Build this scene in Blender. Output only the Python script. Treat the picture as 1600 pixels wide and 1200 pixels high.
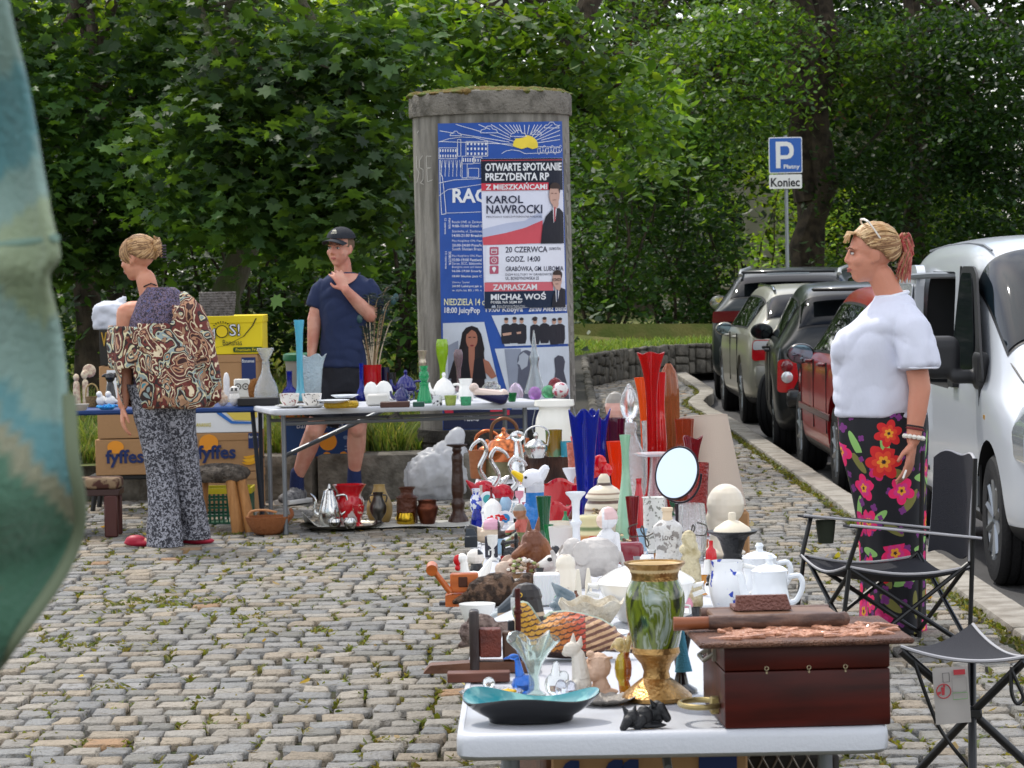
import bpy,bmesh,math,random
import numpy as np
from math import sin,cos,pi,radians,sqrt,atan2,atan,tan,hypot
from mathutils import Vector,Matrix,Euler,noise as mnoise
for _o in list(bpy.data.objects):
 bpy.data.objects.remove(_o)
SCN=bpy.context.scene
COLL=SCN.collection
random.seed(7)
RNG=np.random.default_rng(7)
#  camera, sky, sun, exposure
F=4700.0
HC=1.5
TH=atan((600-417)/F)
CT,ST=cos(TH),sin(TH)
ROLL=.019
CR_,SR_=cos(ROLL),sin(ROLL)
cd=bpy.data.cameras.new('camera')
cam=bpy.data.objects.new('camera',cd)
COLL.objects.link(cam)
cam.location=(0,0,HC)
cam.rotation_euler=(Euler((pi/2-TH,0,0)).to_matrix()@Matrix.Rotation(-ROLL,3,'Z')).to_euler()
cd.sensor_width=36
cd.lens=36*F/1600
cd.clip_start=0.1
cd.clip_end=3000
cd.dof.use_dof=True
cd.dof.focus_distance=9.0
cd.dof.aperture_fstop=25
SCN.camera=cam
SUN_EL,SUN_AZ=radians(56),radians(-32)
world=bpy.data.worlds.new('World')
SCN.world=world
world.use_nodes=True
_nt=world.node_tree
_bg=_nt.nodes['Background']
_sky=_nt.nodes.new('ShaderNodeTexSky')
_sky.sky_type='NISHITA'
_sky.sun_disc=False
_sky.sun_elevation=SUN_EL
_sky.sun_rotation=SUN_AZ
_sky.dust_density=1.5
_tc=_nt.nodes.new('ShaderNodeTexCoord')
_ns=_nt.nodes.new('ShaderNodeTexNoise')
_ns.inputs['Scale'].default_value=2.6
_ns.inputs['Detail'].default_value=6
_rp=_nt.nodes.new('ShaderNodeValToRGB')
_rp.color_ramp.elements[0].position=0.40
_rp.color_ramp.elements[1].position=0.60
_mx=_nt.nodes.new('ShaderNodeMixRGB')
_mx.inputs[2].default_value=(11,11,11.2,1)
_nt.links.new(_tc.outputs['Generated'],_ns.inputs['Vector'])
_nt.links.new(_ns.outputs['Fac'],_rp.inputs['Fac'])
_nt.links.new(_rp.outputs['Color'],_mx.inputs[0])
_nt.links.new(_sky.outputs['Color'],_mx.inputs[1])
_nt.links.new(_mx.outputs['Color'],_bg.inputs['Color'])
_bg.inputs['Strength'].default_value=0.15
sd=bpy.data.lights.new('sun','SUN')
sd.energy=2.2
sd.angle=radians(1.2)
sd.color=(1.0,0.95,0.87)
sun=bpy.data.objects.new('sun',sd)
COLL.objects.link(sun)
_sv=Vector((sin(SUN_AZ)*cos(SUN_EL),cos(SUN_AZ)*cos(SUN_EL),sin(SUN_EL)))
sun.rotation_euler=_sv.to_track_quat('Z','Y').to_euler()
SCN.view_settings.view_transform='Standard'
SCN.view_settings.look='None'
SCN.view_settings.exposure=0.27
SCN.view_settings.gamma=1
SCN.cycles.max_bounces=10
SCN.cycles.use_denoising=True
#  pixel <> place
def _dir(px,py):
 x,u=(px-800)*CR_+(600-py)*SR_,-(px-800)*SR_+(600-py)*CR_
 return Vector((x,F*CT+u*ST,-F*ST+u*CT))
def G(px,py,z=0.0):
 """where the sight line of a photo pixel meets the height z"""
 d=_dir(px,py)
 t=(z-HC)/d.z
 return Vector((d.x*t,d.y*t,z))
def D(px,py,y):
 d=_dir(px,py)
 t=y/d.y
 return Vector((d.x*t,y,HC+d.z*t))
def SCL(p):
 return F/(p.y*CT-(p.z-HC)*ST)
class MB:
 def __init__(s):
  s.v,s.f,s.m,s.cur=[],[],[],0
 def add(s,vs,fs,mt=None):
  o=len(s.v)
  s.v+=[tuple(p)for p in vs]
  s.f+=[tuple(i+o for i in f)for f in fs]
  s.m+=[s.cur if mt is None else mt]*len(fs)
  return s
 def xf(s,mat):
  s.v=[tuple(mat@Vector(p))for p in s.v]
  return s
 def join(s,o,mat=None,mt=None):
  vs=o.v if mat is None else[tuple(mat@Vector(p))for p in o.v]
  off=len(s.v)
  s.v+=vs
  s.f+=[tuple(i+off for i in f)for f in o.f]
  s.m+=o.m if mt is None else[mt]*len(o.f)
  return s
 def box(s,c,size,bev=0.0,rot=None,seg=1):
  bm=bmesh.new()
  bmesh.ops.create_cube(bm,size=1)
  for v in bm.verts:
   v.co=Vector((v.co.x*size[0],v.co.y*size[1],v.co.z*size[2]))
  if bev>0:
   bmesh.ops.bevel(bm,geom=bm.edges[:],offset=min(bev,min(size)*.45),segments=seg,affect='EDGES',profile=.5)
  M_=Matrix.Translation(c)@(rot.to_matrix().to_4x4()if rot else Matrix())
  vs=[M_@v.co for v in bm.verts]
  bm.verts.index_update()
  fs=[[v.index for v in f.verts]for f in bm.faces]
  bm.free()
  return s.add(vs,fs)
 def lathe(s,prof,n=24,c=(0,0,0),fn=None,close=True):
  vs,fs=[],[]
  k=len(prof)
  for r,h in prof:
   for j in range(n):
    a=2*pi*j/n
    rr,hh=(r,h)if fn is None else fn(r,h,a)
    vs.append((c[0]+rr*cos(a),c[1]+rr*sin(a),c[2]+hh))
  for i in range(k-1):
   for j in range(n):
    j2=(j+1)%n
    fs.append((i*n+j,i*n+j2,(i+1)*n+j2,(i+1)*n+j))
  if close:
   fs.append(tuple(reversed(range(n))))
   fs.append(tuple(range((k-1)*n,k*n)))
  return s.add(vs,fs)
 def tube(s,pts,rads,n=8,cap=True,closed=False,flat=1.0,up=None):
  pts=[Vector(p)for p in pts]
  if not hasattr(rads,'__len__'):
   rads=[rads]*len(pts)
  k=len(pts)
  rings=[]
  nrm=None
  for i,p in enumerate(pts):
   a=pts[(i-1)%k]if(closed or i>0)else p
   b=pts[(i+1)%k]if(closed or i<k-1)else p
   t=(b-a)
   t=t.normalized()if t.length>1e-9 else Vector((0,0,1))
   if nrm is None:
    nrm=Vector(up)if up else(Vector((0,0,1))if abs(t.z)<.9 else Vector((0,1,0)))
   nrm=nrm-t*nrm.dot(t)
   if nrm.length<1e-6:
    nrm=t.orthogonal()
   nrm.normalize()
   bn=t.cross(nrm)
   r=rads[i]
   rings.append([p+nrm*(r*flat*cos(2*pi*j/n))+bn*(r*sin(2*pi*j/n))for j in range(n)])
  return s.loft(rings,cap=cap and not closed,closed=closed)
 def loft(s,rings,cap=True,closed=False):
  n=len(rings[0])
  k=len(rings)
  vs=[p for r in rings for p in r]
  fs=[]
  for i in range(k if closed else k-1):
   i2=(i+1)%k
   for j in range(n):
    j2=(j+1)%n
    fs.append((i*n+j,i*n+j2,i2*n+j2,i2*n+j))
  if cap:
   fs.append(tuple(reversed(range(n))))
   fs.append(tuple(range((k-1)*n,k*n)))
  return s.add(vs,fs)
 def ell(s,c,r,n=12,rot=None):
  if not hasattr(r,'__len__'):
   r=(r,r,r)
  vs,fs=[],[]
  m=max(4,n//2)
  R_=rot.to_matrix()if rot else Matrix.Identity(3)
  C_=Vector(c)
  for i in range(1,m):
   th=pi*i/m
   for j in range(n):
    a=2*pi*j/n
    vs.append(C_+R_@Vector((r[0]*sin(th)*cos(a),r[1]*sin(th)*sin(a),-r[2]*cos(th))))
  vs.append(C_+R_@Vector((0,0,-r[2])))
  vs.append(C_+R_@Vector((0,0,r[2])))
  b,t=len(vs)-2,len(vs)-1
  for i in range(m-2):
   for j in range(n):
    j2=(j+1)%n
    fs.append((i*n+j,i*n+j2,(i+1)*n+j2,(i+1)*n+j))
  for j in range(n):
   j2=(j+1)%n
   fs.append((b,j2,j))
   fs.append((t,(m-2)*n+j,(m-2)*n+j2))
  return s.add(vs,fs)
 def cap(s,p,q,r0,r1=None,n=10):
  r1=r0 if r1 is None else r1
  p,q=Vector(p),Vector(q)
  s.tube([p,p.lerp(q,.33),p.lerp(q,.66),q],[r0,r0+(r1-r0)*.33,r0+(r1-r0)*.66,r1],n=n)
  s.ell(p,r0*.995,n=n)
  return s.ell(q,r1*.995,n=n)
 def prism(s,poly,y0,y1):
  """polygon in x,z pushed from y0 to y1"""
  n=len(poly)
  a=sum(poly[i][0]*poly[(i+1)%n][1]-poly[(i+1)%n][0]*poly[i][1]for i in range(n))
  if a<0:
   poly=poly[::-1]
  vs=[(x,y0,z)for x,z in poly]+[(x,y1,z)for x,z in poly]
  fs=[tuple(range(n)),tuple(reversed(range(n,2*n)))]
  fs+=[(i,i+n,(i+1)%n+n,(i+1)%n)for i in range(n)]
  return s.add(vs,fs)
 def grid(s,fn,nu,nv):
  vs=[fn(i/nu,j/nv)for j in range(nv+1)for i in range(nu+1)]
  w=nu+1
  fs=[(j*w+i,j*w+i+1,(j+1)*w+i+1,(j+1)*w+i)for j in range(nv)for i in range(nu)]
  return s.add(vs,fs)
 def sheet(s,fn,nu,nv,t):
  """grid with thickness t, pushed along the grid's own normals"""
  P=[[Vector(fn(i/nu,j/nv))for i in range(nu+1)]for j in range(nv+1)]
  w=nu+1
  vs=[p for r in P for p in r]
  N=[]
  for j in range(nv+1):
   for i in range(nu+1):
    du=P[j][min(i+1,nu)]-P[j][max(i-1,0)]
    dv=P[min(j+1,nv)][i]-P[max(j-1,0)][i]
    q=du.cross(dv)
    N.append(q.normalized()if q.length>1e-12 else Vector((0,0,1)))
  o=len(vs)
  vs2=vs+[p-q*t for p,q in zip(vs,N)]
  fs=[]
  for j in range(nv):
   for i in range(nu):
    a=(j*w+i,j*w+i+1,(j+1)*w+i+1,(j+1)*w+i)
    fs.append(a)
    fs.append(tuple(x+o for x in reversed(a)))
  for i in range(nu):
   fs.append((i+1,i,i+o,i+1+o))
   b=nv*w
   fs.append((b+i,b+i+1,b+i+1+o,b+i+o))
  for j in range(nv):
   fs.append((j*w,(j+1)*w,(j+1)*w+o,j*w+o))
   b=nu
   fs.append(((j+1)*w+b,j*w+b,j*w+b+o,(j+1)*w+b+o))
  return s.add(vs2,fs)
 def torus(s,c,R_,r,n=28,k=8,axis='z',arc=(0,2*pi),sq=1.0):
  full=abs(arc[1]-arc[0]-2*pi)<1e-6
  pts=[]
  m=n if full else n+1
  for i in range(m):
   a=arc[0]+(arc[1]-arc[0])*i/n
   x,y=R_*cos(a),R_*sin(a)*sq
   pts.append(Vector(c)+(Vector((x,y,0))if axis=='z' else Vector((x,0,y))if axis=='y' else Vector((0,x,y))))
  upv={'z':(0,0,1),'y':(0,1,0),'x':(1,0,0)}[axis]
  return s.tube(pts,r,n=k,closed=full,up=upv)
def hollow(prof,t,floor=None):
 """outer profile (bottom to top) -> closed wall of thickness t"""
 f=prof[0][1]+t if floor is None else floor
 inner=[(max(r-t,.0004),max(h,f))for r,h in reversed(prof)]
 inner[0]=(max(prof[-1][0]-t,.0004),prof[-1][1])
 return list(prof)+inner+[(.0004,f)]
def rounded(poly,r,k=4):
 out=[]
 n=len(poly)
 for i in range(n):
  p,a,b=Vector(poly[i]),Vector(poly[i-1]),Vector(poly[(i+1)%n])
  da,db=(a-p),(b-p)
  rr=min(r,da.length*.45,db.length*.45)
  s,e=p+da.normalized()*rr,p+db.normalized()*rr
  for q in range(k+1):
   t=q/k
   out.append(tuple(s*(1-t)**2+p*2*t*(1-t)+e*t*t))
 return out
def raw_mesh(name,v,f,m=None):
 me=bpy.data.meshes.new(name)
 me.from_pydata(v,[],f)
 if m is not None and any(m):
  me.polygons.foreach_set('material_index',m)
 return me
def fuse(mb,voxel,smooth=4,deci=0):
 """melt overlapping shapes into one continuous skin"""
 me=raw_mesh('tmp',mb.v,mb.f)
 bm=bmesh.new()
 bm.from_mesh(me)
 bmesh.ops.recalc_face_normals(bm,faces=bm.faces[:])
 bm.to_mesh(me)
 bm.free()
 o=bpy.data.objects.new('tmp',me)
 COLL.objects.link(o)
 r=o.modifiers.new('r','REMESH')
 r.mode='VOXEL'
 r.voxel_size=voxel
 if smooth:
  q=o.modifiers.new('s','SMOOTH')
  q.iterations=smooth
  q.factor=.5
 if deci:
  q=o.modifiers.new('d','DECIMATE')
  q.ratio=deci
 ev=o.evaluated_get(bpy.context.evaluated_depsgraph_get())
 e=ev.to_mesh()
 out=MB()
 n=len(e.vertices)
 co=np.empty(n*3,np.float32)
 e.vertices.foreach_get('co',co)
 out.v=[tuple(p)for p in co.reshape(-1,3).tolist()]
 out.f=[tuple(p.vertices)for p in e.polygons]
 out.m=[0]*len(out.f)
 ev.to_mesh_clear()
 bpy.data.objects.remove(o)
 bpy.data.meshes.remove(me)
 return out
def build(name,mb,mat,parent=None,loc=(0,0,0),rz=0.0,sharp=40,col=None,rot=None,flatshade=False):
 me=raw_mesh(name,mb.v,mb.f,mb.m)
 for m_ in(mat if isinstance(mat,(list,tuple))else[mat]):
  me.materials.append(m_)
 if not flatshade:
  me.polygons.foreach_set('use_smooth',[True]*len(me.polygons))
  if sharp and sharp<180:
   me.set_sharp_from_angle(angle=radians(sharp))
 if col is not None:
  P=np.array(mb.v,dtype=np.float64)
  c_=np.ones((len(P),4),np.float32)
  c_[:,:3]=col(P)
  at=me.color_attributes.new('Col','FLOAT_COLOR','POINT')
  at.data.foreach_set('color',c_.ravel())
 o=bpy.data.objects.new(name,me)
 COLL.objects.link(o)
 o.location=loc
 o.rotation_euler=rot if rot is not None else(0,0,rz)
 if parent is not None:
  o.parent=parent
 return o
def tag(o,label=None,cat=None,group=None,kind=None):
 if label:
  o['label']=label
 if cat:
  o['category']=cat
 if group:
  o['group']=group
 if kind:
  o['kind']=kind
 return o
def thing(name,label,cat,loc=(0,0,0),rz=0.0,group=None,rot=None):
 o=bpy.data.objects.new(name,None)
 o.empty_display_size=.05
 COLL.objects.link(o)
 o.location=loc
 o.rotation_euler=rot if rot is not None else(0,0,rz)
 return tag(o,label,cat,group)
def solo(name,label,cat,mb,mat,loc=(0,0,0),rz=0.0,group=None,**k):
 return tag(build(name,mb,mat,None,loc,rz,**k),label,cat,group)
def struct(name,mb,mat,**k):
 return tag(build(name,mb,mat,**k),kind='structure')
def stuff(o):
 return tag(o,kind='stuff')
def c(h):
 h=h.lstrip('#')
 r=[int(h[i:i+2],16)/255 for i in(0,2,4)]
 return tuple(x/12.92 if x<=.04045 else((x+.055)/1.055)**2.4 for x in r)
_MC={}
def M(col=(.5,.5,.5),rough=.5,metal=0.0,trans=0.0,ior=1.45,bump=None,var=None,attr=False,coat=0.0,sss=0.0,sheen=0.0,spec=.5,alpha=1.0,tl=0.0):
 if isinstance(col,str):
  col=c(col)
 key=repr((col,rough,metal,trans,ior,bump,var,attr,coat,sss,sheen,spec,alpha,tl))
 if key in _MC:
  return _MC[key]
 m=bpy.data.materials.new('surface')
 m.use_nodes=True
 nt=m.node_tree
 b=nt.nodes['Principled BSDF']
 L=nt.links.new
 I=b.inputs
 I['Base Color'].default_value=(*col,1)
 I['Roughness'].default_value=rough
 I['Metallic'].default_value=metal
 I['Transmission Weight'].default_value=trans
 I['IOR'].default_value=ior
 I['Coat Weight'].default_value=coat
 I['Coat Roughness'].default_value=.05
 I['Specular IOR Level'].default_value=spec
 I['Sheen Weight'].default_value=sheen
 I['Alpha'].default_value=alpha
 if sss:
  I['Subsurface Weight'].default_value=sss
  I['Subsurface Radius'].default_value=(.02,.008,.004)
  I['Subsurface Scale'].default_value=.5
 tcn=None
 if bump or var:
  tcn=nt.nodes.new('ShaderNodeTexCoord')
 src=None
 if attr:
  a=nt.nodes.new('ShaderNodeAttribute')
  a.attribute_name='Col'
  src=a.outputs['Color']
 if var:
  sc_,c2=var[0],var[1]
  if isinstance(c2,str):
   c2=c(c2)
  lo,hi=(var[2],var[3])if len(var)>3 else(.4,.65)
  str_=var[4]if len(var)>4 else(1,1,1)
  n=nt.nodes.new('ShaderNodeTexNoise')
  n.inputs['Scale'].default_value=sc_
  n.inputs['Detail'].default_value=6
  mp=nt.nodes.new('ShaderNodeMapping')
  mp.inputs['Scale'].default_value=str_
  L(tcn.outputs['Object'],mp.inputs['Vector'])
  L(mp.outputs['Vector'],n.inputs['Vector'])
  r=nt.nodes.new('ShaderNodeMapRange')
  r.inputs['From Min'].default_value=lo
  r.inputs['From Max'].default_value=hi
  L(n.outputs['Fac'],r.inputs['Value'])
  x=nt.nodes.new('ShaderNodeMixRGB')
  L(r.outputs['Result'],x.inputs[0])
  if src:
   L(src,x.inputs[1])
  else:
   x.inputs[1].default_value=(*col,1)
  x.inputs[2].default_value=(*c2,1)
  src=x.outputs['Color']
 if src:
  L(src,I['Base Color'])
 if bump:
  n=nt.nodes.new('ShaderNodeTexNoise')
  n.inputs['Scale'].default_value=bump[0]
  n.inputs['Detail'].default_value=5
  mp=nt.nodes.new('ShaderNodeMapping')
  mp.inputs['Scale'].default_value=bump[2]if len(bump)>2 else(1,1,1)
  L(tcn.outputs['Object'],mp.inputs['Vector'])
  L(mp.outputs['Vector'],n.inputs['Vector'])
  u=nt.nodes.new('ShaderNodeBump')
  u.inputs['Strength'].default_value=bump[1]
  u.inputs['Distance'].default_value=.02
  L(n.outputs['Fac'],u.inputs['Height'])
  L(u.outputs['Normal'],I['Normal'])
 if tl:
  t=nt.nodes.new('ShaderNodeBsdfTranslucent')
  if src:
   L(src,t.inputs['Color'])
  else:
   t.inputs['Color'].default_value=(*col,1)
  x=nt.nodes.new('ShaderNodeMixShader')
  x.inputs[0].default_value=tl
  L(b.outputs[0],x.inputs[1])
  L(t.outputs[0],x.inputs[2])
  L(x.outputs[0],nt.nodes['Material Output'].inputs['Surface'])
 _MC[key]=m
 return m
def glass(col,tr=.75,rough=.04):
 return M(col,rough,trans=tr,ior=1.46)
def china(col='#f2f0ea',rough=.18,**k):
 return M(col,rough,coat=.4,**k)
def cpal(n,*cs):
 """n colours picked from a palette"""
 return[c(random.choice(cs))for _ in range(n)]
_TX={}
def text2d(s,bold=0.0,mono=False):
 k=(s,bold)
 if k not in _TX:
  cu=bpy.data.curves.new('t','FONT')
  cu.body=s
  cu.offset=bold
  cu.resolution_u=2
  o=bpy.data.objects.new('t',cu)
  COLL.objects.link(o)
  ev=o.evaluated_get(bpy.context.evaluated_depsgraph_get())
  me=ev.to_mesh()
  v=np.array([q.co[:2]for q in me.vertices])
  f=[tuple(p.vertices)for p in me.polygons]
  ev.to_mesh_clear()
  bpy.data.objects.remove(o)
  bpy.data.curves.remove(cu)
  lo,hi=v.min(0),v.max(0)
  _TX[k]=((v-lo)/(hi-lo),f,(hi-lo))
 return _TX[k]
def text_on(mb,s,x0,y0,w,h,fn,bold=0.0,slant=0.0):
 """lettering filling the box x0..x0+w, y0..y0+h, sent to 3D by fn(x, y)"""
 v,f,_=text2d(s,bold)
 mb.add([fn(x0+p[0]*w+slant*p[1]*h,y0+p[1]*h)for p in v],f)
 return mb
def leaf_mat(tl_col,tr=.45):
 m=bpy.data.materials.new('foliage')
 m.use_nodes=True
 nt=m.node_tree
 L=nt.links.new
 b=nt.nodes['Principled BSDF']
 a=nt.nodes.new('ShaderNodeAttribute')
 a.attribute_name='Col'
 L(a.outputs['Color'],b.inputs['Base Color'])
 b.inputs['Roughness'].default_value=.5
 b.inputs['Specular IOR Level'].default_value=.35
 x=nt.nodes.new('ShaderNodeMixRGB')
 x.blend_type='MULTIPLY'
 x.inputs[0].default_value=1
 x.inputs[2].default_value=(*tl_col,1)
 L(a.outputs['Color'],x.inputs[1])
 t=nt.nodes.new('ShaderNodeBsdfTranslucent')
 L(x.outputs['Color'],t.inputs['Color'])
 ms=nt.nodes.new('ShaderNodeMixShader')
 ms.inputs[0].default_value=tr
 L(b.outputs[0],ms.inputs[1])
 L(t.outputs[0],ms.inputs[2])
 L(ms.outputs[0],nt.nodes['Material Output'].inputs['Surface'])
 return m
LEAF=leaf_mat((2.9,2.5,.55),.36)
GRASSM=leaf_mat((1.6,1.4,.8),.35)
def np_obj(name,V,polys_n,idx,cols,mat,parent=None):
 """V (n,3); every polygon has polys_n corners; idx flat"""
 me=bpy.data.meshes.new(name)
 n,k=len(V),len(idx)//polys_n
 me.vertices.add(n)
 me.vertices.foreach_set('co',np.asarray(V,np.float32).ravel())
 me.loops.add(len(idx))
 me.loops.foreach_set('vertex_index',np.asarray(idx,np.int32))
 me.polygons.add(k)
 me.polygons.foreach_set('loop_start',np.arange(0,k*polys_n,polys_n,dtype=np.int32))
 me.update(calc_edges=True)
 if cols is not None:
  c4=np.ones((n,4),np.float32)
  c4[:,:3]=cols
  at=me.color_attributes.new('Col','FLOAT_COLOR','POINT')
  at.data.foreach_set('color',c4.ravel())
 me.materials.append(mat)
 o=bpy.data.objects.new(name,me)
 COLL.objects.link(o)
 if parent is not None:
  o.parent=parent
 return o
ASPH=M((.075,.073,.072),.85,bump=(60,.35),var=(1.2,(.045,.044,.045)))
GRAN=M('#8d8880',.8,bump=(45,.6),var=(9,'#6a655c'))
GRAN2=M('#a19b90',.8,bump=(60,.5),var=(7,'#7d766a'))
SOIL=M('#4c4433',.95,bump=(40,.5),var=(5,'#3a4425'))
mb=MB()
mb.add([(-400,-200,-.13),(400,-200,-.13),(400,900,-.13),(-400,900,-.13)],[(0,1,2,3)])
struct('ground',mb,SOIL)
mb=MB()
mb.add([(1.9,-30,-.122),(14,-30,-.122),(14,46,-.122),(1.9,46,-.122)],[(0,1,2,3)])
struct('road',mb,ASPH)
mb=MB()
mb.box((-6.03,12,-.09),(16,42,.132))
mb.box((-2.05,43,-.091),(7.9,20,.131))
struct('paving_bed',mb,M('#37301f',.95,bump=(80,.6),var=(6,'#3a4420',.5,.62)))
KERB=[(2.08,2),(2.06,19),(2.03,28),(1.97,31),(1.96,32.2),(2.04,33.2),(2.2,34.1),(2.3,35.5),(2.3,54)]
def kerb_x(y):
 for(x0,y0),(x1,y1)in zip(KERB,KERB[1:]):
  if y<=y1:
   return x0+(x1-x0)*(y-y0)/(y1-y0)
 return KERB[-1][0]
QUADS=[]
def setts():
 """every stone a domed irregular block in crosswise courses"""
 quads=[]
 y=7.6
 rows=0
 while y<46:
  dp=random.uniform(.14,.185)
  xl=-.19*y-.6
  xr=kerb_x(y+.1)-.14
  x=xl+random.uniform(0,.2)
  while x<xr-.05:
   w=random.choice((random.uniform(.085,.115),random.uniform(.10,.14),random.uniform(.12,.165)))
   w=min(w,xr-x)
   if w>.05:
    quads.append((x,y,w,dp))
   x+=w
  y+=dp
  rows+=1
 Q=np.array(quads)
 QUADS.append(Q)
 n=len(Q)
 r=np.random.default_rng(3)
 nu=nv=6
 t=np.array([0,.02,.2,.8,.98,1.0])
 hgt=np.array([-.05,-.0007,.0004,.0004,-.0007,-.05])
 U,Vv=np.meshgrid(t,t)
 edge=np.minimum(hgt[None,:],hgt[:,None])
 gap=r.uniform(.002,.013,(n,4))
 jit=r.normal(0,.006,(n,4,2))
 wob=0.022*np.sin(Q[:,0]*1.7+Q[:,1]*.6)+.015*np.sin(Q[:,0]*4.1+2*Q[:,1])
 x0,x1=Q[:,0]+gap[:,0],Q[:,0]+Q[:,2]-gap[:,1]
 y0,y1=Q[:,1]+gap[:,2]*1.1+.004,Q[:,1]+Q[:,3]-gap[:,3]*1.1-.004
 C=np.stack([np.stack([x0,y0],1),np.stack([x1,y0],1),np.stack([x1,y1],1),np.stack([x0,y1],1)],1)+jit
 C[:,:,1]+=wob[:,None]
 u,v=U[None,:,:,None],Vv[None,:,:,None]
 P=(C[:,None,None,0]*(1-u)*(1-v)+C[:,None,None,1]*u*(1-v)+C[:,None,None,2]*u*v+C[:,None,None,3]*(1-u)*v)
 cen=C.mean(1)[:,None,None,:]
 cr=((np.abs(U-.5)*2)*(np.abs(Vv-.5)*2))**6
 P=cen+(P-cen)*(1-.05*cr[None,:,:,None])
 P[...,:]+=r.normal(0,.0042,P.shape)
 tilt=r.normal(0,.006,(n,2))
 z=edge[None]+r.normal(0,.0017,(n,1,1))+(U[None]-.5)*tilt[:,:1,None]*.35+(Vv[None]-.5)*tilt[:,1:,None]*.35+r.normal(0,.0009,(n,nu,nv))
 V3=np.concatenate([P,z[...,None]],-1).reshape(-1,3)
 base=np.arange(n)[:,None,None,None]*36
 ii=np.arange(5)
 a=(ii[:,None]*6+ii[None,:])
 f=np.stack([a,a+1,a+7,a+6],-1)[None]+base
 pal=np.array([c('#98938a'),c('#908e8a'),c('#a0988b'),c('#86847d'),c('#a09380'),c('#888886'),c('#9b8f7e'),c('#959390'),c('#a1805f')])
 pk=r.choice(9,n,p=[.2,.18,.16,.12,.1,.09,.07,.07,.01])
 col=pal[pk]*r.uniform(.78,1.1,(n,1))
 return np_obj('stone_paving',V3,4,f.ravel(),np.repeat(col,36,0),M(rough=.8,attr=True,bump=(75,1.0),var=(26,'#5f5848',.52,.78)))
o=setts()
o.data.polygons.foreach_set('use_smooth',[True]*len(o.data.polygons))
tag(o,kind='structure')
mb=MB()
y=2.0
while y<53:
 L_=random.uniform(.9,1.1)
 x0,x1=kerb_x(y),kerb_x(y+L_)
 a=atan2(x1-x0,L_)
 mb.box(((x0+x1)/2+.0+random.uniform(-.004,.004),y+L_/2,-.05+random.uniform(-.003,.004)),(.17,L_-.012,.14),bev=.016,rot=Euler((0,0,-a)),seg=2)
 y+=L_
struct('kerb',mb,GRAN2)
def blades(name,xyz,h,lean,cols,mat,w=.006,parent=None):
 n=len(xyz)
 r=np.random.default_rng(len(xyz))
 a=r.uniform(0,2*pi,n)
 dx,dy=np.cos(a),np.sin(a)
 hh=h*r.uniform(.5,1.2,n)
 ww=w*r.uniform(.6,1.4,n)
 ln=lean*r.uniform(.2,1.3,n)*hh
 b=r.uniform(0,2*pi,n)
 lx,ly=np.cos(b)*ln,np.sin(b)*ln
 p0=xyz+np.stack([-dx*ww,-dy*ww,0*ww],1)
 p1=xyz+np.stack([dx*ww,dy*ww,0*ww],1)
 m0=xyz+np.stack([-dx*ww*.8+lx*.4,-dy*ww*.8+ly*.4,hh*.6],1)
 m1=xyz+np.stack([dx*ww*.8+lx*.4,dy*ww*.8+ly*.4,hh*.6],1)
 tp=xyz+np.stack([lx,ly,hh],1)
 V3=np.stack([p0,p1,m1,m0,tp],1).reshape(-1,3)
 k=np.arange(n)[:,None]*5
 tri=np.concatenate([k+0,k+1,k+2,k+0,k+2,k+3,k+3,k+2,k+4],1)
 return np_obj(name,V3,3,tri.ravel(),np.repeat(cols,5,0),mat,parent)
def mixcol(r,n,*hs):
 pal=np.array([c(h)for h in hs])
 a,b=r.integers(0,len(hs),n),r.integers(0,len(hs),n)
 t=r.uniform(0,1,(n,1))
 return(pal[a]*t+pal[b]*(1-t))*r.uniform(.55,1.05,(n,1))
def weeds():
 r=np.random.default_rng(11)
 pts=[]
 Q=QUADS[0]
 pick=r.random(len(Q))<.5*(.35+.65*(np.sin(Q[:,0]*1.9+1)*np.sin(Q[:,1]*.8)>-.1))
 for x,y,w,dp in Q[pick&(Q[:,1]<24)]:
  k=int(r.integers(6,22))
  pts.append(np.stack([x+w+r.normal(0,.007,k),y+dp*r.uniform(-.05,1.05,k),np.full(k,-.016)],1))
 for _ in range(420):
  y=8.6+21*r.random()**1.5
  x=r.uniform(-.18*y-.3,kerb_x(y)-.2)
  big=r.random()
  k=int(5+16*big**3)
  sp=.015+.05*big**3
  q=np.stack([x+r.normal(0,sp*1.4,k),y+r.normal(0,sp*.7,k),np.full(k,-.014)],1)
  pts.append(q)
 for _ in range(420):
  y=r.uniform(9,37)
  k=r.integers(3,14)
  pts.append(np.stack([kerb_x(y)-.11+r.normal(0,.022,k),y+r.normal(0,.06,k),np.full(k,-.012)],1))
 for(px,py)in((215,940),(185,945),(262,935),(275,945),(200,955),(400,965),(345,940),(500,985),(240,938),(400,850),(355,835),(312,870),(1490,940),(1560,1060),(1590,1065),(130,1010),(90,1000),(170,1075),(480,845),(540,852)):
  p=G(px,py)
  k=46
  pts.append(np.stack([p.x+r.normal(0,.05,k),p.y+r.normal(0,.06,k),np.full(k,-.01)],1))
 P=np.concatenate(pts)
 stuff(blades('joint_weeds',P,.022,1.6,mixcol(r,len(P),'#7c8a34','#66702b','#948f46','#7b703a','#4f6022'),GRASSM,w=.0095))
weeds()
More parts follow.
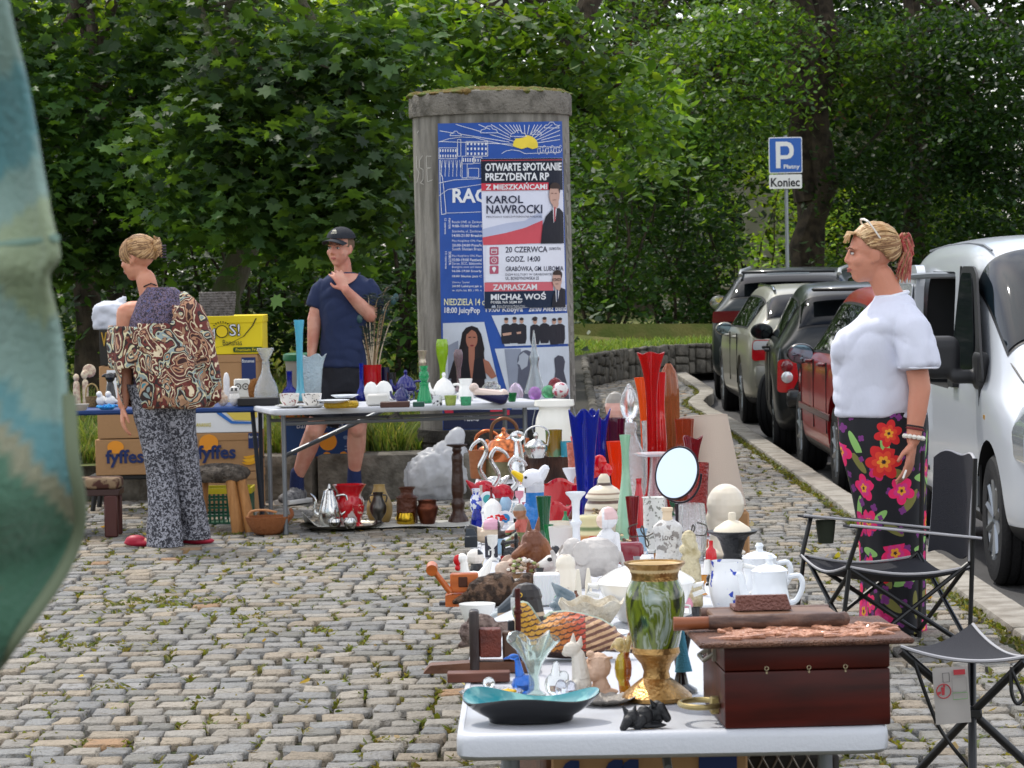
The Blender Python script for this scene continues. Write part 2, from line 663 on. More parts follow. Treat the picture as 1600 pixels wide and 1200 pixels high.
def blocks(name,label,cat,path,wdt,z0,z1,bl,mat,group=None):
 mb=MB()
 P=[Vector((*p,0))for p in path]
 for a,b in zip(P,P[1:]):
  L_=(b-a).length
  t=(b-a).normalized()
  an=atan2(t.y,t.x)
  n=max(1,round(L_/bl))
  for i in range(n):
   q=a+t*(L_*(i+.5)/n)
   mb.box((q.x,q.y,(z0+z1)/2+random.uniform(-.008,.008)),(L_/n-.008,wdt+random.uniform(-.03,.02),z1-z0),bev=.025,rot=Euler((0,0,an)),seg=2)
 return solo(name,label,cat,mb,mat,group=group)
blocks('stone_edging','low grey granite block edging below the grass behind the man','edging',[(-6.5,20.7),(-2.8,20.2),(-1.26,19.78),(-.1,19.62),(.36,19.62)],.4,-.03,.3,.95,M('#7b766c',.85,bump=(26,1.0),var=(8,'#4b473f')))
def rubble():
 th=thing('stone_wall','low wall of irregular grey stones curving away beside the grass and footpath','wall',(0,0,0))
 mb,mj=MB(),MB()
 path=[(.36,19.6),(.44,20.9),(.58,29),(.74,36.9),(1.3,39.4),(2.0,40.9),(2.76,41.7),(5.0,42.7)]
 P=[Vector((*p,0))for p in path]
 for a,b in zip(P,P[1:]):
  L_=(b-a).length
  t=(b-a).normalized()
  an=atan2(t.y,t.x)
  q=(a+b)/2
  mj.box((q.x,q.y,.185),(L_+.12,.3,.39),rot=Euler((0,0,an)))
  nrm=Vector((t.y,-t.x,0))
  x=0
  while x<L_:
   w=random.uniform(.12,.3)
   z=-.01
   while z<.38:
    h=min(random.uniform(.1,.24),.41-z)
    if h>.04:
     k=a+t*(x+w/2)+nrm*.15
     mb.box((k.x,k.y,z+h/2),(w-.02,.06+random.uniform(0,.03),h-.016),bev=.028,rot=Euler((random.uniform(-.06,.06),random.uniform(-.12,.12),an)),seg=2)
    z+=h
   x+=w
 build('stone',mb,M('#69645a',.9,bump=(30,.8),var=(6,'#3d3a33')),th)
 build('mortar',mj,M('#3a372f',.95,bump=(50,.5)),th)
rubble()
def bank_z(x,y):
 return .25+.06*min(1,max(0,(y-20)/8))+(.38*min(1,max(0,(y-21)/16))if x<-.3 else .14*min(1,max(0,(y-38)/12)))
def bank():
 mb=MB()
 xs=np.linspace(-14,14,57)
 ys=np.concatenate([np.linspace(19.75,46,34),np.linspace(48,95,12)])
 def left(y):
  pts=[(-.1,19),(.44,20.9),(.58,29),(.74,36.9),(1.3,39.4),(2.0,40.9),(2.76,41.7),(5.0,42.7),(14,43.4)]
  for(x0,y0),(x1,y1)in zip(pts,pts[1:]):
   if y0<=y<=y1:
    return x0+(x1-x0)*(y-y0)/(y1-y0)
  return 30
 vs,fs=[],[]
 for y in ys:
  xe=min(left(y),30)-.02
  for k in range(40):
   x=-16+(xe+16)*k/39
   vs.append((x,y,bank_z(x,y)+.03*mnoise.noise(Vector((x*.8,y*.8,0)))))
 for j in range(len(ys)-1):
  for i in range(39):
   a=j*40+i
   fs.append((a,a+1,a+41,a+40))
 mb.add(vs,fs)
 struct('grass_bank',mb,M('#55602a',.95,bump=(30,.7),var=(3,'#6d6a3a')))
 r=np.random.default_rng(5)
 n=60000
 y=19.95+30*r.random(n)**2.0
 x=-.18*y-.4+(np.array([min(left(q),.19*q+.6)for q in y])-.05+.18*y+.4)*r.random(n)
 z=np.array([bank_z(a,b)for a,b in zip(x,y)])
 P=np.stack([x,y,z],1)
 stuff(blades('bank_grass',P,.13,.7,mixcol(r,n,'#7d9a3a','#5f8030','#97a050','#a39a5c','#4f7028'),GRASSM,w=.006))
 n=16000
 y=r.uniform(36,50,n)
 x=np.array([min(left(q),.19*q+.6)for q in y])-.04-4*r.random(n)**1.3
 P=np.stack([x,y,[bank_z(a,b)for a,b in zip(x,y)]],1)
 stuff(blades('strip_grass',P,.12,.8,mixcol(r,n,'#86a83c','#6a8f34','#9cb252'),GRASSM,w=.011))
 n=5000
 x=r.uniform(-6,-.7,n)
 P=np.stack([x,19.85-.23*np.minimum(0,x+1.2)+.5*r.random(n)**2,np.full(n,.25)],1)
 stuff(blades('edge_grass',P,.26,.7,mixcol(r,n,'#8aa040','#6d8a35','#a8a860','#55702c'),GRASSM,w=.006))
bank()
#  trees and shrubs
MAPLE=np.array([(0,-.1),(.3,-.28),(.34,-.02),(.86,.02),(.5,.3),(.62,.66),(.22,.56),(0,1.0),(-.22,.56),(-.62,.66),(-.5,.3),(-.86,.02),(-.34,-.02),(-.3,-.28)])*.55
PLAIN=np.array([(0,-.5),(.27,-.15),(.24,.2),(0,.58),(-.24,.2),(-.27,-.15)])
def leaves(name,P,size,cols,shape=PLAIN,parent=None,droop=.5,mat=None):
 n,k=len(P),len(shape)
 r=np.random.default_rng(n+17)
 s=size*r.uniform(.5,1.28,n)
 yaw=r.uniform(0,2*pi,n)
 pit=r.normal(-droop*.8,.38,n)
 rol=r.normal(0,.34,n)
 L_=np.concatenate([shape,np.zeros((k,1))],1)[None]*s[:,None,None]
 L_[:,:,2]-=(np.abs(L_[:,:,0])*r.uniform(-.1,.5,(n,1)))
 x,y,z=L_[...,0],L_[...,1],L_[...,2]
 cr,sr=np.cos(rol)[:,None],np.sin(rol)[:,None]
 x,z=x*cr+z*sr,-x*sr+z*cr
 cp,sp=np.cos(pit)[:,None],np.sin(pit)[:,None]
 y,z=y*cp-z*sp,y*sp+z*cp
 cy,sy=np.cos(yaw)[:,None],np.sin(yaw)[:,None]
 x,y=x*cy-y*sy,x*sy+y*cy
 V3=(np.stack([x,y,z],-1)+P[:,None,:]).reshape(-1,3)
 return np_obj(name,V3,k,np.arange(n*k),np.repeat(cols,k,0),mat or LEAF,parent)
BARK=M('#4a4034',.95,bump=(18,1.0,(3,3,.6)),var=(7,'#2a241d'))
BARKM=M('#4b4738',.95,bump=(18,1.0,(3,3,.6)),var=(6,'#3d4a22',.45,.6))
DK=('#2f4a22','#3a5a2a','#27401f','#466a30')
MD=('#3d6128','#4d7530','#5b8436','#335322')
LT=('#6e9638','#88a83e','#5d8834','#a0b448')
def crown_pts(r,ells,per,spread):
 """leaf places: clumps on twigs through each ellipsoid, thin in places"""
 out=[]
 for(cx,cy,cz,rx,ry,rz,ncl)in ells:
  d=r.normal(0,1,(ncl,3))
  d/=np.linalg.norm(d,axis=1)[:,None]
  rad=r.uniform(.35,1.0,(ncl,1))**.5
  Cc=np.array([cx,cy,cz])+d*rad*np.array([rx,ry,rz])
  m=np.maximum(3,(per*r.uniform(.3,1.6,ncl)).astype(int))
  idx=np.repeat(np.arange(ncl),m)
  sp=(spread*r.uniform(.7,1.7,ncl))[idx]
  a,q=r.uniform(0,2*pi,len(idx)),np.sqrt(r.uniform(0,1,len(idx)))*1.5*sp
  ox,oy=q*np.cos(a),q*np.sin(a)
  sl=r.normal(0,.25,(ncl,2))[idx]
  oz=ox*sl[:,0]+oy*(sl[:,1]+.25)-.35*q*q/(sp+.05)+r.normal(0,.035,len(idx))
  out.append(Cc[idx]+np.stack([ox,oy,oz],1))
 return np.concatenate(out)
def clump_cols(r,P,pal,freq=.9):
 n=len(P)
 col=mixcol(r,n,*pal)
 ph=np.sin(P[:,0]*freq*2.1+P[:,2]*freq*2.7+1.3)+np.sin(P[:,1]*freq*1.7-P[:,2]*freq*1.9)
 return col*(1+.18*ph)[:,None]
def limb(mb,p,q,r0,r1,r,k=6,wob=.06):
 p,q=Vector(p),Vector(q)
 L_=(q-p).length
 pts=[p.lerp(q,i/k)+(Vector((r.normal(),r.normal(),r.normal()*.4))*wob*L_*(0 if i in(0,)else .5))for i in range(k+1)]
 mb.tube(pts,[r0+(r1-r0)*i/k for i in range(k+1)],n=9)
 return pts
def tree(name,label,x,y,z0,h,r0,ells,pal,per=14,spread=.28,size=.12,shape=PLAIN,seed=1,group=None,fork=None,bark=BARK,lean=(0,0),droop=.5):
 th=thing(name,label,'tree',(x,y,z0),group=group)
 r=np.random.default_rng(seed)
 mb=MB()
 top=(lean[0],lean[1],h)
 pts=limb(mb,(0,0,-.2),top,r0,r0*.35,r,9,.018)
 mb.lathe([(r0*1.6,-.3),(r0*1.25,.05),(r0*1.1,.22),(r0*.98,.6)],n=12,fn=lambda q,h,a:(q*(1+.1*sin(3*a+seed)*max(0,.5-h)),h))
 for i,e in enumerate(ells):
  a=pts[min(len(pts)-1,3+int(r.integers(0,6)))]
  t=Vector((e[0]-x,e[1]-y,e[2]-z0))
  if(t-a).length>.3:
   br=limb(mb,a,t,r0*.38,r0*.08,r,6,.1)
   for b in range(3):
    s=br[2+int(r.integers(0,4))]
    limb(mb,s,s+Vector((r.normal()*e[3]*.6,r.normal()*e[4]*.6,r.normal()*e[5]*.5)),r0*.12,r0*.03,r,4,.1)
 if fork:
  for q in fork:
   limb(mb,q[0],q[1],q[2],q[3],r,8,.02)
 build('trunk',mb,bark,th)
 P=crown_pts(r,ells,per,spread)
 leaves('crown',P-np.array([x,y,z0]),size,clump_cols(r,P,pal),shape,th,droop)
 return th
def E(px,py,d,rx,ry,rd,n):
 p=D(px,py,d)
 s=F/d
 return(p.x,p.y,p.z,rx/s,rd,ry/s,n)
def top(px,d,z,rx,rz,n):
 return((px-800)/F*d,d+.5,z,rx,1.5,rz,n)
GT='trees standing behind the market'
def gx(px,d):
 return(px-800)/F*d
tree('maple_tree','maple with mossy trunk behind the yellow banana box, boughs hanging low over it',gx(372,24.5),24.5,.3,5.2,.15,[E(520,215,22.6,110,70,.7,120),E(420,300,22.8,110,55,.7,110),E(330,180,23,110,60,.8,100),E(560,300,22.2,55,55,.5,55),E(430,80,23.2,120,70,.9,100),E(590,100,23.4,100,70,.8,90),E(470,370,23,70,22,.5,36),E(300,300,23.2,70,55,.6,60),top(380,24,4.4,2.4,1.0,150),top(500,24,5.4,1.8,.9,90)],('#3d5c30','#4b6d38','#2f4c26','#587a3c'),per=11,spread=.2,size=.17,shape=MAPLE,seed=3,group=GT,bark=BARKM,droop=.75)
tree('maple_tree','maple with dark trunk rising behind the hanging green cloth',gx(143,26.5),26.5,.35,5.6,.14,[E(75,130,24.5,50,80,.8,50),E(190,250,24.6,100,75,.8,110),E(90,330,24.6,70,90,.8,80),E(235,120,25.2,60,60,.8,60),E(270,40,25.6,80,60,.8,60),E(180,370,25,60,55,.6,44),top(60,26,4.6,2.2,1.0,150),top(250,26.5,5.4,1.6,.9,80),E(20,60,25,90,90,.9,90),E(20,220,25,80,90,.9,80)],('#33522a','#406032','#2b4522','#4d7036'),per=11,spread=.2,size=.17,shape=MAPLE,seed=4,group=GT,droop=.75)
tree('young_tree','slim dark trunked tree just behind the woman in the patterned blouse',gx(188,27.5),27.5,.4,5.0,.1,[E(190,60,27,120,60,.9,60),top(190,27.5,4.4,1.8,1.1,120)],LT,per=12,spread=.25,size=.13,seed=5,group=GT)
tree('tall_tree','tall tree with a leaning dark limb above the advertising column',gx(790,29),29,.5,7.2,.2,[E(700,60,27.5,130,80,1,110),E(840,70,28,130,70,1,110),E(960,130,28.5,90,60,1,70),E(1000,230,29,60,60,.7,44),E(620,20,28,90,50,.8,60),E(760,120,30,160,60,1,80),top(800,29,5.4,2.2,1.2,90)],('#4c7330','#5f8838','#3d6029','#7b9c3e'),per=13,spread=.24,size=.13,seed=6,group=GT,fork=[((.1,-.6,1.9),((930-860)/165+.7,-.3,4.0),.12,.1)])
GS='dense shrubs along the back of the grass'
def shrub(label,px,d,hw,top_py,pal,ncl,seed,size=.1,name='shrub',per=15,z0=None):
 z0=bank_z(gx(px,d),d)if z0 is None else z0
 x,s=gx(px,d),F/d
 zt=HC+(417-top_py)/s
 h=zt-z0
 th=thing(name,label,'shrub',(x,d,z0),group=GS)
 r=np.random.default_rng(seed)
 w=hw/s
 mb=MB()
 for k in range(5):
  limb(mb,(r.normal()*.12,r.normal()*.12,-.1),(r.normal()*w*.5,r.normal()*.4,h*.75),.03,.008,r,5,.08)
 build('stem',mb,BARK,th)
 P=crown_pts(r,[(0,0,h*.52,w,.8,h*.5,ncl),(0,0,h*.25,w*.95,.7,h*.27,ncl//3)],per,.22)
 P=P[P[:,2]>.03]
 leaves('crown',P,size,clump_cols(r,P+np.array([x,d,z0]),pal),PLAIN,th,.4)
shrub('dark leafy shrub behind the hanging cloth and the small figurines',90,27,120,260,DK,130,21)
shrub('dark leafy shrub between the two women\'s side trunks, behind the white cloth bundle',230,28.5,130,210,DK,150,22)
shrub('dark shrub directly behind the mossy maple trunk',380,28,120,250,DK,150,23)
shrub('dark shrub filling the gap behind the man in the cap',520,28.5,130,220,DK,170,24)
shrub('tall dark shrub touching the left side of the advertising column',640,27.5,90,140,DK,140,25)
shrub('dark shrub hidden mostly behind the advertising column',780,31,130,120,DK,120,26)
shrub('rounded dark green shrub beside the right edge of the advertising column',950,46,100,190,('#35552b','#41652f','#2b4723'),190,27,.13)
shrub('broad dark green shrub above the stone wall',1050,47.5,100,150,('#2f4f29','#3a5c2e','#284320'),210,28,.13)
shrub('dark shrub beside the darkest parked car',1100,49,55,300,('#2b4824','#35552a','#223a1c'),120,29,.13)
shrub('bright sunlit lime shrub behind the parking sign',1180,60,110,235,('#a4c84a','#bcd85c','#8fb840'),170,30,.12,z0=.2)
shrub('sunlit yellow green shrub behind the woman in white',1290,63,80,270,LT,110,31,.13,z0=.2)
shrub('dark shrub under the trees behind the white van',1400,47,130,330,DK,150,32,.13,z0=0)
shrub('sunlit shrub edge under the trees above the van roof',1520,50,110,290,('#55752f','#6d8f36','#3c5c28'),150,33,.13,z0=0)
GB='large dark trees above the parked cars'
tree('old_tree','old tree with forked double trunk right behind the parking sign',gx(1272,50),50,.1,9.0,.27,[E(1100,120,47,140,90,1.6,150),E(1180,170,51,90,60,1.4,80),E(1375,90,49,60,90,1.4,80),E(1170,30,48,90,50,1.4,90),E(1050,220,46.5,60,70,1,60),top(1250,50,8,4.5,2.2,160)],('#3d6029','#4f7431','#2e4b25','#678a36'),per=34,spread=.36,size=.115,seed=7,group=GB,lean=(.05,0),fork=[((.02,0,.6),(.55,.1,9.0),.25,.17),((-.05,-.2,4.2),(-3.4,-.5,4.9),.12,.05),((-.05,0,2.4),(-.2,0,9.0),.24,.16)])
tree('old_tree','old dark trunked tree standing behind the roof of the white van',gx(1437,50),50,.0,9.0,.25,[E(1390,60,51.5,110,80,1,90),E(1480,60,47.5,50,70,1.2,60),E(1540,120,47,110,110,1.5,170),E(1560,300,47.5,90,70,1.2,110),E(1365,260,49,50,80,1.1,70),E(1510,220,47,60,60,1.1,70),top(1470,50,8,4,2.2,150)],('#213a1c','#2b4923','#1c3118','#365628'),per=34,spread=.36,size=.115,seed=8,group=GB)
tree('background_tree','leafy tree further back in the gap left of the forked trunk',gx(1010,62),62,.3,10,.25,[E(960,60,60,140,120,2,160),E(1080,200,60,90,90,1.6,100),E(900,200,60,90,120,1.6,100),E(1030,330,60,110,90,1.6,110),top(1000,61,9,5,3,120)],('#46682a','#5c7e32','#365424'),per=34,spread=.45,size=.13,seed=9,group=GB)
tree('background_tree','leafy tree further back filling the gap behind the man',gx(480,40),40,.7,8,.2,[E(480,60,38,170,100,1.5,150),E(300,120,38.5,140,110,1.5,130),E(600,200,38,120,120,1.5,130),E(150,200,38.5,130,150,1.5,140),E(420,320,38,170,100,1.5,150),top(450,40,6.4,4.5,2.2,260),E(40,60,39,170,130,1.5,170)],('#567a30','#6f9038','#426628','#86a040'),per=24,spread=.35,size=.13,seed=10,group=GB)
def far_woods():
 r=np.random.default_rng(77)
 n=7000
 x,y=r.uniform(-20,20,n),r.uniform(66,76,n)
 z=r.uniform(0,13,n)
 keep=~((x>4.2)&(x<6.6)&(z<3.6))
 Cc=np.stack([x,y,z],1)[keep]
 idx=np.repeat(np.arange(len(Cc)),17)
 P=Cc[idx]+r.normal(0,1,(len(idx),3))*.55
 o=leaves('distant_woods',P,.32,clump_cols(r,P,('#263f1f','#365527','#203619','#466a2c'),.4),PLAIN)
 stuff(o)
far_woods()
def house():
 th=thing('pale_house','pale house far back, glimpsed through leaves by the parking sign','house',(7.0,84,0))
 mb=MB()
 mb.box((0,0,2.6),(11,7,5.2))
 build('wall',mb,M('#d9d2c4',.9,bump=(8,.2)),th)
 mr=MB()
 mr.prism([(-6,5.2),(6,5.2),(3.6,8),(-3.6,8)],-3.9,3.9)
 build('roof',mr,M('#7a4538',.85,bump=(30,.5)),th)
 for x in(-3.6,-1.2,1.2,3.6):
  mw=MB()
  mw.box((x,-3.53,2.6),(1.0,.12,1.4))
  w=build('window',mw,M('#efece4',.5),th)
  mp=MB()
  mp.box((x,-3.6,2.6),(.84,.04,1.24))
  build('pane',mp,M('#26303a',.08),w)
house()
mb=MB()
mb.box((0,0,.5),(9,.3,1.0))
mb.box((0,0,1.05),(9.1,.42,.1),bev=.02)
solo('garden_wall','low pale plastered garden wall behind the parking sign pole','wall',mb,M('#a39c8d',.9,bump=(20,.4),var=(3,'#77705f')),loc=(7.2,56,0))
#  parking sign
def sign():
 p=D(1229,330,45)
 s=F/45
 X,Z=p.x,lambda py:p.z+(330-py)/s
 th=thing('parking_sign','blue and white paid parking end sign on a thin grey pole','sign',(X,45,.0))
 mb=MB()
 mb.tube([(0,0,-.1),(0,0,Z(212))],.03,n=12)
 build('pole',mb,M('#8d9296',.4,.8),th)
 cx=lambda px:(px-1229)/s
 def plate(x0,x1,y0,y1,r,off,t,name,m,par):
  b=MB()
  b.prism(rounded([(cx(x0),Z(y1)),(cx(x1),Z(y1)),(cx(x1),Z(y0)),(cx(x0),Z(y0))],r),off-t,off)
  return build(name,b,m,par)
 blue,white=M('#1f5db3',.35),M('#e6e6e4',.4)
 a=plate(1202,1254,215,271,.03,-.05,.02,'sign_plate',white,th)
 plate(1203.3,1252.7,216.5,269.5,.025,-.071,.003,'blue_field',blue,a)
 l=MB()
 f3=lambda x,y:(cx(x),-.076,Z(y))
 fl=lambda x,y:(cx(1200+x),-.0765,Z(300-y))
 pm_=MB()
 pm_.prism([(cx(1213),Z(263)),(cx(1220),Z(263)),(cx(1220),Z(249)),(cx(1230),Z(249)),(cx(1236),Z(247.5)),(cx(1240),Z(243)),(cx(1241),Z(236)),(cx(1240),Z(229)),(cx(1236),Z(224)),(cx(1230),Z(222)),(cx(1213),Z(222))],-.0765,-.074)
 build('letter',pm_,white,a)
 pc=MB()
 pc.prism(rounded([(cx(1220),Z(243)),(cx(1231),Z(243)),(cx(1234),Z(239)),(cx(1234),Z(233)),(cx(1231),Z(229)),(cx(1220),Z(229))],.005),-.0785,-.0768)
 build('blue_field',pc,blue,a)
 text_on(l,'Płatny',25,34,25,8.5,fl,.02)
 build('lettering',l,white,a,flatshade=True)
 b=plate(1202,1253,273,295,.02,-.05,.02,'sign_plate',white,th)
 l=MB()
 text_on(l,'Koniec',4.5,8,45,14,fl,.02)
 build('lettering',l,M('#15161a',.5),b,flatshade=True)
sign()
def litter():
 r=np.random.default_rng(31)
 n=170
 y=9+13*r.random(n)
 P=np.stack([r.uniform(-.17*y,np.minimum(1.9,.17*y)),y,np.full(n,.012)],1)
 stuff(leaves('fallen_leaves',P,.045,mixcol(r,n,'#8a6a3a','#6e7a3a','#a08a58','#b8b2a4'),PLAIN,None,0.0))
litter()
#  advertising column
CR,CY_=.523,20.15
def ccx(z):
 return-.0986-.0064*(z-.715)
def on_col(px,py,off=0.0):
 """photo pixel -> point on the column's skin, pushed out by off"""
 d=_dir(px,py)
 z=1.5
 for _ in range(6):
  cx=ccx(z)
  a=d.x*d.x+d.y*d.y
  b=-2*(d.x*cx+d.y*CY_)
  q=cx*cx+CY_*CY_-(CR+off)**2
  ds=max(b*b-4*a*q,0)
  t=(-b-sqrt(ds))/(2*a)
  z=HC+d.z*t
 return Vector((d.x*t,d.y*t,z))
COLX=ccx(.3)
column=thing('advertising_column','round grey concrete advertising column covered with event posters','advertising column',(COLX,CY_,.0))
def col_local(p):
 return p-Vector((COLX,CY_,0))
mb=MB()
rings=[]
for z in np.linspace(.42,2.53,14):
 rings.append([(ccx(z)-COLX+CR*cos(2*pi*j/72),CR*sin(2*pi*j/72),z)for j in range(72)])
mb.loft(rings)
CONC=M('#8b877f',.9,bump=(30,.7,(1,1,.35)),var=(4,'#55524b',.4,.68,(3,3,.5)))
build('shaft',mb,CONC,column)
mb=MB()
ct=ccx(2.55)-COLX
mb.lathe([(CR+.002,2.50),(CR+.018,2.502),(CR+.022,2.515),(CR+.021,2.63),(CR+.01,2.65),(CR*.6,2.675),(.02,2.685)],n=72,c=(ct,0,0),fn=lambda r,h,a:(r*(1+.004*sin(5*a)+.004*sin(17*a)),h))
build('cap',mb,M('#7d786f',.92,bump=(55,1.0),var=(11,'#5a564e',.45,.65)),column)
mb=MB()
r_=np.random.default_rng(2)
for _ in range(170):
 a,q=r_.uniform(0,2*pi),CR*r_.uniform(0,.98)**.6
 mb.ell((ct+q*cos(a),q*sin(a),2.682-.04*(q/CR)**2),(r_.uniform(.03,.08),r_.uniform(.03,.08),r_.uniform(.012,.03)),8)
build('moss',mb,M('#6f5a2c',.95,bump=(60,1),var=(14,'#5a6a2a')),column)
mb=MB()
mb.lathe([(CR+.03,.1),(CR+.03,.25),(CR+.022,.255),(CR+.022,.265),(CR+.03,.27),(CR+.03,.33),(CR+.022,.335),(CR+.022,.345),(CR+.03,.35),(CR+.03,.43),(CR-.05,.44)],n=72,c=(.006,0,0))
build('plinth',mb,M('#3b3833',.9,bump=(40,.7),var=(5,'#23211e')),column)
def sheet_on(mb,poly,off,step=5.0,holes=False):
 bm=bmesh.new()
 vs=[bm.verts.new((x,y,0))for x,y in poly]
 bm.faces.new(vs)
 return strips(mb,bm,off,step)
def strips(mb,bm,off,step=5.0,fn=None):
 xs=[v.co.x for v in bm.verts]
 ys=[v.co.y for v in bm.verts]
 x=(math.floor(min(xs)/step)+1)*step
 while x<max(xs):
  bmesh.ops.bisect_plane(bm,geom=bm.verts[:]+bm.edges[:]+bm.faces[:],plane_co=(x,0,0),plane_no=(1,0,0))
  x+=step
 bm.verts.index_update()
 vv=[col_local(on_col(v.co.x,v.co.y,off))for v in bm.verts]
 ff=[[v.index for v in f.verts]for f in bm.faces]
 bm.free()
 out=[]
 for f in ff:
  a,b,d_=Vector(vv[f[0]]),Vector(vv[f[1]]),Vector(vv[f[2]])
  out.append(f if(b-a).cross(d_-a).y<0 else f[::-1])
 return mb.add(vv,out)
def letters(mb,s,x0,y0,x1,y1,off,bold=.02,dy=0.0):
 """photo pixels: left, top, right, bottom; dy = how far the right end sits above the left"""
 v,f,_=text2d(s,bold)
 bm=bmesh.new()
 bv=[bm.verts.new((x0+p[0]*(x1-x0),y1-p[1]*(y1-y0)-dy*p[0],0))for p in v]
 for q in f:
  try:
   bm.faces.new([bv[i]for i in q])
  except ValueError:
   pass
 return strips(mb,bm,off,9)
def line_on(mb,pts,w,off):
 for(xa,ya),(xb,yb)in zip(pts,pts[1:]):
  L_=hypot(xb-xa,yb-ya)
  if L_<1e-6:
   continue
  nx,ny=-(yb-ya)/L_*w/2,(xb-xa)/L_*w/2
  sheet_on(mb,[(xa+nx,ya+ny),(xb+nx,yb+ny),(xb-nx,yb-ny),(xa-nx,ya-ny)],off,9)
 return mb
def oval(cx,cy,rx,ry,n=22,a0=0,a1=2*pi):
 full=abs(a1-a0-2*pi)<1e-6
 return[(cx+rx*cos(a0+(a1-a0)*i/(n if full else n-1)),cy+ry*sin(a0+(a1-a0)*i/(n if full else n-1)))for i in range(n)]
def paper(h,r=.55):
 return M(h,r,bump=(13,.3,(1,1,.5)),spec=.3,var=(5,tuple(x*.82 for x in c(h)),.5,.8))
PB,PW,PN=paper('#2d55a6'),paper('#e4e6ea'),paper('#1c2233')
def layer(name,par,items,mat,off):
 mb=MB()
 for it in items:
  sheet_on(mb,it,off)
 return build(name,mb,mat,par,flatshade=True)
def poster_blue():
 mb=MB()
 sheet_on(mb,[(684,193),(878,189.5),(891,668),(692,672)],.004)
 P=build('poster',mb,PB,column,sharp=180)
 P['label']='large blue festival poster with rising sun'
 ln=MB()
 cx,cy=821,226
 for k in range(25):
  a=pi+pi*(k+.3)/25.5
  dx,dy=cos(a),sin(a)
  r1=34 if k%2 else 22
  tt=[t for t in((686-cx)/dx if dx<0 else 1e9,(876-cx)/dx if dx>0 else 1e9,(194-cy)/dy if dy<-1e-3 else 1e9)if t>0]
  L_=min(tt)-1
  if L_>r1:
   line_on(ln,[(cx+dx*r1*.75,cy+dy*r1*.75),(cx+dx*L_,cy+dy*L_)],.9,.008)
 def frame(x,y,w,h,nx=0,ny=0):
  line_on(ln,[(x,y+h),(x,y),(x+w,y),(x+w,y+h),(x,y+h)],.8,.008)
  for i in range(nx):
   for j in range(ny):
    wx,wy=w/nx,h/ny
    xx,yy=x+wx*(i+.28),y+wy*(j+.25)
    sheet_on(ln,[(xx,yy),(xx+wx*.44,yy),(xx+wx*.44,yy+wy*.5),(xx,yy+wy*.5)],.008)
 frame(686,231,28,17,7,2)
 frame(728,221,34,23,6,3)
 frame(715,218,5,26)
 frame(722,244,18,12,5,1)
 frame(741,246,12,9,3,1)
 frame(722,256,8,22)
 frame(732,263,16,14)
 for x in range(688,724,6):
  line_on(ln,[(x,250),(x+1.5,262),(x+3,250),(x+1.5,270),(x+1.5,276)],.6,.008)
 line_on(ln,[(686,222),(700,217),(720,214),(742,215),(765,221),(800,228),(876,230)],.8,.008)
 line_on(ln,[(784,240),(790,236),(800,234),(812,236),(820,240),(876,238)],.8,.008)
 line_on(ln,[(686,286),(710,281),(752,279)],.8,.008)
 line_on(ln,[(686,306),(700,296),(752,288)],.7,.008)
 line_on(ln,[(687,250),(688,300),(690,335),(697,334),(694,300),(691,275),(687,270)],.9,.008)
 line_on(ln,[(698,333),(752,331)],.7,.008)
 for(x,y,q)in((712,209,1),(764,203,1.5),(810,209,1.4),(838,207,.9),(862,196,1.3)):
  line_on(ln,[(x-9*q,y+3*q),(x+9*q,y+3*q),(x+8*q,y),(x+4*q,y-1*q),(x+2*q,y-4*q),(x-2*q,y-4*q),(x-4*q,y-q),(x-8*q,y),(x-9*q,y+3*q)],.8,.011)
 for k in range(9):
  line_on(ln,oval(842+k*4.2,236-(k%3)*2,2.2,5,9),.6,.008)
 build('line_drawing',ln,PW,P,flatshade=True)
 layer('sun_motif',P,[oval(821,227,19.5,16,20,pi*.98,2.02*pi)+[(840,231),(832,233),(824,230),(815,233),(803,229)]],paper('#f2d84a'),.0095)
 layer('cloud_motif',P,[oval(808,212,13,4,14),oval(764,206,13,4,14),oval(712,211,8,3,12)],PB,.0105)
 tx=MB()
 letters(tx,'RACI',707,294,768,317,.008,.03)
 letters(tx,'18:00 JuicyPop',694.5,480,750,492,.008,.02)
 letters(tx,'19:00 Kobyra',759,479,817,490,.008,.02,.5)
 letters(tx,'20:00 Alez Band',826,477,885,487,.008,.02,1)
 for y,s,w in((345,'Rondo ONE, ul. Zamkowa',49),(351,'9:00-15:00 Dzień S',47),(359.5,'Starówka, ul. Zamkowa',47),(366,'14:00-21:00 Breakin',47),(374.5,'Plac Książęcy ON, Piast',47),(381,'20:00-24:00 Potańc',47),(387,'South Silesian Brass',46),(398,'Plac Książęcy ON, Piast',46),(404,'15:00-19:00 Festiwal',46),(410,'Soree, ECC, Biblioteka',46),(415.5,'Energetic zone and dance',46),(422,'16:00-17:00 Smerfy',46),(430,'18:00 Silesian Jazz C',46),(439,'Ziemny Żywioł',27),(445.5,'20:00 Labirynt jak z',46),(452,'w stylu lat 80. i 90. s',46)):
  letters(tx,s,706.5,y-.2,706.5+w,y+4.2,.008,.012 if ':' in s else 0.0)
 def down(s,x0,y0,x1,y1):
  v,f,_=text2d(s,.01)
  bm=bmesh.new()
  bv=[bm.verts.new((x0+p[1]*(x1-x0),y0+p[0]*(y1-y0),0))for p in v]
  for q in f:
   try:
    bm.faces.new([bv[i]for i in q])
   except ValueError:
    pass
  strips(tx,bm,.008,9)
 down('PIĄTEK',700,341,704,358)
 down('12 czerwca',694.5,341,697.5,366)
 down('SOBOTA',701,393,705,414)
 down('13 czerwca',695.5,393,698.5,420)
 build('lettering',tx,PW,P,flatshade=True)
 ty=MB()
 letters(ty,'NIEDZIELA 14 c',694,466.5,757,477,.008,.012)
 build('lettering',ty,paper('#e8e6b8'),P,flatshade=True)
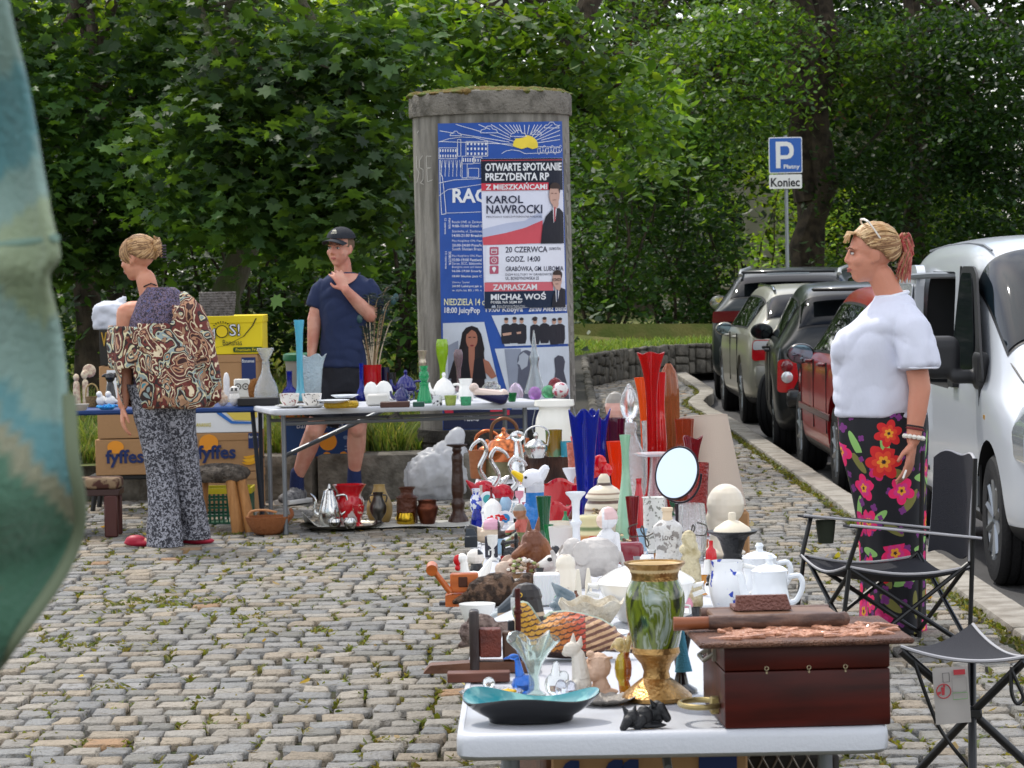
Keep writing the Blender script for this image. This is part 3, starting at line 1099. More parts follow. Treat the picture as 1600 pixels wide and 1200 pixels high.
 ph=layer('photo_print',P,[[(692,505),(756.5,503),(788,640),(693.5,640)],[(768,493),(887,489),(888.5,537),(789,541)],[(773,545),(889,541),(891,640),(801,640)]],paper('#ccd4df'),.0075)
 layer('grey_panel',ph,[[(788,545.5),(806,545),(808,640),(800,640)],[(700,540),(716,532),(716,600),(700,610)],[(806,545),(814,545),(816,640),(808,640)]],paper('#8f97a8'),.0095)
 layer('dark_hair',ph,[[(702,606),(710,570),(720,535),(728,513),(746,513),(755,540),(758,570),(757,606)]],paper('#2a2428'),.01)
 layer('dark_hair',ph,[[(722,520),(728,512),(737,509),(746,512),(752,522),(757,545),(755,560),(748,556),(744,530),(730,528),(724,560),(716,590),(700,592),(708,565),(718,545)]],paper('#241f22'),.0105)
 layer('skin_area',ph,[oval(737,530,9,15),[(732,540),(742,540),(741,590),(733,592)],[(754,560),(764,565),(776,588),(768,592),(756,580)]],paper('#a8705c'),.0115)
 layer('dark_hair',ph,[[(728,517),(737,511),(747,517),(745,520),(737,515),(730,522)],[(732,526.5),(736,526),(736,527.5),(732,528)],[(739,526),(743,526.5),(743,528),(739,527.5)]],paper('#241f22'),.0125)
 layer('lips',ph,[oval(737.5,540,3,1.2,10)],paper('#7c2a34'),.0125)
 layer('dark_clothing',ph,[[(722,560),(732,562),(736,592),(716,592)],[(741,562),(754,556),(760,592),(738,592)]],paper('#1f1d24'),.012)
 fig,hd,hr=[],[],[]
 for x,y in((791,501),(804,500),(815,501),(836,502),(851,500),(866,502),(875,501)):
  fig.append([(x-3,y+5),(x+3,y+5),(x+7.5,y+8),(x+8,y+28),(x+6,y+36),(x-6,y+36.5),(x-8,y+28),(x-7.5,y+8)])
  hd.append(oval(x,y,3.2,4.6,14))
  hr.append(oval(x,y-2.6,3.4,2.4,12))
 layer('dark_clothing',ph,fig,paper('#2a2a33'),.0095)
 layer('skin_area',ph,hd+[[(785,521),(799,519),(799,523),(786,525)],[(807,519),(814,518),(814,521),(808,522)]],paper('#c39a86'),.0105)
 layer('dark_hair',ph,hr+[oval(836,500,5,5.5,14)[7:]],paper('#3a3234'),.0115)
 layer('grey_figure',ph,[oval(822,565,14,18),[(810,575),(836,572),(842,625),(806,628)]],paper('#5c6070'),.0105)
 layer('pale_face',ph,[[(811,556),(818,550),(826,556),(824,572),(815,578),(812,570),(808,568),(811,563)]],paper('#a9b1bd'),.0115)
 layer('grey_figure',ph,[[(866,560),(872,555),(880,557),(883,565),(881,580),(886,600),(890,626),(862,626),(865,600),(868,580)]],paper('#4b4d5a'),.0105)
 layer('footer_band',P,[[(693.5,640),(891,640),(891.5,667),(692.5,671)]],paper('#262d4a'),.0085)
 layer('red_block',P,[[(766,640.5),(796,640.5),(796,656),(766,656)],[(694,641),(708,641),(709,648),(696,646)]],paper('#c6324a'),.0095)
 lg=MB()
 letters(lg,'Festiwal',726,646,748,658,.0095,0)
 build('lettering',lg,PW,P,flatshade=True)
poster_blue()
def poster_meeting():
 o=.0135
 mb=MB()
 sheet_on(mb,[(751,248),(878.5,246.5),(884,480),(757,482.5)],o)
 P=build('poster',mb,paper('#dcdfee'),column,sharp=180)
 P['label']='white, black and red meeting announcement poster'
 layer('black_band',P,[[(751.2,248.2),(878.3,246.7),(879.4,296.5),(752.2,298)]],PN,o+.002)
 layer('rule',P,[[(752,250.5),(878.3,249.2),(878.3,250.2),(752,251.5)]],paper('#c84a58'),o+.004)
 layer('red_band',P,[[(752,286.5),(857,285),(857,296.8),(752.3,298.2)]],paper('#c93a4c'),o+.004)
 t=MB()
 letters(t,'OTWARTE SPOTKANIE',758,255,877.5,267.5,o+.006,.03,1.2)
 letters(t,'PREZYDENTA RP',758.5,270.5,858,282.5,o+.006,.03,1)
 letters(t,'Z MIESZKAŃCAMI',759,285.5,855,296.6,o+.006,.025,.8)
 letters(t,'ZAPRASZAM',770,444.5,839,453.5,o+.006,.02,.8)
 letters(t,'MICHAŁ WOŚ',767,456.5,853,469,o+.006,.03,1)
 letters(t,'POSEŁ NA SEJM RP',767,470.5,816,475.5,o+.006,.012,.5)
 letters(t,'Biuro Poselskie Michał Woś',777,476.6,820,478.8,o+.006,0)
 letters(t,'Racibórz, ul. 47-400 Racibórz',777,479.3,824,481.3,o+.006,0)
 f=layer('flag_motif',P,[[(753.6,358),(790,349),(820,345),(846,330),(850,352),(800,362),(754,372)]],paper('#b9c1da'),o+.002)
 layer('flag_motif',P,[[(754,371),(790,364),(820,356),(848,344),(848,380),(755,383)]],paper('#cf5560'),o+.0025)
 t2=MB()
 letters(t2,'KAROL',760,306,817.5,318.3,o+.005,.015,.8)
 letters(t2,'NAWROCKI',760,320.5,847.5,334,o+.005,.015,.9)
 letters(t2,'PREZYDENT RZECZYPOSPOLITEJ POLSKIEJ',760,337.5,846,341,o+.005,0,.6)
 layer('white_panel',P,[rounded([(760,383.5),(881.4,381),(882.8,440),(758,441)],4)],paper('#e3e5f0'),o+.0045)
 letters(t2,'20 CZERWCA',790,385.5,855.5,394.8,o+.0065,.015,.7)
 letters(t2,'(SOBOTA)',858,386.5,876,392,o+.0065,.006,.4)
 letters(t2,'GODZ. 14:00',790,400.5,844,409.3,o+.0065,.015,.6)
 letters(t2,'GRABÓWKA, GM. LUBOMIA',790,414.5,880.5,425,o+.0065,.012,.8)
 letters(t2,'DOM KULTURY W GRABÓWCE',790,426.4,862,430.8,o+.0065,0,.6)
 letters(t2,'UL. BORDYNOWSKA 25',790,432.6,842,437.4,o+.0065,.006,.5)
 layer('icon_square',P,[rounded([(765,y),(779,y-.3),(779,y+12.8),(765,y+13)],2)for y in(386,400.5,415)],paper('#b65a72'),o+.0065)
 ic=MB()
 line_on(ic,[(768,389.5),(776,389.4),(776,395.5),(768,395.7),(768,389.5)],.9,o+.0085)
 line_on(ic,[(768,391.5),(776,391.4)],.9,o+.0085)
 line_on(ic,oval(772,406.8,4,4,16)+[(776,406.8)],.9,o+.0085)
 line_on(ic,[(772,404.5),(772,407),(774,408)],.8,o+.0085)
 sheet_on(ic,oval(772,419.8,3,3,12,pi*.9,pi*2.1)+[(772,426)],o+.0085)
 build('icon',ic,PW,P,flatshade=True)
 layer('pink_band',P,[[(757,441.5),(864,440),(864.4,454),(757,455.5)]],paper('#cf6772'),o+.003)
 layer('navy_band',P,[[(757,455.5),(883.4,453.5),(884,479.8),(757,482.2)]],paper('#1b2a42'),o+.003)
 build('lettering',t,PW,P,flatshade=True)
 build('lettering',t2,paper('#232741'),P,flatshade=True)
 lg=MB()
 sheet_on(lg,[(768,481),(769,477),(771,478),(773,476),(775,481)],o+.006)
 build('emblem',lg,paper('#aeb6c4'),P,flatshade=True)
 def man(name,cx,cy,rx,ry,sh,tie):
  q=o+.007
  k=layer(name,P,[sh],paper('#24252f'),q)
  layer('shirt_front',k,[[(cx-3,cy+ry*.9),(cx+4,cy+ry*.9),(cx+1.5,cy+ry*2.3),(cx-1.5,cy+ry*2.6)]],paper('#e3e4ea'),q+.002)
  layer('neck_tie',k,[[(cx-.8,cy+ry*1.15),(cx+1.6,cy+ry*1.15),(cx+1.4,cy+ry*2.4),(cx-.6,cy+ry*2.5)]],paper(tie),q+.004)
  layer('face',k,[oval(cx,cy,rx,ry),oval(cx+rx*.2,cy+ry*.8,rx*.6,ry*.5)],paper('#c8a293'),q+.003)
  layer('hair',k,[oval(cx+.6,cy-ry*.62,rx*1.02,ry*.5,18,pi,2*pi)+[(cx+rx*1.0,cy-ry*.1),(cx+rx*.7,cy-ry*.55),(cx-rx*.5,cy-ry*.55)]],paper('#3d302c'),q+.005)
  fm=MB()
  for e in(-.45,.25):
   line_on(fm,[(cx+rx*(e-.2),cy-ry*.12),(cx+rx*(e+.2),cy-ry*.12)],1.0,q+.005)
  line_on(fm,[(cx-rx*.35,cy+ry*.5),(cx+rx*.3,cy+ry*.48)],.8,q+.005)
  build('features',fm,paper('#6d4a42'),k,flatshade=True)
  return k
 man('printed_man',866.5,304,8.2,17,[(845,380.5),(848,352),(853,338),(862,328),(866,326),(874,325),(880.2,332),(881.3,380)],'#b4434f')
 k=man('printed_man',870.5,437,7.4,13.5,[(862,480),(864,462),(869,454),(876,449),(883,452),(884,479.5)],'#2a3a5c')
 g=MB()
 line_on(g,[(863.5,436),(869,435.8),(869,438.5),(864,438.8),(863.5,436)],.8,o+.013)
 line_on(g,[(870.5,435.8),(876,435.5),(876,438.2),(870.8,438.4),(870.5,435.8)],.8,o+.013)
 build('glasses',g,paper('#1f2228'),k,flatshade=True)
poster_meeting()
mb=MB()
r_=np.random.default_rng(8)
for k in range(26):
 y=200+k*17+r_.uniform(-4,4)
 x0=880+(y-190)*.027+r_.uniform(0,4)
 sheet_on(mb,[(x0,y),(x0+r_.uniform(2,5),y+r_.uniform(-2,2)),(x0+r_.uniform(2,6),y+r_.uniform(5,15)),(x0+r_.uniform(0,2),y+r_.uniform(6,14))],.003)
build('paper_scrap',mb,paper('#8f8c84',.8),column,flatshade=True)
mb=MB()
line_on(mb,[(651,244),(651,262),(655,270),(652,284),(650,285)],1.0,.003)
line_on(mb,[(660,243),(656,250),(656,262),(661,265),(661,280),(657,286),(662,288)],1.0,.003)
line_on(mb,[(674,244),(666,244),(667,262),(673,262),(667,264),(668,284),(676,281)],1.0,.003)
line_on(mb,[(652,208),(654,204)],1,.003)
build('scratched_graffiti',mb,M('#b5b2aa',.8),column,flatshade=True)
#  parked vehicles
TYRE=M('#131315',.75,bump=(90,.3))
RIM=M('#9a9da0',.35,.85)
BLKP=M('#17181a',.5)
CGLASS=M('#0b0e10',.03,spec=.35)
CHROME=M('#c8cacc',.12,1.0)
REDL=M('#a80f18',.1,coat=1.0)
CLEARL=M('#cfd2d4',.08,coat=1.0,metal=.4)
def boolcut(o,cutters):
 for q in cutters:
  m_=o.modifiers.new('b','BOOLEAN')
  m_.operation='DIFFERENCE'
  m_.solver='EXACT'
  m_.object=q
 me=bpy.data.meshes.new_from_object(o.evaluated_get(bpy.context.evaluated_depsgraph_get()))
 o.modifiers.clear()
 o.data=me
 for q in cutters:
  bpy.data.objects.remove(q)
def shell(st,W_,sub=2,zone=None):
 """st rows: y, sill z, low z, belt z, roof-edge z, roof z, belt half-width, roof half-width -> closed subdivided body"""
 rings=[]
 for(y,zs,z1,zb,ze,zr,wb,wr)in st:
  half=[(wb*.88,zs),(wb*.99,zs+.06),(wb,z1),(wb*.995,zb-.05),(wb*.955,zb),(wr,ze),(wr*.86,zr-.012),(wr*.4,zr)]
  ring=[(x,y,z)for x,z in half]+[(-x,y,z)for x,z in reversed(half)]
  rings.append(ring)
 mb=MB()
 n=len(rings[0])
 vs=[p for r in rings for p in r]
 mb.loft(rings)
 me=raw_mesh('b',mb.v,mb.f,[zone(k//n,k%n)for k in range((len(rings)-1)*n)]+[0,0]if zone else None)
 for _ in range(5):
  me.materials.append(CGLASS)
 o=bpy.data.objects.new('b',me)
 COLL.objects.link(o)
 at=me.attributes.new('crease_edge','FLOAT','EDGE')
 cr=[]
 for e in me.edges:
  a,b=e.vertices
  end=(a<n and b<n)or(a>=(len(rings)-1)*n and b>=(len(rings)-1)*n)
  k=a%n,b%n
  cr.append(.55 if end else(.7 if k[0]==k[1]and k[0]in(0,n-1)else(.35 if k[0]==k[1]and k[0]in(4,n-5)else 0)))
 at.data.foreach_set('value',cr)
 m_=o.modifiers.new('s','SUBSURF')
 m_.levels=sub
 m_.render_levels=sub
 me2=bpy.data.meshes.new_from_object(o.evaluated_get(bpy.context.evaluated_depsgraph_get()))
 bpy.data.objects.remove(o)
 o=bpy.data.objects.new('body',me2)
 COLL.objects.link(o)
 return o
def wheel(th,x,y,r,w,side,turn=0,rimr=.66):
 """tyre with tread grooves, spoked rim facing outwards"""
 R=Euler((0,0,turn))
 def put(mb):
  return mb.xf(Matrix.Translation((x,y,r))@R.to_matrix().to_4x4()@Matrix.Rotation(pi/2*(1 if side>0 else-1),4,'Y'))
 mb=MB()
 h=w/2
 pr=[(r*.62,-h*.92),(r*.8,-h),(r*.93,-h*.97),(r*.985,-h*.8)]
 for g in(-.5,0,.5):
  pr+=[(r,h*(g-.2)),(r,h*(g-.06)),(r*.972,h*(g-.04)),(r*.972,h*(g+.04)),(r,h*(g+.06)),(r,h*(g+.2))]
 pr+=[(r*.985,h*.8),(r*.93,h*.97),(r*.8,h),(r*.62,h*.92)]
 mb.lathe(pr,n=40,close=False)
 wh=build('wheel',put(mb),TYRE,th)
 mb=MB()
 rr=r*rimr
 mb.lathe([(rr,-h*.8),(rr*1.0,h*.9),(rr*.95,h*.86),(rr*.88,h*.45),(.02,h*.3)],n=30)
 for k in range(10):
  a=2*pi*k/10
  mb.tube([(.03*cos(a),.03*sin(a),h*.62),(rr*.93*cos(a),rr*.93*sin(a),h*.8)],[.028,.02],n=6)
 mb.lathe([(.055,h*.4),(.055,h*.7),(.03,h*.78),(.001,h*.78)],n=14)
 build('rim',put(mb),RIM,wh)
def glaze(me,th,nm,test,grow=.004,surround=True,glassm=None):
 """glass lifted off the skin as a pane of its own with a black surround under it"""
 bm=bmesh.new()
 bm.from_mesh(me)
 bmesh.ops.recalc_face_normals(bm,faces=bm.faces[:])
 bad=[f for f in bm.faces if not test(f)]
 bmesh.ops.delete(bm,geom=bad,context='FACES')
 if not bm.faces:
  bm.free()
  return
 bm.normal_update()
 if surround:
  b2=bm.copy()
  for v in b2.verts:
   v.co+=v.normal*grow*.6
  m2=bpy.data.meshes.new('window')
  b2.to_mesh(m2)
  b2.free()
  m2.materials.clear()
  m2.materials.append(BLKP)
  m2.polygons.foreach_set('material_index',[0]*len(m2.polygons))
  so=bpy.data.objects.new('window_seal',m2)
  COLL.objects.link(so)
  so.parent=th
 else:
  so=th
 rim=[e for e in bm.edges if e.is_boundary]
 mv={}
 for e in rim:
  for v in e.verts:
   cs=[f.calc_center_median()for f in v.link_faces]
   t=sum(cs,Vector())/len(cs)
   mv[v]=(t-v.co)
 for v,d in mv.items():
  v.co+=d.normalized()*.022
 for v in bm.verts:
  v.co+=v.normal*grow*1.6
 m3=bpy.data.meshes.new('window')
 bm.to_mesh(m3)
 bm.free()
 m3.materials.clear()
 m3.materials.append(glassm or CGLASS)
 m3.polygons.foreach_set('material_index',[0]*len(m3.polygons))
 m3.polygons.foreach_set('use_smooth',[True]*len(m3.polygons))
 w=bpy.data.objects.new(nm,m3)
 COLL.objects.link(w)
 w.parent=so
 return w
def car(name,label,loc,rz,paint,st,W_,wb,wr,extra,wheelw=.205,turn=0,zr0=0,front_ax=.8,group='cars parked along the kerb'):
 """axis y runs from the rear bumper forwards"""
 th=thing(name,label,'car',loc,rz,group)
 def zone(i,j):
  if j in(5,6,7,8,9):
   return{2:1,6:2}.get(i,0)
  if j in(4,10):
   return{3:3,4:3,5:4,6:4}.get(i,0)
  return 0
 o=shell(st,W_,3,zone)
 skin=o.data.copy()
 ax=[front_ax,front_ax+wb]
 cut=[]
 for y in ax:
  mb=MB()
  mb.tube([(-W_,y,wr+.01),(W_,y,wr+.01)],wr+.055,n=36)
  q=bpy.data.objects.new('q',raw_mesh('q',mb.v,mb.f))
  COLL.objects.link(q)
  cut.append(q)
 boolcut(o,cut)
 me=o.data
 me.materials.clear()
 for m_ in(paint,CGLASS,BLKP):
  me.materials.append(m_)
 co=np.empty(len(me.polygons)*3)
 me.polygons.foreach_get('center',co)
 nn=np.empty(len(me.polygons)*3)
 me.polygons.foreach_get('normal',nn)
 co,nn=co.reshape(-1,3),nn.reshape(-1,3)
 mi=np.zeros(len(co),np.int32)
 for i,(p,q)in enumerate(zip(co,nn)):
  for y in ax:
   if hypot(p[1]-y,p[2]-wr-.01)<wr+.052 and abs(p[0])<W_/2-.01:
    mi[i]=2
  if p[2]<st[1][1]+.03:
   mi[i]=2
 me.polygons.foreach_set('material_index',mi)
 me.polygons.foreach_set('use_smooth',[True]*len(mi))
 me.set_sharp_from_angle(angle=radians(38))
 o.parent=th
 for k,nm in((1,'rear_window'),(2,'windscreen')):
  glaze(skin,th,nm,lambda f:f.material_index==k)
 for sd in(-1,1):
  for k in(3,4):
   glaze(skin,th,'side_window',lambda f:f.material_index==k and f.calc_center_median().x*sd>0)
 for sd in(-1,1):
  for k,y in enumerate(ax):
   wheel(th,sd*(W_/2-wheelw/2-.012),y,wr,wheelw,sd,turn if k else 0)
 extra(th,o)
 return th
def mirror_on(th,x,y,z,col,sd=-1,s=1.0,gl='#7d8c94',back=True):
 """door mirror; glass looks backwards (towards -y)"""
 mb=MB()
 mb.ell((x+sd*.1*s,y,z),(.105*s,.06*s,.075*s),16)
 mb.box((x+sd*.02*s,y+.02,z-.05*s),(.1*s,.05*s,.04*s),bev=.012)
 m_=build('door_mirror',fuse(mb,.008,3),col,th)
 g=MB()
 g.lathe([(.001,0),(.085*s,0),(.088*s,.008),(.001,.009)],n=22)
 g.xf(Matrix.Translation((x+sd*.105*s,y-.052*s,z))@Matrix.Diagonal((1,1,.72,1))@Matrix.Rotation(pi/2,4,'X'))
 build('mirror_glass',g,M(gl,.04,.9),m_)
def lamp(nm,th,poly,y0,y1,m_,parent=None,bow=0):
 mb=MB()
 mb.prism(rounded(poly,.02),y0,y1)
 return build(nm,mb,m_,parent or th)
def plate_on(th,y,z,txt=None,w=.52,h=.114):
 mb=MB()
 mb.box((0,y,z),(w,.02,h),bev=.006)
 p=build('number_plate',mb,M('#d9dadb',.4),th)
def handles(th,W_,ys,z,m_):
 for sd in(-1,1):
  for y in ys:
   mb=MB()
   mb.tube([(sd*(W_/2-.01),y-.09,z),(sd*(W_/2+.025),y-.06,z),(sd*(W_/2+.025),y+.06,z),(sd*(W_/2-.01),y+.09,z)],.013,n=8)
   build('door_handle',mb,m_,th)
def seams(th,W_,ys,z0,z1,t=.004):
 for sd in(-1,1):
  for y in ys:
   mb=MB()
   mb.box((sd*(W_/2-.004),y,(z0+z1)/2),(.012,t*1.6,z1-z0))
   build('door_seam',mb,BLKP,th)
def st_hatch(L_,H_,W_,hood=.86,belt=.93,zs=.2,rake=.42,bon=1.0,wag=0.0):
 w=W_/2
 return[(0.0,zs+.12,.5,.72,.8,.82,w*.84,w*.72),(.05,zs+.06,.52,belt-.06,belt-.02,belt,w*.93,w*.78),(.11+wag*.02,zs+.04,.53,belt,belt+.1,belt+.12,w*.97,w*.74),(rake,zs,.53,belt+.01,H_-.1,H_-.055,w,w*.655),(rake+.5,zs,.53,belt,H_-.055,H_-.005,w,w*.69),(L_*.5,zs,.53,belt-.01,H_-.045,H_,w,w*.7),(L_*.61,zs,.53,belt-.02,H_-.12,H_-.07,w,w*.68),(L_*.745,zs,.53,hood+.05,hood+.11,hood+.125,w,w*.74),(L_*.78,zs,.53,hood+.01,hood+.05,hood+.06,w*.99,w*.74),(L_*.9,zs,.52,hood-.04,hood-.005,hood+.01,w*.96,w*.7),(L_*.975,zs+.03,.5,hood-.16,hood-.12,hood-.1,w*.88,w*.64),(L_,zs+.08,.46,hood-.26,hood-.23,hood-.22,w*.76,w*.55)]
def paintm(h,metal=.35,rough=.33):
 return M(h,rough,metal,coat=.45)
ZR=-.122
def ex_black(th,o):
 for sd in(-1,1):
  p=MB()
  p.prism(rounded([(sd*.80,.55),(sd*.79,.82),(sd*.64,.82),(sd*.62,.66),(sd*.68,.55)],.04),-.02,.16)
  t=build('tail_light',p,REDL,th)
  for z in(.765,.675):
   q=MB()
   q.lathe([(.001,0),(.048,.0),(.048,.012),(.034,.02),(.001,.02)],n=20)
   q.xf(Matrix.Translation((sd*.715,-.016,z))@Matrix.Rotation(pi/2,4,'X'))
   build('round_lamp',q,CLEARL if z<.7 else M('#6d2026',.1,coat=1),t)
 mirror_on(th,-.76,2.4,1.0,BLKP,s=1.0,gl='#2a3034')
 mb=MB()
 mb.box((0,-.03,.5),(1.45,.1,.16),bev=.04,seg=2)
 build('rear_bumper',mb,M('#0d0f11',.35,coat=.6),th)
 plate_on(th,-.02,.78)
 mb=MB()
 mb.box((0,.3,1.385),(.98,.2,.03),bev=.012)
 build('roof_spoiler',mb,paintm('#0c1113'),th)
 handles(th,1.66,(1.35,2.2),.86,BLKP)
 seams(th,1.66,(1.1,1.95),.4,.9)
 mb=MB()
 mb.tube([(-.5,.12,1.0),(.1,.1,1.02),(.35,.14,1.04)],.012,n=6)
 build('rear_wiper',mb,BLKP,th)
H1=1.45
yb=25.3
car('parked_car','black hatchback with round red and white tail lamps, wheels turned',(2.973,24.64,ZR),-.06,paintm('#0e1416'),st_hatch(3.95,H1,1.66),1.66,2.45,.305,ex_black,turn=-.35,front_ax=.72)
def ex_silver(th,o):
 for sd in(-1,1):
  p=MB()
  p.prism(rounded([(sd*.82,.65),(sd*.81,.86),(sd*.58,.86),(sd*.56,.67)],.05),-.01,.2)
  t=build('tail_light',p,REDL,th)
  q=MB()
  q.prism(rounded([(sd*.81,.76),(sd*.80,.85),(sd*.585,.85),(sd*.58,.77)],.03),-.016,.1)
  build('clear_lens',q,CLEARL,t)
 mirror_on(th,-.8,2.62,.92,paintm('#8f8d80'),s=.95)
 mb=MB()
 mb.box((0,-.02,.5),(1.6,.12,.24),bev=.05,seg=2)
 build('rear_bumper',mb,paintm('#85837a'),th)
 plate_on(th,-.02,.78)
 for sd in(-1,1):
  mb=MB()
  mb.tube([(sd*.53,.6,1.33),(sd*.53,.75,1.365),(sd*.54,2.2,1.385),(sd*.54,2.35,1.35)],.016,n=8)
  build('roof_rail',mb,CHROME,th)
 handles(th,1.76,(1.35,2.35),.86,paintm('#8f8d80'))
 seams(th,1.76,(1.15,2.1),.4,.9)
H2=1.40
car('parked_car','silver beige estate car with clear topped red tail lamps',(3.177,29.53,ZR),0,paintm('#a19f92',.45,.34),st_hatch(4.5,H2,1.76,rake=.5),1.76,2.65,.315,ex_silver,front_ax=.85)
def ex_suv(th,o):
 for sd in(-1,1):
  mb=MB()
  mb.tube([(sd*.58,.5,1.47),(sd*.58,.65,1.52),(sd*.6,2.4,1.55),(sd*.59,2.6,1.5)],.024,n=8)
  build('roof_rail',mb,M('#b9bcbc',.3,.8),th)
  p=MB()
  p.prism(rounded([(sd*.88,.92),(sd*.87,1.06),(sd*.4,1.06),(sd*.42,.96)],.03),-.02,.2)
  build('tail_light',p,M('#5a1016',.15,coat=1),th)
 mirror_on(th,-.9,2.9,1.12,paintm('#10171a'),s=1.25,gl='#c8d0d4')
 mb=MB()
 mb.box((0,.3,1.505),(1.1,.26,.035),bev=.014)
 sp=build('roof_spoiler',mb,paintm('#10171a'),th)
 mb=MB()
 mb.box((0,.17,1.485),(.5,.02,.018),bev=.004)
 build('brake_light',mb,M('#8b9399',.2,coat=1),sp)
 mb=MB()
 mb.box((0,-.03,.52),(1.6,.12,.3),bev=.05,seg=2)
 build('rear_bumper',mb,M('#0c1012',.4,coat=.5),th)
 plate_on(th,-.03,.84)
 handles(th,1.86,(1.5,2.5),.98,BLKP)
H3=1.56
car('parked_car','dark green black sport utility vehicle with silver roof rails, farthest in the row',(3.22,34.96,ZR),-.15,paintm('#131d1e'),st_hatch(4.5,H3,1.86,hood=1.0,belt=1.06,zs=.26,rake=.5),1.86,2.68,.35,ex_suv,front_ax=.85)
def ex_red(th,o):
 mirror_on(th,-.8,2.5,.93,paintm('#1a1214'),s=1.05,gl='#8fa6b5')
 handles(th,1.72,(1.4,2.3),.88,paintm('#5f0f14'))
 seams(th,1.72,(1.15,2.05,2.98),.4,.9)
 for sd in(-1,1):
  p=MB()
  p.prism(rounded([(sd*.84,.72),(sd*.83,.96),(sd*.6,.94),(sd*.6,.74)],.04),-.01,.2)
  build('tail_light',p,REDL,th)
  mb=MB()
  mb.box((sd*.862,2.0,.52),(.014,2.2,.05),bev=.006)
  build('rubbing_strip',mb,paintm('#4d0c11'),th)
 mb=MB()
 mb.box((0,-.02,.5),(1.5,.12,.24),bev=.05,seg=2)
 build('rear_bumper',mb,paintm('#5f0f14'),th)
H4=1.45
car('parked_car','dark red hatchback with wheel covers, just beyond the woman in white',(3.08,20.13,ZR),0,paintm('#9a1019',.15,.32),st_hatch(4.05,H4,1.72),1.72,2.55,.31,ex_red,front_ax=.75)
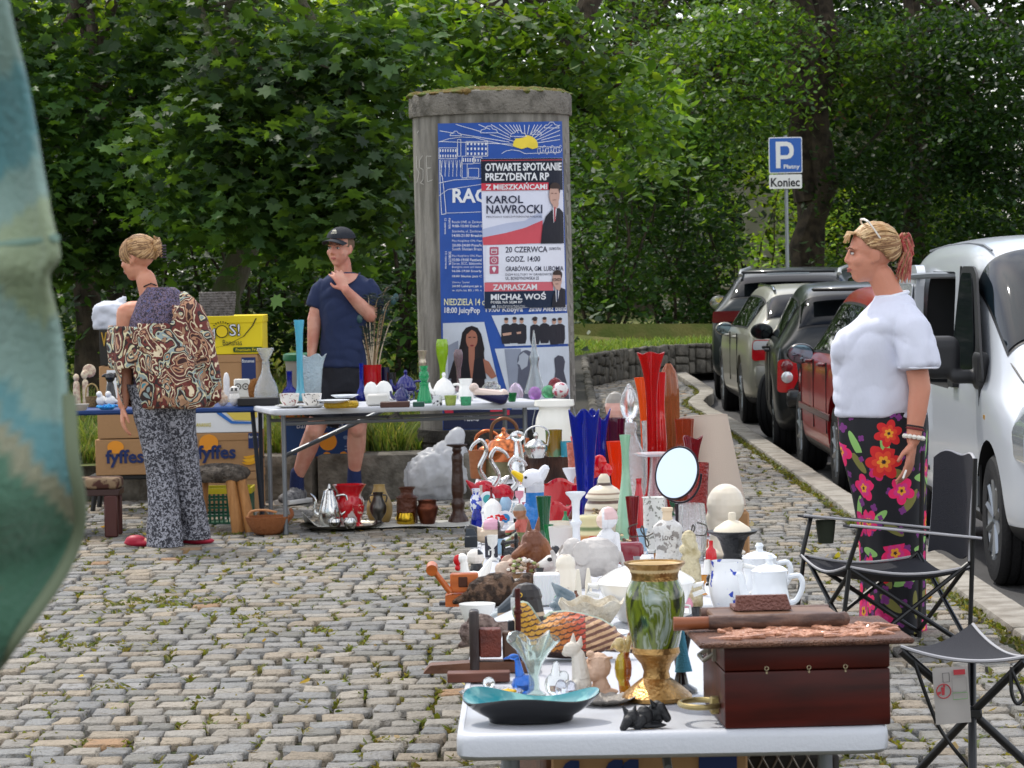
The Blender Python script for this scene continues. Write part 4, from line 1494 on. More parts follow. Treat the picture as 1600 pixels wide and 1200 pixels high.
#  white van, nose towards us, sliding door open
def van():
 W_,Lv,H=1.81,4.38,1.80
 w=W_/2
 zs=.24
 st=[(0,zs+.1,.55,1.0,1.40,1.43,w*.97,w*.88),(.04,zs,.55,1.02,1.54,1.63,w*.99,w*.9),(.3,zs,.55,1.03,1.60,1.725,w,w*.93),(1.4,zs,.55,1.03,1.61,1.75,w,w*.94),(2.2,zs,.55,1.02,1.60,1.75,w,w*.935),(2.62,zs,.55,1.01,1.54,1.70,w,w*.91),(3.0,zs,.55,1.0,1.37,1.50,w,w*.89),(3.4,zs,.55,.98,1.11,1.21,w,w*.87),(3.56,zs,.55,.93,1.02,1.08,w,w*.84),(3.95,zs,.54,.86,.92,.96,w*.98,w*.74),(4.25,zs+.02,.52,.7,.76,.79,w*.9,w*.62),(4.38,zs+.06,.48,.56,.6,.62,w*.78,w*.5)]
 th=thing('van','white delivery van with open sliding side door and black mirror','van',(3.25,18.32,ZR),pi,None)
 th['label']='white delivery van facing us with its sliding side door open'
 o=shell(st,W_,3,lambda i,j:1 if j in(5,6,7,8,9)and i in(5,6)else 0)
 skin=o.data.copy()
 cut=[]
 ax=(.72,3.45)
 for y in ax:
  mb=MB()
  mb.tube([(-W_,y,.335),(W_,y,.335)],.385,n=40)
  q=bpy.data.objects.new('q',raw_mesh('q',mb.v,mb.f))
  COLL.objects.link(q)
  cut.append(q)
 mb=MB()
 mb.prism(rounded([(1.0,.92),(2.1,.92),(2.1,1.0),(2.04,1.45),(1.95,1.55),(1.0,1.55)],.1),-.2,1.2)
 mb.xf(Matrix(((0,1,0,.45),(1,0,0,0),(0,0,1,0),(0,0,0,1))))
 q=bpy.data.objects.new('q',raw_mesh('q',mb.v,mb.f))
 bm=bmesh.new();bm.from_mesh(q.data);bmesh.ops.recalc_face_normals(bm,faces=bm.faces[:]);bm.to_mesh(q.data);bm.free()
 COLL.objects.link(q)
 cut.append(q)
 boolcut(o,cut)
 WHITE=M('#bfc4ca',.28,coat=.6)
 me=o.data
 me.materials.clear()
 for m_ in(WHITE,CGLASS,BLKP):
  me.materials.append(m_)
 mi=[]
 for p in me.polygons:
  k,n_=p.center,p.normal
  d=0
  for y in ax:
   if hypot(k.y-y,k.z-.335)<.384 and abs(k.x)<w-.012:
    d=2
  if k.z<zs+.1 or(k.x>.2 and .98<k.y<2.12 and .9<k.z<1.6 and(k.x<.6 or n_.x<.5)):
   d=2
  mi.append(d)
 me.polygons.foreach_set('material_index',mi)
 me.polygons.foreach_set('use_smooth',[True]*len(mi))
 me.set_sharp_from_angle(angle=radians(38))
 o.parent=th
 def side(nm,poly,x0,t,m_,par,r=.05,both=True):
  out=None
  for sd in((1,-1)if both else(1,)):
   mb=MB()
   pl=rounded(poly,r)
   n=len(pl)
   def X(y,z):
    f=max(0,(z-1.0)/.72)
    b=w-.012-f*f*w*.085-f*w*.02
    return sd*(b+x0)
   vs=[(X(y,z),y,z)for y,z in pl]+[(X(y,z)-sd*t,y,z)for y,z in pl]
   fs=[tuple(range(n)),tuple(reversed(range(n,2*n)))]+[(i,i+n,(i+1)%n+n,(i+1)%n)for i in range(n)]
   mb.add(vs,fs)
   q=build(nm,mb,m_,par,sharp=30)
   out=out or q
  return out
 dr=side('sliding_door',[(.1,.76),(.95,.76),(1.06,.6),(1.06,1.53),(.9,1.59),(.1,1.57)],.075,.05,WHITE,th,.07,both=False)
 side('window',[(.2,1.06),(.95,1.06),(.95,1.48),(.2,1.48)],.079,.006,M('#c3c8cd',.25,coat=1),dr,.08,both=False)
 side('door_lock',[(.98,.98),(1.05,.98),(1.05,1.08),(.98,1.08)],.085,.02,BLKP,dr,.01,both=False)
 side('door_latch',[(.97,.7),(1.05,.7),(1.05,.78),(.97,.78)],.085,.02,BLKP,dr,.02,both=False)
 mb=MB()
 mb.tube([(w+.02,.9,1.52),(w-.03,1.4,1.53),(w-.12,1.75,1.53)],.018,n=6)
 build('door_rail',mb,M('#70757a',.4,.5),th)
 mb=MB()
 mb.tube([(w+.05,1.0,.46),(w-.05,1.5,.44)],.02,n=6)
 build('door_arm',mb,BLKP,th)
 side('window_seal',[(2.2,1.02),(3.28,1.0),(3.2,1.12),(2.78,1.53),(2.62,1.58),(2.22,1.58)],.004,.012,BLKP,th,.06)
 side('side_window',[(2.24,1.05),(2.98,1.03),(2.98,1.18),(2.7,1.48),(2.6,1.545),(2.26,1.545)],.008,.006,M('#14191b',.04,spec=0.0,coat=.2),th,.06)
 side('door_handle',[(2.26,.94),(2.44,.94),(2.44,.99),(2.26,.99)],.03,.03,BLKP,th,.015)
 side('door_seam',[(2.15,.34),(2.162,.34),(2.162,1.58),(2.15,1.58)],.003,.01,BLKP,th,.002)
 side('door_seam',[(3.14,.34),(3.152,.34),(3.152,.98),(3.14,.98)],.003,.01,BLKP,th,.002)
 side('rubbing_strip',[(2.18,.36),(3.12,.36),(3.12,.52),(2.18,.46)],.008,.02,M('#4b4f53',.6),th,.015)
 side('indicator',[(3.3,.8),(3.36,.8),(3.36,.84),(3.3,.84)],.006,.015,M('#d8a23a',.2,coat=1),th,.01)
 for sd in(1,-1):
  mb=MB()
  mb.box((sd*(w+.16),3.0,1.12),(.2,.12,.22),bev=.055,seg=3)
  mb.box((sd*(w+.02),3.03,1.02),(.2,.09,.07),bev=.03,seg=2)
  mb.box((sd*(w-.035),3.06,1.05),(.06,.22,.2),bev=.03,seg=2)
  m_=build('door_mirror',fuse(mb,.009,3),M('#1c1d20',.55),th)
  g=MB()
  g.box((sd*(w+.16),2.945,1.12),(.16,.008,.18),bev=.003)
  build('mirror_glass',g,M('#9fb0ba',.04,.9),m_)
 f_=glaze(skin,th,'windscreen',lambda f:f.material_index==1,.006,True,M('#101a20',.02,spec=.5))
 mb=MB()
 mb.lathe([(.001,0),(.05,0),(.05,.004),(.001,.004)],n=18)
 mb.xf(Matrix.Translation((w*.68,3.36,1.30))@Euler((radians(-48),0,0)).to_matrix().to_4x4())
 build('round_sticker',mb,M('#2fb38a',.5),f_)
 for sd in(1,-1):
  mb=MB()
  mb.prism(rounded([(sd*.9,.62),(sd*.9,.80),(sd*.8,.93),(sd*.6,.82),(sd*.62,.66)],.05),0,.42)
  mb.xf(Matrix.Translation((-sd*.035,3.86,.01)))
  build('headlight',mb,M('#b9c2c8',.05,coat=1,metal=.3),th)
 mb=MB()
 mb.box((0,4.3,.4),(1.5,.2,.24),bev=.08,seg=3)
 build('front_bumper',mb,M('#2a2c2f',.6),th)
 for sd in(1,-1):
  for y in ax:
   wheel(th,sd*(w-.12),y,.325,.205,sd,0)
 for sd in(1,-1):
  build('roof_seam',MB().tube([(sd*w*.8,y,z)for y,z in((.25,1.668),(1.0,1.696),(1.8,1.704),(2.3,1.69),(2.55,1.66))],.007,n=6),M('#6d7278',.5),th)
  build('bonnet_seam',MB().tube([(sd*x,y,z)for x,y,z in((w*.86,3.36,1.115),(w*.83,3.6,1.02),(w*.78,3.9,.945),(w*.7,4.15,.83))],.005,n=6),BLKP,th)
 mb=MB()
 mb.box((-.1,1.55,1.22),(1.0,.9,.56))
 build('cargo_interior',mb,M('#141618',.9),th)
 mb=MB()
 mb.box((.35,2.3,.95),(.46,.16,1.0),bev=.06,seg=2)
 build('seat',mb,M('#2b2d31',.8),th)
van()
#  people
from math import degrees
SKIN=M('#c98f76',.5,sss=.12,bump=(120,.12),var=(6,'#c4876e'))
SKIN2=M('#c98a70',.5,sss=.12,bump=(120,.12),var=(6,'#c48268'))
def hand(mb,wrist,d,palm_n,L_=.18,curl=.5,thumb=1,spread=.18):
 """palm, four unequal bent fingers and a thumb grown from the side of the palm; d points along the hand, palm_n out of the palm"""
 wrist,d=Vector(wrist),Vector(d).normalized()
 n=Vector(palm_n)
 n=(n-d*n.dot(d)).normalized()
 s=d.cross(n).normalized()*thumb
 pl=L_*.5
 for k in range(4):
  a=wrist+s*(-.028+.019*k)*.55
  b=wrist+d*pl+s*(-.030+.020*k)
  mb.cap(a,b,.0125,.0105,8)
 fl=(.36,.45,.49,.44)
 for k in range(4):
  b=wrist+d*pl+s*(-.030+.020*k)
  dd=(d+s*(k-1.5)*spread*.3).normalized()
  l=L_*fl[k]
  c1=curl*.55
  p1=b+(dd*cos(c1)+n*sin(c1))*l*.45
  c2=curl*1.25
  p2=p1+(dd*cos(c2)+n*sin(c2))*l*.32
  c3=curl*1.8
  p3=p2+(dd*cos(c3)+n*sin(c3))*l*.25
  mb.cap(b,p1,.0098,.0090,8).cap(p1,p2,.0090,.0082,8).cap(p2,p3,.0082,.0072,8)
 t0=wrist+d*L_*.14+s*.024
 t1=t0+(d*.7+s*.72+n*.3).normalized()*L_*.25
 t2=t1+(d*.95+s*.22+n*.35).normalized()*L_*.2
 mb.cap(t0,t1,.014,.0105,8).cap(t1,t2,.0105,.0085,8)
 return mb
def head_shape(mb,c_,f,up,s=1.0,nose=1.0,jaw=1.0):
 """skull, jaw, brow, nose, lips and ears; c_ = middle of the head, f = where it looks"""
 c_,f,up=Vector(c_),Vector(f).normalized(),Vector(up).normalized()
 r=f.cross(up).normalized()
 up=r.cross(f).normalized()
 R_=Matrix((r,f,up)).transposed()
 E_=R_.to_euler()
 P=lambda x,y,z:c_+(r*x+f*y+up*z)*s
 el=lambda p,rad,n=14:mb.ell(p,[q*s for q in rad],n,E_)
 el(P(0,-.014,.03),(.076,.096,.086),18)
 el(P(0,.022,-.03),(.063,.07,.078),16)
 el(P(0,.045,-.083),(.03*jaw,.034,.03),12)
 el(P(0,.02,-.068),(.05*jaw,.056,.042),14)
 for q in(-1,1):
  el(P(q*.040,.056,-.024),(.024,.024,.026),10)
  el(P(q*.026,.078,.024),(.025,.012,.009),10)
  mb.cap(P(q*.073,-.004,.012),P(q*.071,.002,-.028),.012*s,.009*s,8)
  el(P(q*.077,-.010,-.004),(.006,.018,.028),8)
 mb.cap(P(0,.082,.018),P(0,.094+.005*nose,-.022),.0085*s,.0115*s,8)
 el(P(.011,.092,-.026),(.009,.010,.008),8)
 el(P(-.011,.092,-.026),(.009,.010,.008),8)
 el(P(0,.083,-.053),(.022,.010,.0055),10)
 el(P(0,.081,-.064),(.019,.010,.0065),10)
 return P,E_,r,f,up
def face_parts(th,body,P,E_,s,brow='#5d4231',lip='#9c4f47',iris='#3a3a3a'):
 mb,ml,mw,mi=MB(),MB(),MB(),MB()
 for q in(-1,1):
  mw.ell(P(q*.030,.0795,.006),(.0125*s,.007*s,.0058*s),10,E_)
  mi.ell(P(q*.030,.0850,.006),(.0055*s,.0035*s,.0055*s),8,E_)
  mb.tube([P(q*.014,.0925,.024),P(q*.03,.0915,.029),P(q*.046,.079,.023)],[.0028*s,.0034*s,.0018*s],n=6)
  ml.tube([P(q*.017,.0865,.012),P(q*.03,.0872,.0145),P(q*.044,.078,.011)],[.0016*s]*3,n=5)
 build('eye',mw,M('#d6d2cb',.2),body)
 build('iris',mi,M(iris,.1),body)
 build('eyebrow',mb,M(brow,.8),body)
 build('eyelash',ml,M('#3b2a22',.8),body)
 lp=MB()
 lp.tube([P(-.021,.083,-.0585),P(-.008,.0915,-.0555),P(0,.0925,-.0568),P(.008,.0915,-.0555),P(.021,.083,-.0585)],[.002*s,.0045*s,.004*s,.0045*s,.002*s],n=6)
 lp.tube([P(-.019,.083,-.0605),P(0,.0915,-.0650),P(.019,.083,-.0605)],[.002*s,.0052*s,.002*s],n=6)
 build('lips',lp,M(lip,.4),body)
def tube_secs(mb,secs,n=40,fold=None,cap=True):
 """secs: (cx, cy, z, rx, ry[, turn]) -> closed cloth tube; fold(a, k, sec) adds to the radius"""
 rings=[]
 for k,q in enumerate(secs):
  cx,cy,z,rx,ry=q[:5]
  t=q[5]if len(q)>5 else 0
  ring=[]
  for j in range(n):
   a=2*pi*j/n
   g=1+(fold(a,k/(len(secs)-1))if fold else 0)
   x,y=rx*g*cos(a),ry*g*sin(a)
   ring.append((cx+x*cos(t)-y*sin(t),cy+x*sin(t)+y*cos(t),z))
  rings.append(ring)
 return mb.loft(rings,cap=cap)
def interp(secs,m):
 """smooth more sections in between"""
 S=np.array([list(q)+[0]*(6-len(q))for q in secs],float)
 t=np.arange(len(S))
 out=[]
 for u in np.linspace(0,len(S)-1,m):
  i=min(int(u),len(S)-2)
  f=u-i
  p0,p1,p2,p3=S[max(i-1,0)],S[i],S[i+1],S[min(i+2,len(S)-1)]
  out.append(tuple(.5*((2*p1)+(p2-p0)*f+(2*p0-5*p1+4*p2-p3)*f*f+(3*p1-p0-3*p2+p3)*f**3)))
 return out
def wrinkle(mb,amp,freq,seed=0,vert=1.0):
 """push cloth in and out along smooth folds"""
 me=raw_mesh('t',mb.v,mb.f)
 nr=np.empty(len(mb.v)*3)
 me.vertices.foreach_get('normal',nr)
 nr=nr.reshape(-1,3)
 bpy.data.meshes.remove(me)
 out=[]
 for p,q in zip(mb.v,nr):
  v=Vector((p[0]*freq,p[1]*freq,p[2]*freq*vert+seed))
  w=mnoise.noise(v)+.5*mnoise.noise(v*2.3)
  w=1-abs(w)*2
  out.append((p[0]+q[0]*amp*w,p[1]+q[1]*amp*w,p[2]+q[2]*amp*w))
 mb.v=out
 return mb
def creases(mb,amp,dirs,seed=0):
 """long directional folds, as pulled cloth makes"""
 me=raw_mesh('t',mb.v,mb.f)
 nr=np.empty(len(mb.v)*3)
 me.vertices.foreach_get('normal',nr)
 nr=nr.reshape(-1,3)
 bpy.data.meshes.remove(me)
 out=[]
 for p,q in zip(mb.v,nr):
  v=Vector(p)
  w=0
  for k,(d,fr)in enumerate(dirs):
   ph=fr*v.dot(Vector(d))+5*mnoise.noise(v*4+Vector((seed,k*7,0)))
   m=max(0,mnoise.noise(v*5+Vector((k*3,seed,9)))+.25)
   w+=(abs(sin(ph))**.7-.6)*m
  out.append((p[0]+q[0]*amp*w,p[1]+q[1]*amp*w,p[2]+q[2]*amp*w))
 mb.v=out
 return mb
def strand_cap(th,name,guides,mat,r=.006,parent=None,n=6):
 """hair as many fine locks laid along guide curves"""
 mb=MB()
 for g,rr in guides:
  mb.tube(g,rr,n=n)
 return build(name,mb,mat,parent or th)
def hair_cap(th,P,e0,mat,parent,grow=1.0,R_=(.083,.101,.090),c0=(0,-.018,.034)):
 """scalp of hair from the hairline e0(azimuth) up to the crown"""
 mb=MB()
 def fn(u,v):
  a=2*pi*u
  e=e0(a)+(pi/2-e0(a))*v
  q=grow*(1+.012*sin(23*a)+.008*sin(41*a+2))*(.975 if v<.02 else 1)
  return P(c0[0]+R_[0]*q*cos(e)*sin(a),c0[1]+R_[1]*q*cos(e)*cos(a),c0[2]+R_[2]*q*sin(e))
 mb.sheet(fn,64,14,-.012)
 return build('hair',mb,mat,parent,sharp=180)
def comb(P,d0,d1,rng,k=7,lift=1.0,R_=(.083,.101,.090),c0=(0,-.018,.034),r=.0035,wave=.02):
 """one lock lying on the scalp, from direction d0 to direction d1"""
 a,b=Vector(d0).normalized(),Vector(d1).normalized()
 ang=a.angle(b)
 pts=[]
 j=rng.uniform(-wave,wave)
 for i in range(k):
  t=i/(k-1)
  q=(a*sin((1-t)*ang)+b*sin(t*ang))/max(sin(ang),1e-3)
  w=lift*(1.0+.03*sin(pi*t))+j*sin(pi*t)
  pts.append(P(c0[0]+R_[0]*q.x*w,c0[1]+R_[1]*q.y*w,c0[2]+R_[2]*q.z*w))
 return pts,[r*.7]+[r]*(k-2)+[r*.5]
def azel(a,e):
 return(cos(e)*sin(a),cos(e)*cos(a),sin(e))
def pix(base,s):
 """photo pixel -> (x, z) metres in the figure's own frame"""
 p=G(*base)
 return lambda px,py:((px-base[0])/s,(base[1]-py)/s)
def flower_print():
 m=bpy.data.materials.new('flower_print')
 m.use_nodes=True
 nt=m.node_tree
 L=nt.links.new
 N=lambda t:nt.nodes.new(t)
 b=nt.nodes['Principled BSDF']
 b.inputs['Roughness'].default_value=.75
 tc=N('ShaderNodeAttribute');tc.attribute_name='Col'
 sep=N('ShaderNodeSeparateXYZ');L(tc.outputs['Vector'],sep.inputs[0])
 com=N('ShaderNodeCombineXYZ');L(sep.outputs['X'],com.inputs['X']);L(sep.outputs['Y'],com.inputs['Y'])
 def math_(op,a,b_=None,v=None):
  q=N('ShaderNodeMath');q.operation=op
  L(a,q.inputs[0])if hasattr(a,'node')else setattr(q.inputs[0],'default_value',a)
  if b_ is not None:
   L(b_,q.inputs[1])if hasattr(b_,'node')else setattr(q.inputs[1],'default_value',b_)
  return q.outputs[0]
 def layer_(scale,off,rad,petals):
  mp=N('ShaderNodeMapping');mp.inputs['Scale'].default_value=(scale,scale,1);mp.inputs['Location'].default_value=(off,off*.7,0)
  L(com.outputs[0],mp.inputs['Vector'])
  vo=N('ShaderNodeTexVoronoi');vo.voronoi_dimensions='2D';vo.inputs['Scale'].default_value=1;vo.inputs['Randomness'].default_value=.8
  L(mp.outputs[0],vo.inputs['Vector'])
  sub=N('ShaderNodeVectorMath');sub.operation='SUBTRACT'
  L(mp.outputs[0],sub.inputs[0]);L(vo.outputs['Position'],sub.inputs[1])
  s2=N('ShaderNodeSeparateXYZ');L(sub.outputs[0],s2.inputs[0])
  ang=math_('ARCTAN2',s2.outputs['Y'],s2.outputs['X'])
  sc=N('ShaderNodeSeparateXYZ');L(vo.outputs['Color'],sc.inputs[0])
  ph=math_('MULTIPLY',sc.outputs['X'],6.28)
  pet=math_('ABSOLUTE',math_('SINE',math_('MULTIPLY',math_('ADD',ang,ph),petals/2)))
  R_=math_('MULTIPLY',math_('ADD',math_('MULTIPLY',pet,.38),.62),rad)
  R_=math_('MULTIPLY',R_,math_('ADD',math_('MULTIPLY',sc.outputs['Y'],.5),.65))
  d=vo.outputs['Distance']
  return d,R_,sc,s2,ang
 def lt(a,b_):
  return math_('LESS_THAN',a,b_)
 def mix(fac,c1,c2):
  q=N('ShaderNodeMixRGB');L(fac,q.inputs[0])
  L(c1,q.inputs[1])if hasattr(c1,'node')else setattr(q.inputs[1],'default_value',(*c(c1),1))
  L(c2,q.inputs[2])if hasattr(c2,'node')else setattr(q.inputs[2],'default_value',(*c(c2),1))
  return q.outputs[0]
 d,R_,sc,s2,ang=layer_(7.5,3.7,.4,2)
 th_=math_('MULTIPLY',sc.outputs['X'],3.14)
 ca,sa=math_('COSINE',th_),math_('SINE',th_)
 u=math_('ADD',math_('MULTIPLY',s2.outputs['X'],ca),math_('MULTIPLY',s2.outputs['Y'],sa))
 v=math_('SUBTRACT',math_('MULTIPLY',s2.outputs['Y'],ca),math_('MULTIPLY',s2.outputs['X'],sa))
 e=math_('ADD',math_('MULTIPLY',math_('MULTIPLY',u,u),5.5),math_('MULTIPLY',math_('MULTIPLY',v,v),60))
 green=mix(lt(sc.outputs['Y'],.45),'#7d7a3c','#8fc06a')
 col=mix(lt(e,1.0),'#0e0f18',green)
 d,R_,sc,s2,ang=layer_(13,1.3,.36,4)
 col=mix(lt(d,math_('MULTIPLY',R_,.7)),col,'#7a2f7c')
 for(scale,off,rad,pet,ca_,cb_)in((7.4,.2,.46,5,'#cf1c6c','#dd3484'),(5.6,5.1,.45,6,'#d11f24','#e2452a')):
  d,R_,sc,s2,ang=layer_(scale,off,rad,pet)
  on=math_('MULTIPLY',lt(d,R_),lt(.42,sc.outputs['Z']))
  col=mix(on,col,mix(lt(sc.outputs['X'],.4),ca_,'#f0206a'))
  inn=math_('MULTIPLY',lt(d,math_('MULTIPLY',R_,.62)),lt(.42,sc.outputs['Z']))
  col=mix(inn,col,cb_)
  cen=math_('MULTIPLY',lt(d,math_('MULTIPLY',R_,.34)),lt(.42,sc.outputs['Z']))
  col=mix(cen,col,'#f0a32c')
  dk=math_('MULTIPLY',lt(d,math_('MULTIPLY',R_,.13)),lt(.42,sc.outputs['Z']))
  col=mix(dk,col,'#3a1a20')
 L(col,b.inputs['Base Color'])
 return m
def swirl_print():
 """maroon, cream and teal marbled blouse cloth"""
 m=bpy.data.materials.new('swirl_print')
 m.use_nodes=True
 nt=m.node_tree
 L=nt.links.new
 N=lambda t:nt.nodes.new(t)
 b=nt.nodes['Principled BSDF']
 b.inputs['Roughness'].default_value=.7
 tc=N('ShaderNodeTexCoord')
 mp=N('ShaderNodeMapping');mp.inputs['Scale'].default_value=(1,.6,.8)
 L(tc.outputs['Object'],mp.inputs['Vector'])
 n1=N('ShaderNodeTexNoise');n1.inputs['Scale'].default_value=9;n1.inputs['Detail'].default_value=1.5;n1.inputs['Distortion'].default_value=1.4
 L(mp.outputs[0],n1.inputs['Vector'])
 r1=N('ShaderNodeValToRGB');r1.color_ramp.interpolation='CONSTANT'
 els=[(0,'#3a1a18'),(.34,'#b98a6a'),(.38,'#5a2420'),(.44,'#e2d2b0'),(.472,'#6b2a22'),(.52,'#2b1c1c'),(.555,'#d8cfa6'),(.575,'#8fa0a0'),(.60,'#30201e'),(.64,'#c29a78'),(.68,'#3f8fa0'),(.74,'#4a1f1c')]
 cr=r1.color_ramp
 cr.elements[0].position,cr.elements[0].color=0,(*c(els[0][1]),1)
 cr.elements[1].position,cr.elements[1].color=els[1][0],(*c(els[1][1]),1)
 for p,h in els[2:]:
  cr.elements.new(p).color=(*c(h),1)
 L(n1.outputs['Fac'],r1.inputs[0])
 n2=N('ShaderNodeTexNoise');n2.inputs['Scale'].default_value=26;n2.inputs['Detail'].default_value=2;n2.inputs['Distortion'].default_value=.8
 L(mp.outputs[0],n2.inputs['Vector'])
 g=N('ShaderNodeMath');g.operation='GREATER_THAN';g.inputs[1].default_value=.62
 L(n2.outputs['Fac'],g.inputs[0])
 x=N('ShaderNodeMixRGB');L(g.outputs[0],x.inputs[0]);L(r1.outputs[0],x.inputs[1]);x.inputs[2].default_value=(*c('#a07a5c'),1)
 L(x.outputs[0],b.inputs['Base Color'])
 return m
def fleck_print(a,b_,scale,mid=.5,soft=.03,c3=None,metal=None):
 m=bpy.data.materials.new('fleck_print')
 m.use_nodes=True
 nt=m.node_tree
 L=nt.links.new
 N=lambda t:nt.nodes.new(t)
 p=nt.nodes['Principled BSDF']
 p.inputs['Roughness'].default_value=.75
 tc=N('ShaderNodeTexCoord')
 n=N('ShaderNodeTexNoise');n.inputs['Scale'].default_value=scale;n.inputs['Detail'].default_value=2;n.inputs['Distortion'].default_value=1.2
 L(tc.outputs['Object'],n.inputs['Vector'])
 r=N('ShaderNodeValToRGB')
 r.color_ramp.elements[0].position,r.color_ramp.elements[0].color=mid-soft,(*c(a),1)
 r.color_ramp.elements[1].position,r.color_ramp.elements[1].color=mid+soft,(*c(b_),1)
 if c3:
  r.color_ramp.elements.new(mid+soft+.06).color=(*c(c3),1)
 L(n.outputs['Fac'],r.inputs[0])
 L(r.outputs[0],p.inputs['Base Color'])
 return m
def woman_white():
 base=(1375,985)
 p0=G(*base)
 s=SCL(p0)
 th=thing('person','woman in white T-shirt and dark floral trousers looking away beside the van','person',p0,rot=(0,ROLL,0))
 X=lambda px,py:((px-base[0])/s,(base[1]-py)/s)
 def V(px,py,y=0.0):
  x,z=X(px,py)
  return Vector((x,y,z))
 mb=MB()
 for(a,b,r0,r1)in((V(1376,650,0),V(1374,560,0),.1,.11),(V(1374,560),V(1390,500),.11,.09),(V(1394,476),V(1374,432,.0),.058,.052)):
  mb.cap(a,b,r0,r1,14)
 mb.cap(V(1400,496,-.1),V(1396,496,.13),.045,.045,12)
 for y in(-.085,.085):
  mb.cap(V(1378,670,y*.7),V(1390,820,y),.075,.055,12)
  mb.cap(V(1388,820,y),V(1396,962,y),.056,.038,12)
  mb.cap(V(1398,972,y),V(1362,976,y),.036,.03,10)
 sh,el_,wr=V(1412,508,-.14),V(1425,603,-.2),V(1413,682,-.24)
 mb.cap(sh,el_,.048,.044,12).cap(el_,el_.lerp(wr,.45),.044,.040,12).cap(el_.lerp(wr,.45),wr,.040,.028,12)
 hand(mb,wr,V(1404,740,-.25)-wr,(-1,.5,0),.19,.38,thumb=-1)
 sh2,el2,wr2=V(1388,506,.17),V(1392,600,.24),V(1370,668,.2)
 mb.cap(sh2,el2,.05,.04,10).cap(el2,wr2,.04,.028,10)
 hand(mb,wr2,V(1362,720,.19)-wr2,(-1,0,0),.18,.4)
 f=Vector((-1,-.10,-.03))
 P,E_,r,f,up=head_shape(mb,V(1357,398,0),f,(0.05,0,1),1.0,1.0,1.05)
 body=build('body',fuse(mb,.0062,4),SKIN2,th,sharp=180)
 face_parts(th,body,P,E_,1.0,'#6b4a36','#a5574c')
 rng=random.Random(5)
 back=P(0,-.118,.03)
 gd,gd2,gr=[],[],[]
 e0=lambda a:radians(float(np.interp(abs((degrees(a)+180)%360-180),[0,45,70,95,118,180],[37,21,-5,-14,-38,-48])))
 for k in range(760):
  a=rng.uniform(-pi,pi)
  d0=azel(a,e0(a if a<pi else a)+rng.uniform(0,.5))
  q=comb(P,d0,(rng.uniform(-.12,.12),-1,.12+rng.uniform(-.1,.14)),rng,r=.0029,lift=1.02,wave=.05)
  (gd if rng.random()<(.7 if d0[2]>.25 else .35)else gd2).append(q)
 for k in range(30):
  a=rng.uniform(-.6,.6)
  st=P(.06*sin(a),.062,.088)
  gd.append(([st,P(.07*sin(a),.086,.087+rng.uniform(-.006,.008)),P(.08*sin(a),rng.uniform(.092,.104),rng.uniform(.045,.075))],[.004,.003,.0012]))
 for k in range(300):
  o=Vector((rng.uniform(-.006,.028),rng.uniform(-.026,.026),rng.uniform(-.018,.03)))
  e=back+Vector((rng.uniform(-.012,.045),rng.uniform(-.036,.036),rng.uniform(-.15,-.07)))
  (gr if rng.random()<.68 else gd if rng.random()<.5 else gd2).append(([back+o*.4+Vector((-.012,0,0)),back+o+Vector((.016,0,.022)),back+o+Vector((.030,0,-.022)),e],[.0036,.0042,.0036,.001]))
 hm=hair_cap(th,P,e0,M('#8f6e4b',.7,bump=(90,.5)),body)
 strand_cap(th,'hair',gd,M('#d6b98c',.45,var=(30,'#b98f5e')),parent=body)
 strand_cap(th,'hair',gd2,M('#9c7550',.5,var=(30,'#7d5a3c')),parent=body)
 strand_cap(th,'hair',gr,M('#a83a3c',.5,var=(30,'#d08a78')),parent=body)
 g=MB()
 for q in(-1,1):
  g.tube([P(q*.082,-.03,.055),P(q*.086,.0,.1),P(q*.07,.02,.132)],.0035,n=6)
 g.tube([P(-.07,.02,.132),P(-.03,.028,.142),P(.03,.028,.142),P(.07,.02,.132)],.005,n=6)
 build('sunglasses',g,M('#e2dcd2',.3),body)
 mt=MB()
 secs=[(-.003,0,X(0,648)[1],.178,.172),(-.002,0,X(0,622)[1],.183,.175),(-.004,0,X(0,585)[1],.182,.175),(-.012,0,X(0,548)[1],.178,.180),(-.002,0,X(0,522)[1],.158,.188),(.02,.0,X(0,500)[1],.118,.190),(.038,0,X(0,484)[1],.092,.165),(.048,0,X(0,470)[1],.072,.1),(.046,0,X(0,462)[1],.06,.074)]
 tube_secs(mt,interp(secs,40),48)
 mt.ell(V(1334,545,-.065),(.088,.082,.09),14).ell(V(1336,545,.075),(.085,.08,.085),14)
 mt.tube([V(1402,492,-.11),V(1413,515,-.17),V(1420,545,-.195),V(1422,572,-.205)],[.06,.07,.076,.08],n=18)
 mt.tube([V(1394,494,.12),V(1394,530,.19),V(1394,566,.22)],[.06,.07,.07],n=16)
 ts=fuse(mt,.0085,5)
 wrinkle(ts,.011,5,3,.35)
 creases(ts,.016,(((.55,.2,.8),30),((-.5,.3,.8),26),((.9,.3,.1),22)),2)
 tee=build('t_shirt',ts,M('#d5d8e6',.8,bump=(6,.9,(1,1,.45))),th,sharp=180)
 col_=MB()
 col_.torus((0,0,0),.066,.008,30,8,sq=1.1)
 col_.xf(Matrix.Translation(V(1391,464,0)+Vector((0,0,.004)))@Euler((0,radians(-14),0)).to_matrix().to_4x4())
 build('collar',col_,M('#e2e5ef',.8),tee)
 mh=MB()
 mh.torus((0,0,0),.079,.004,30,6)
 mh.xf(Matrix.Translation(V(1422,571,-.205)))
 build('sleeve_hem',mh,M('#e2e5ef',.8),tee)
 ms=MB()
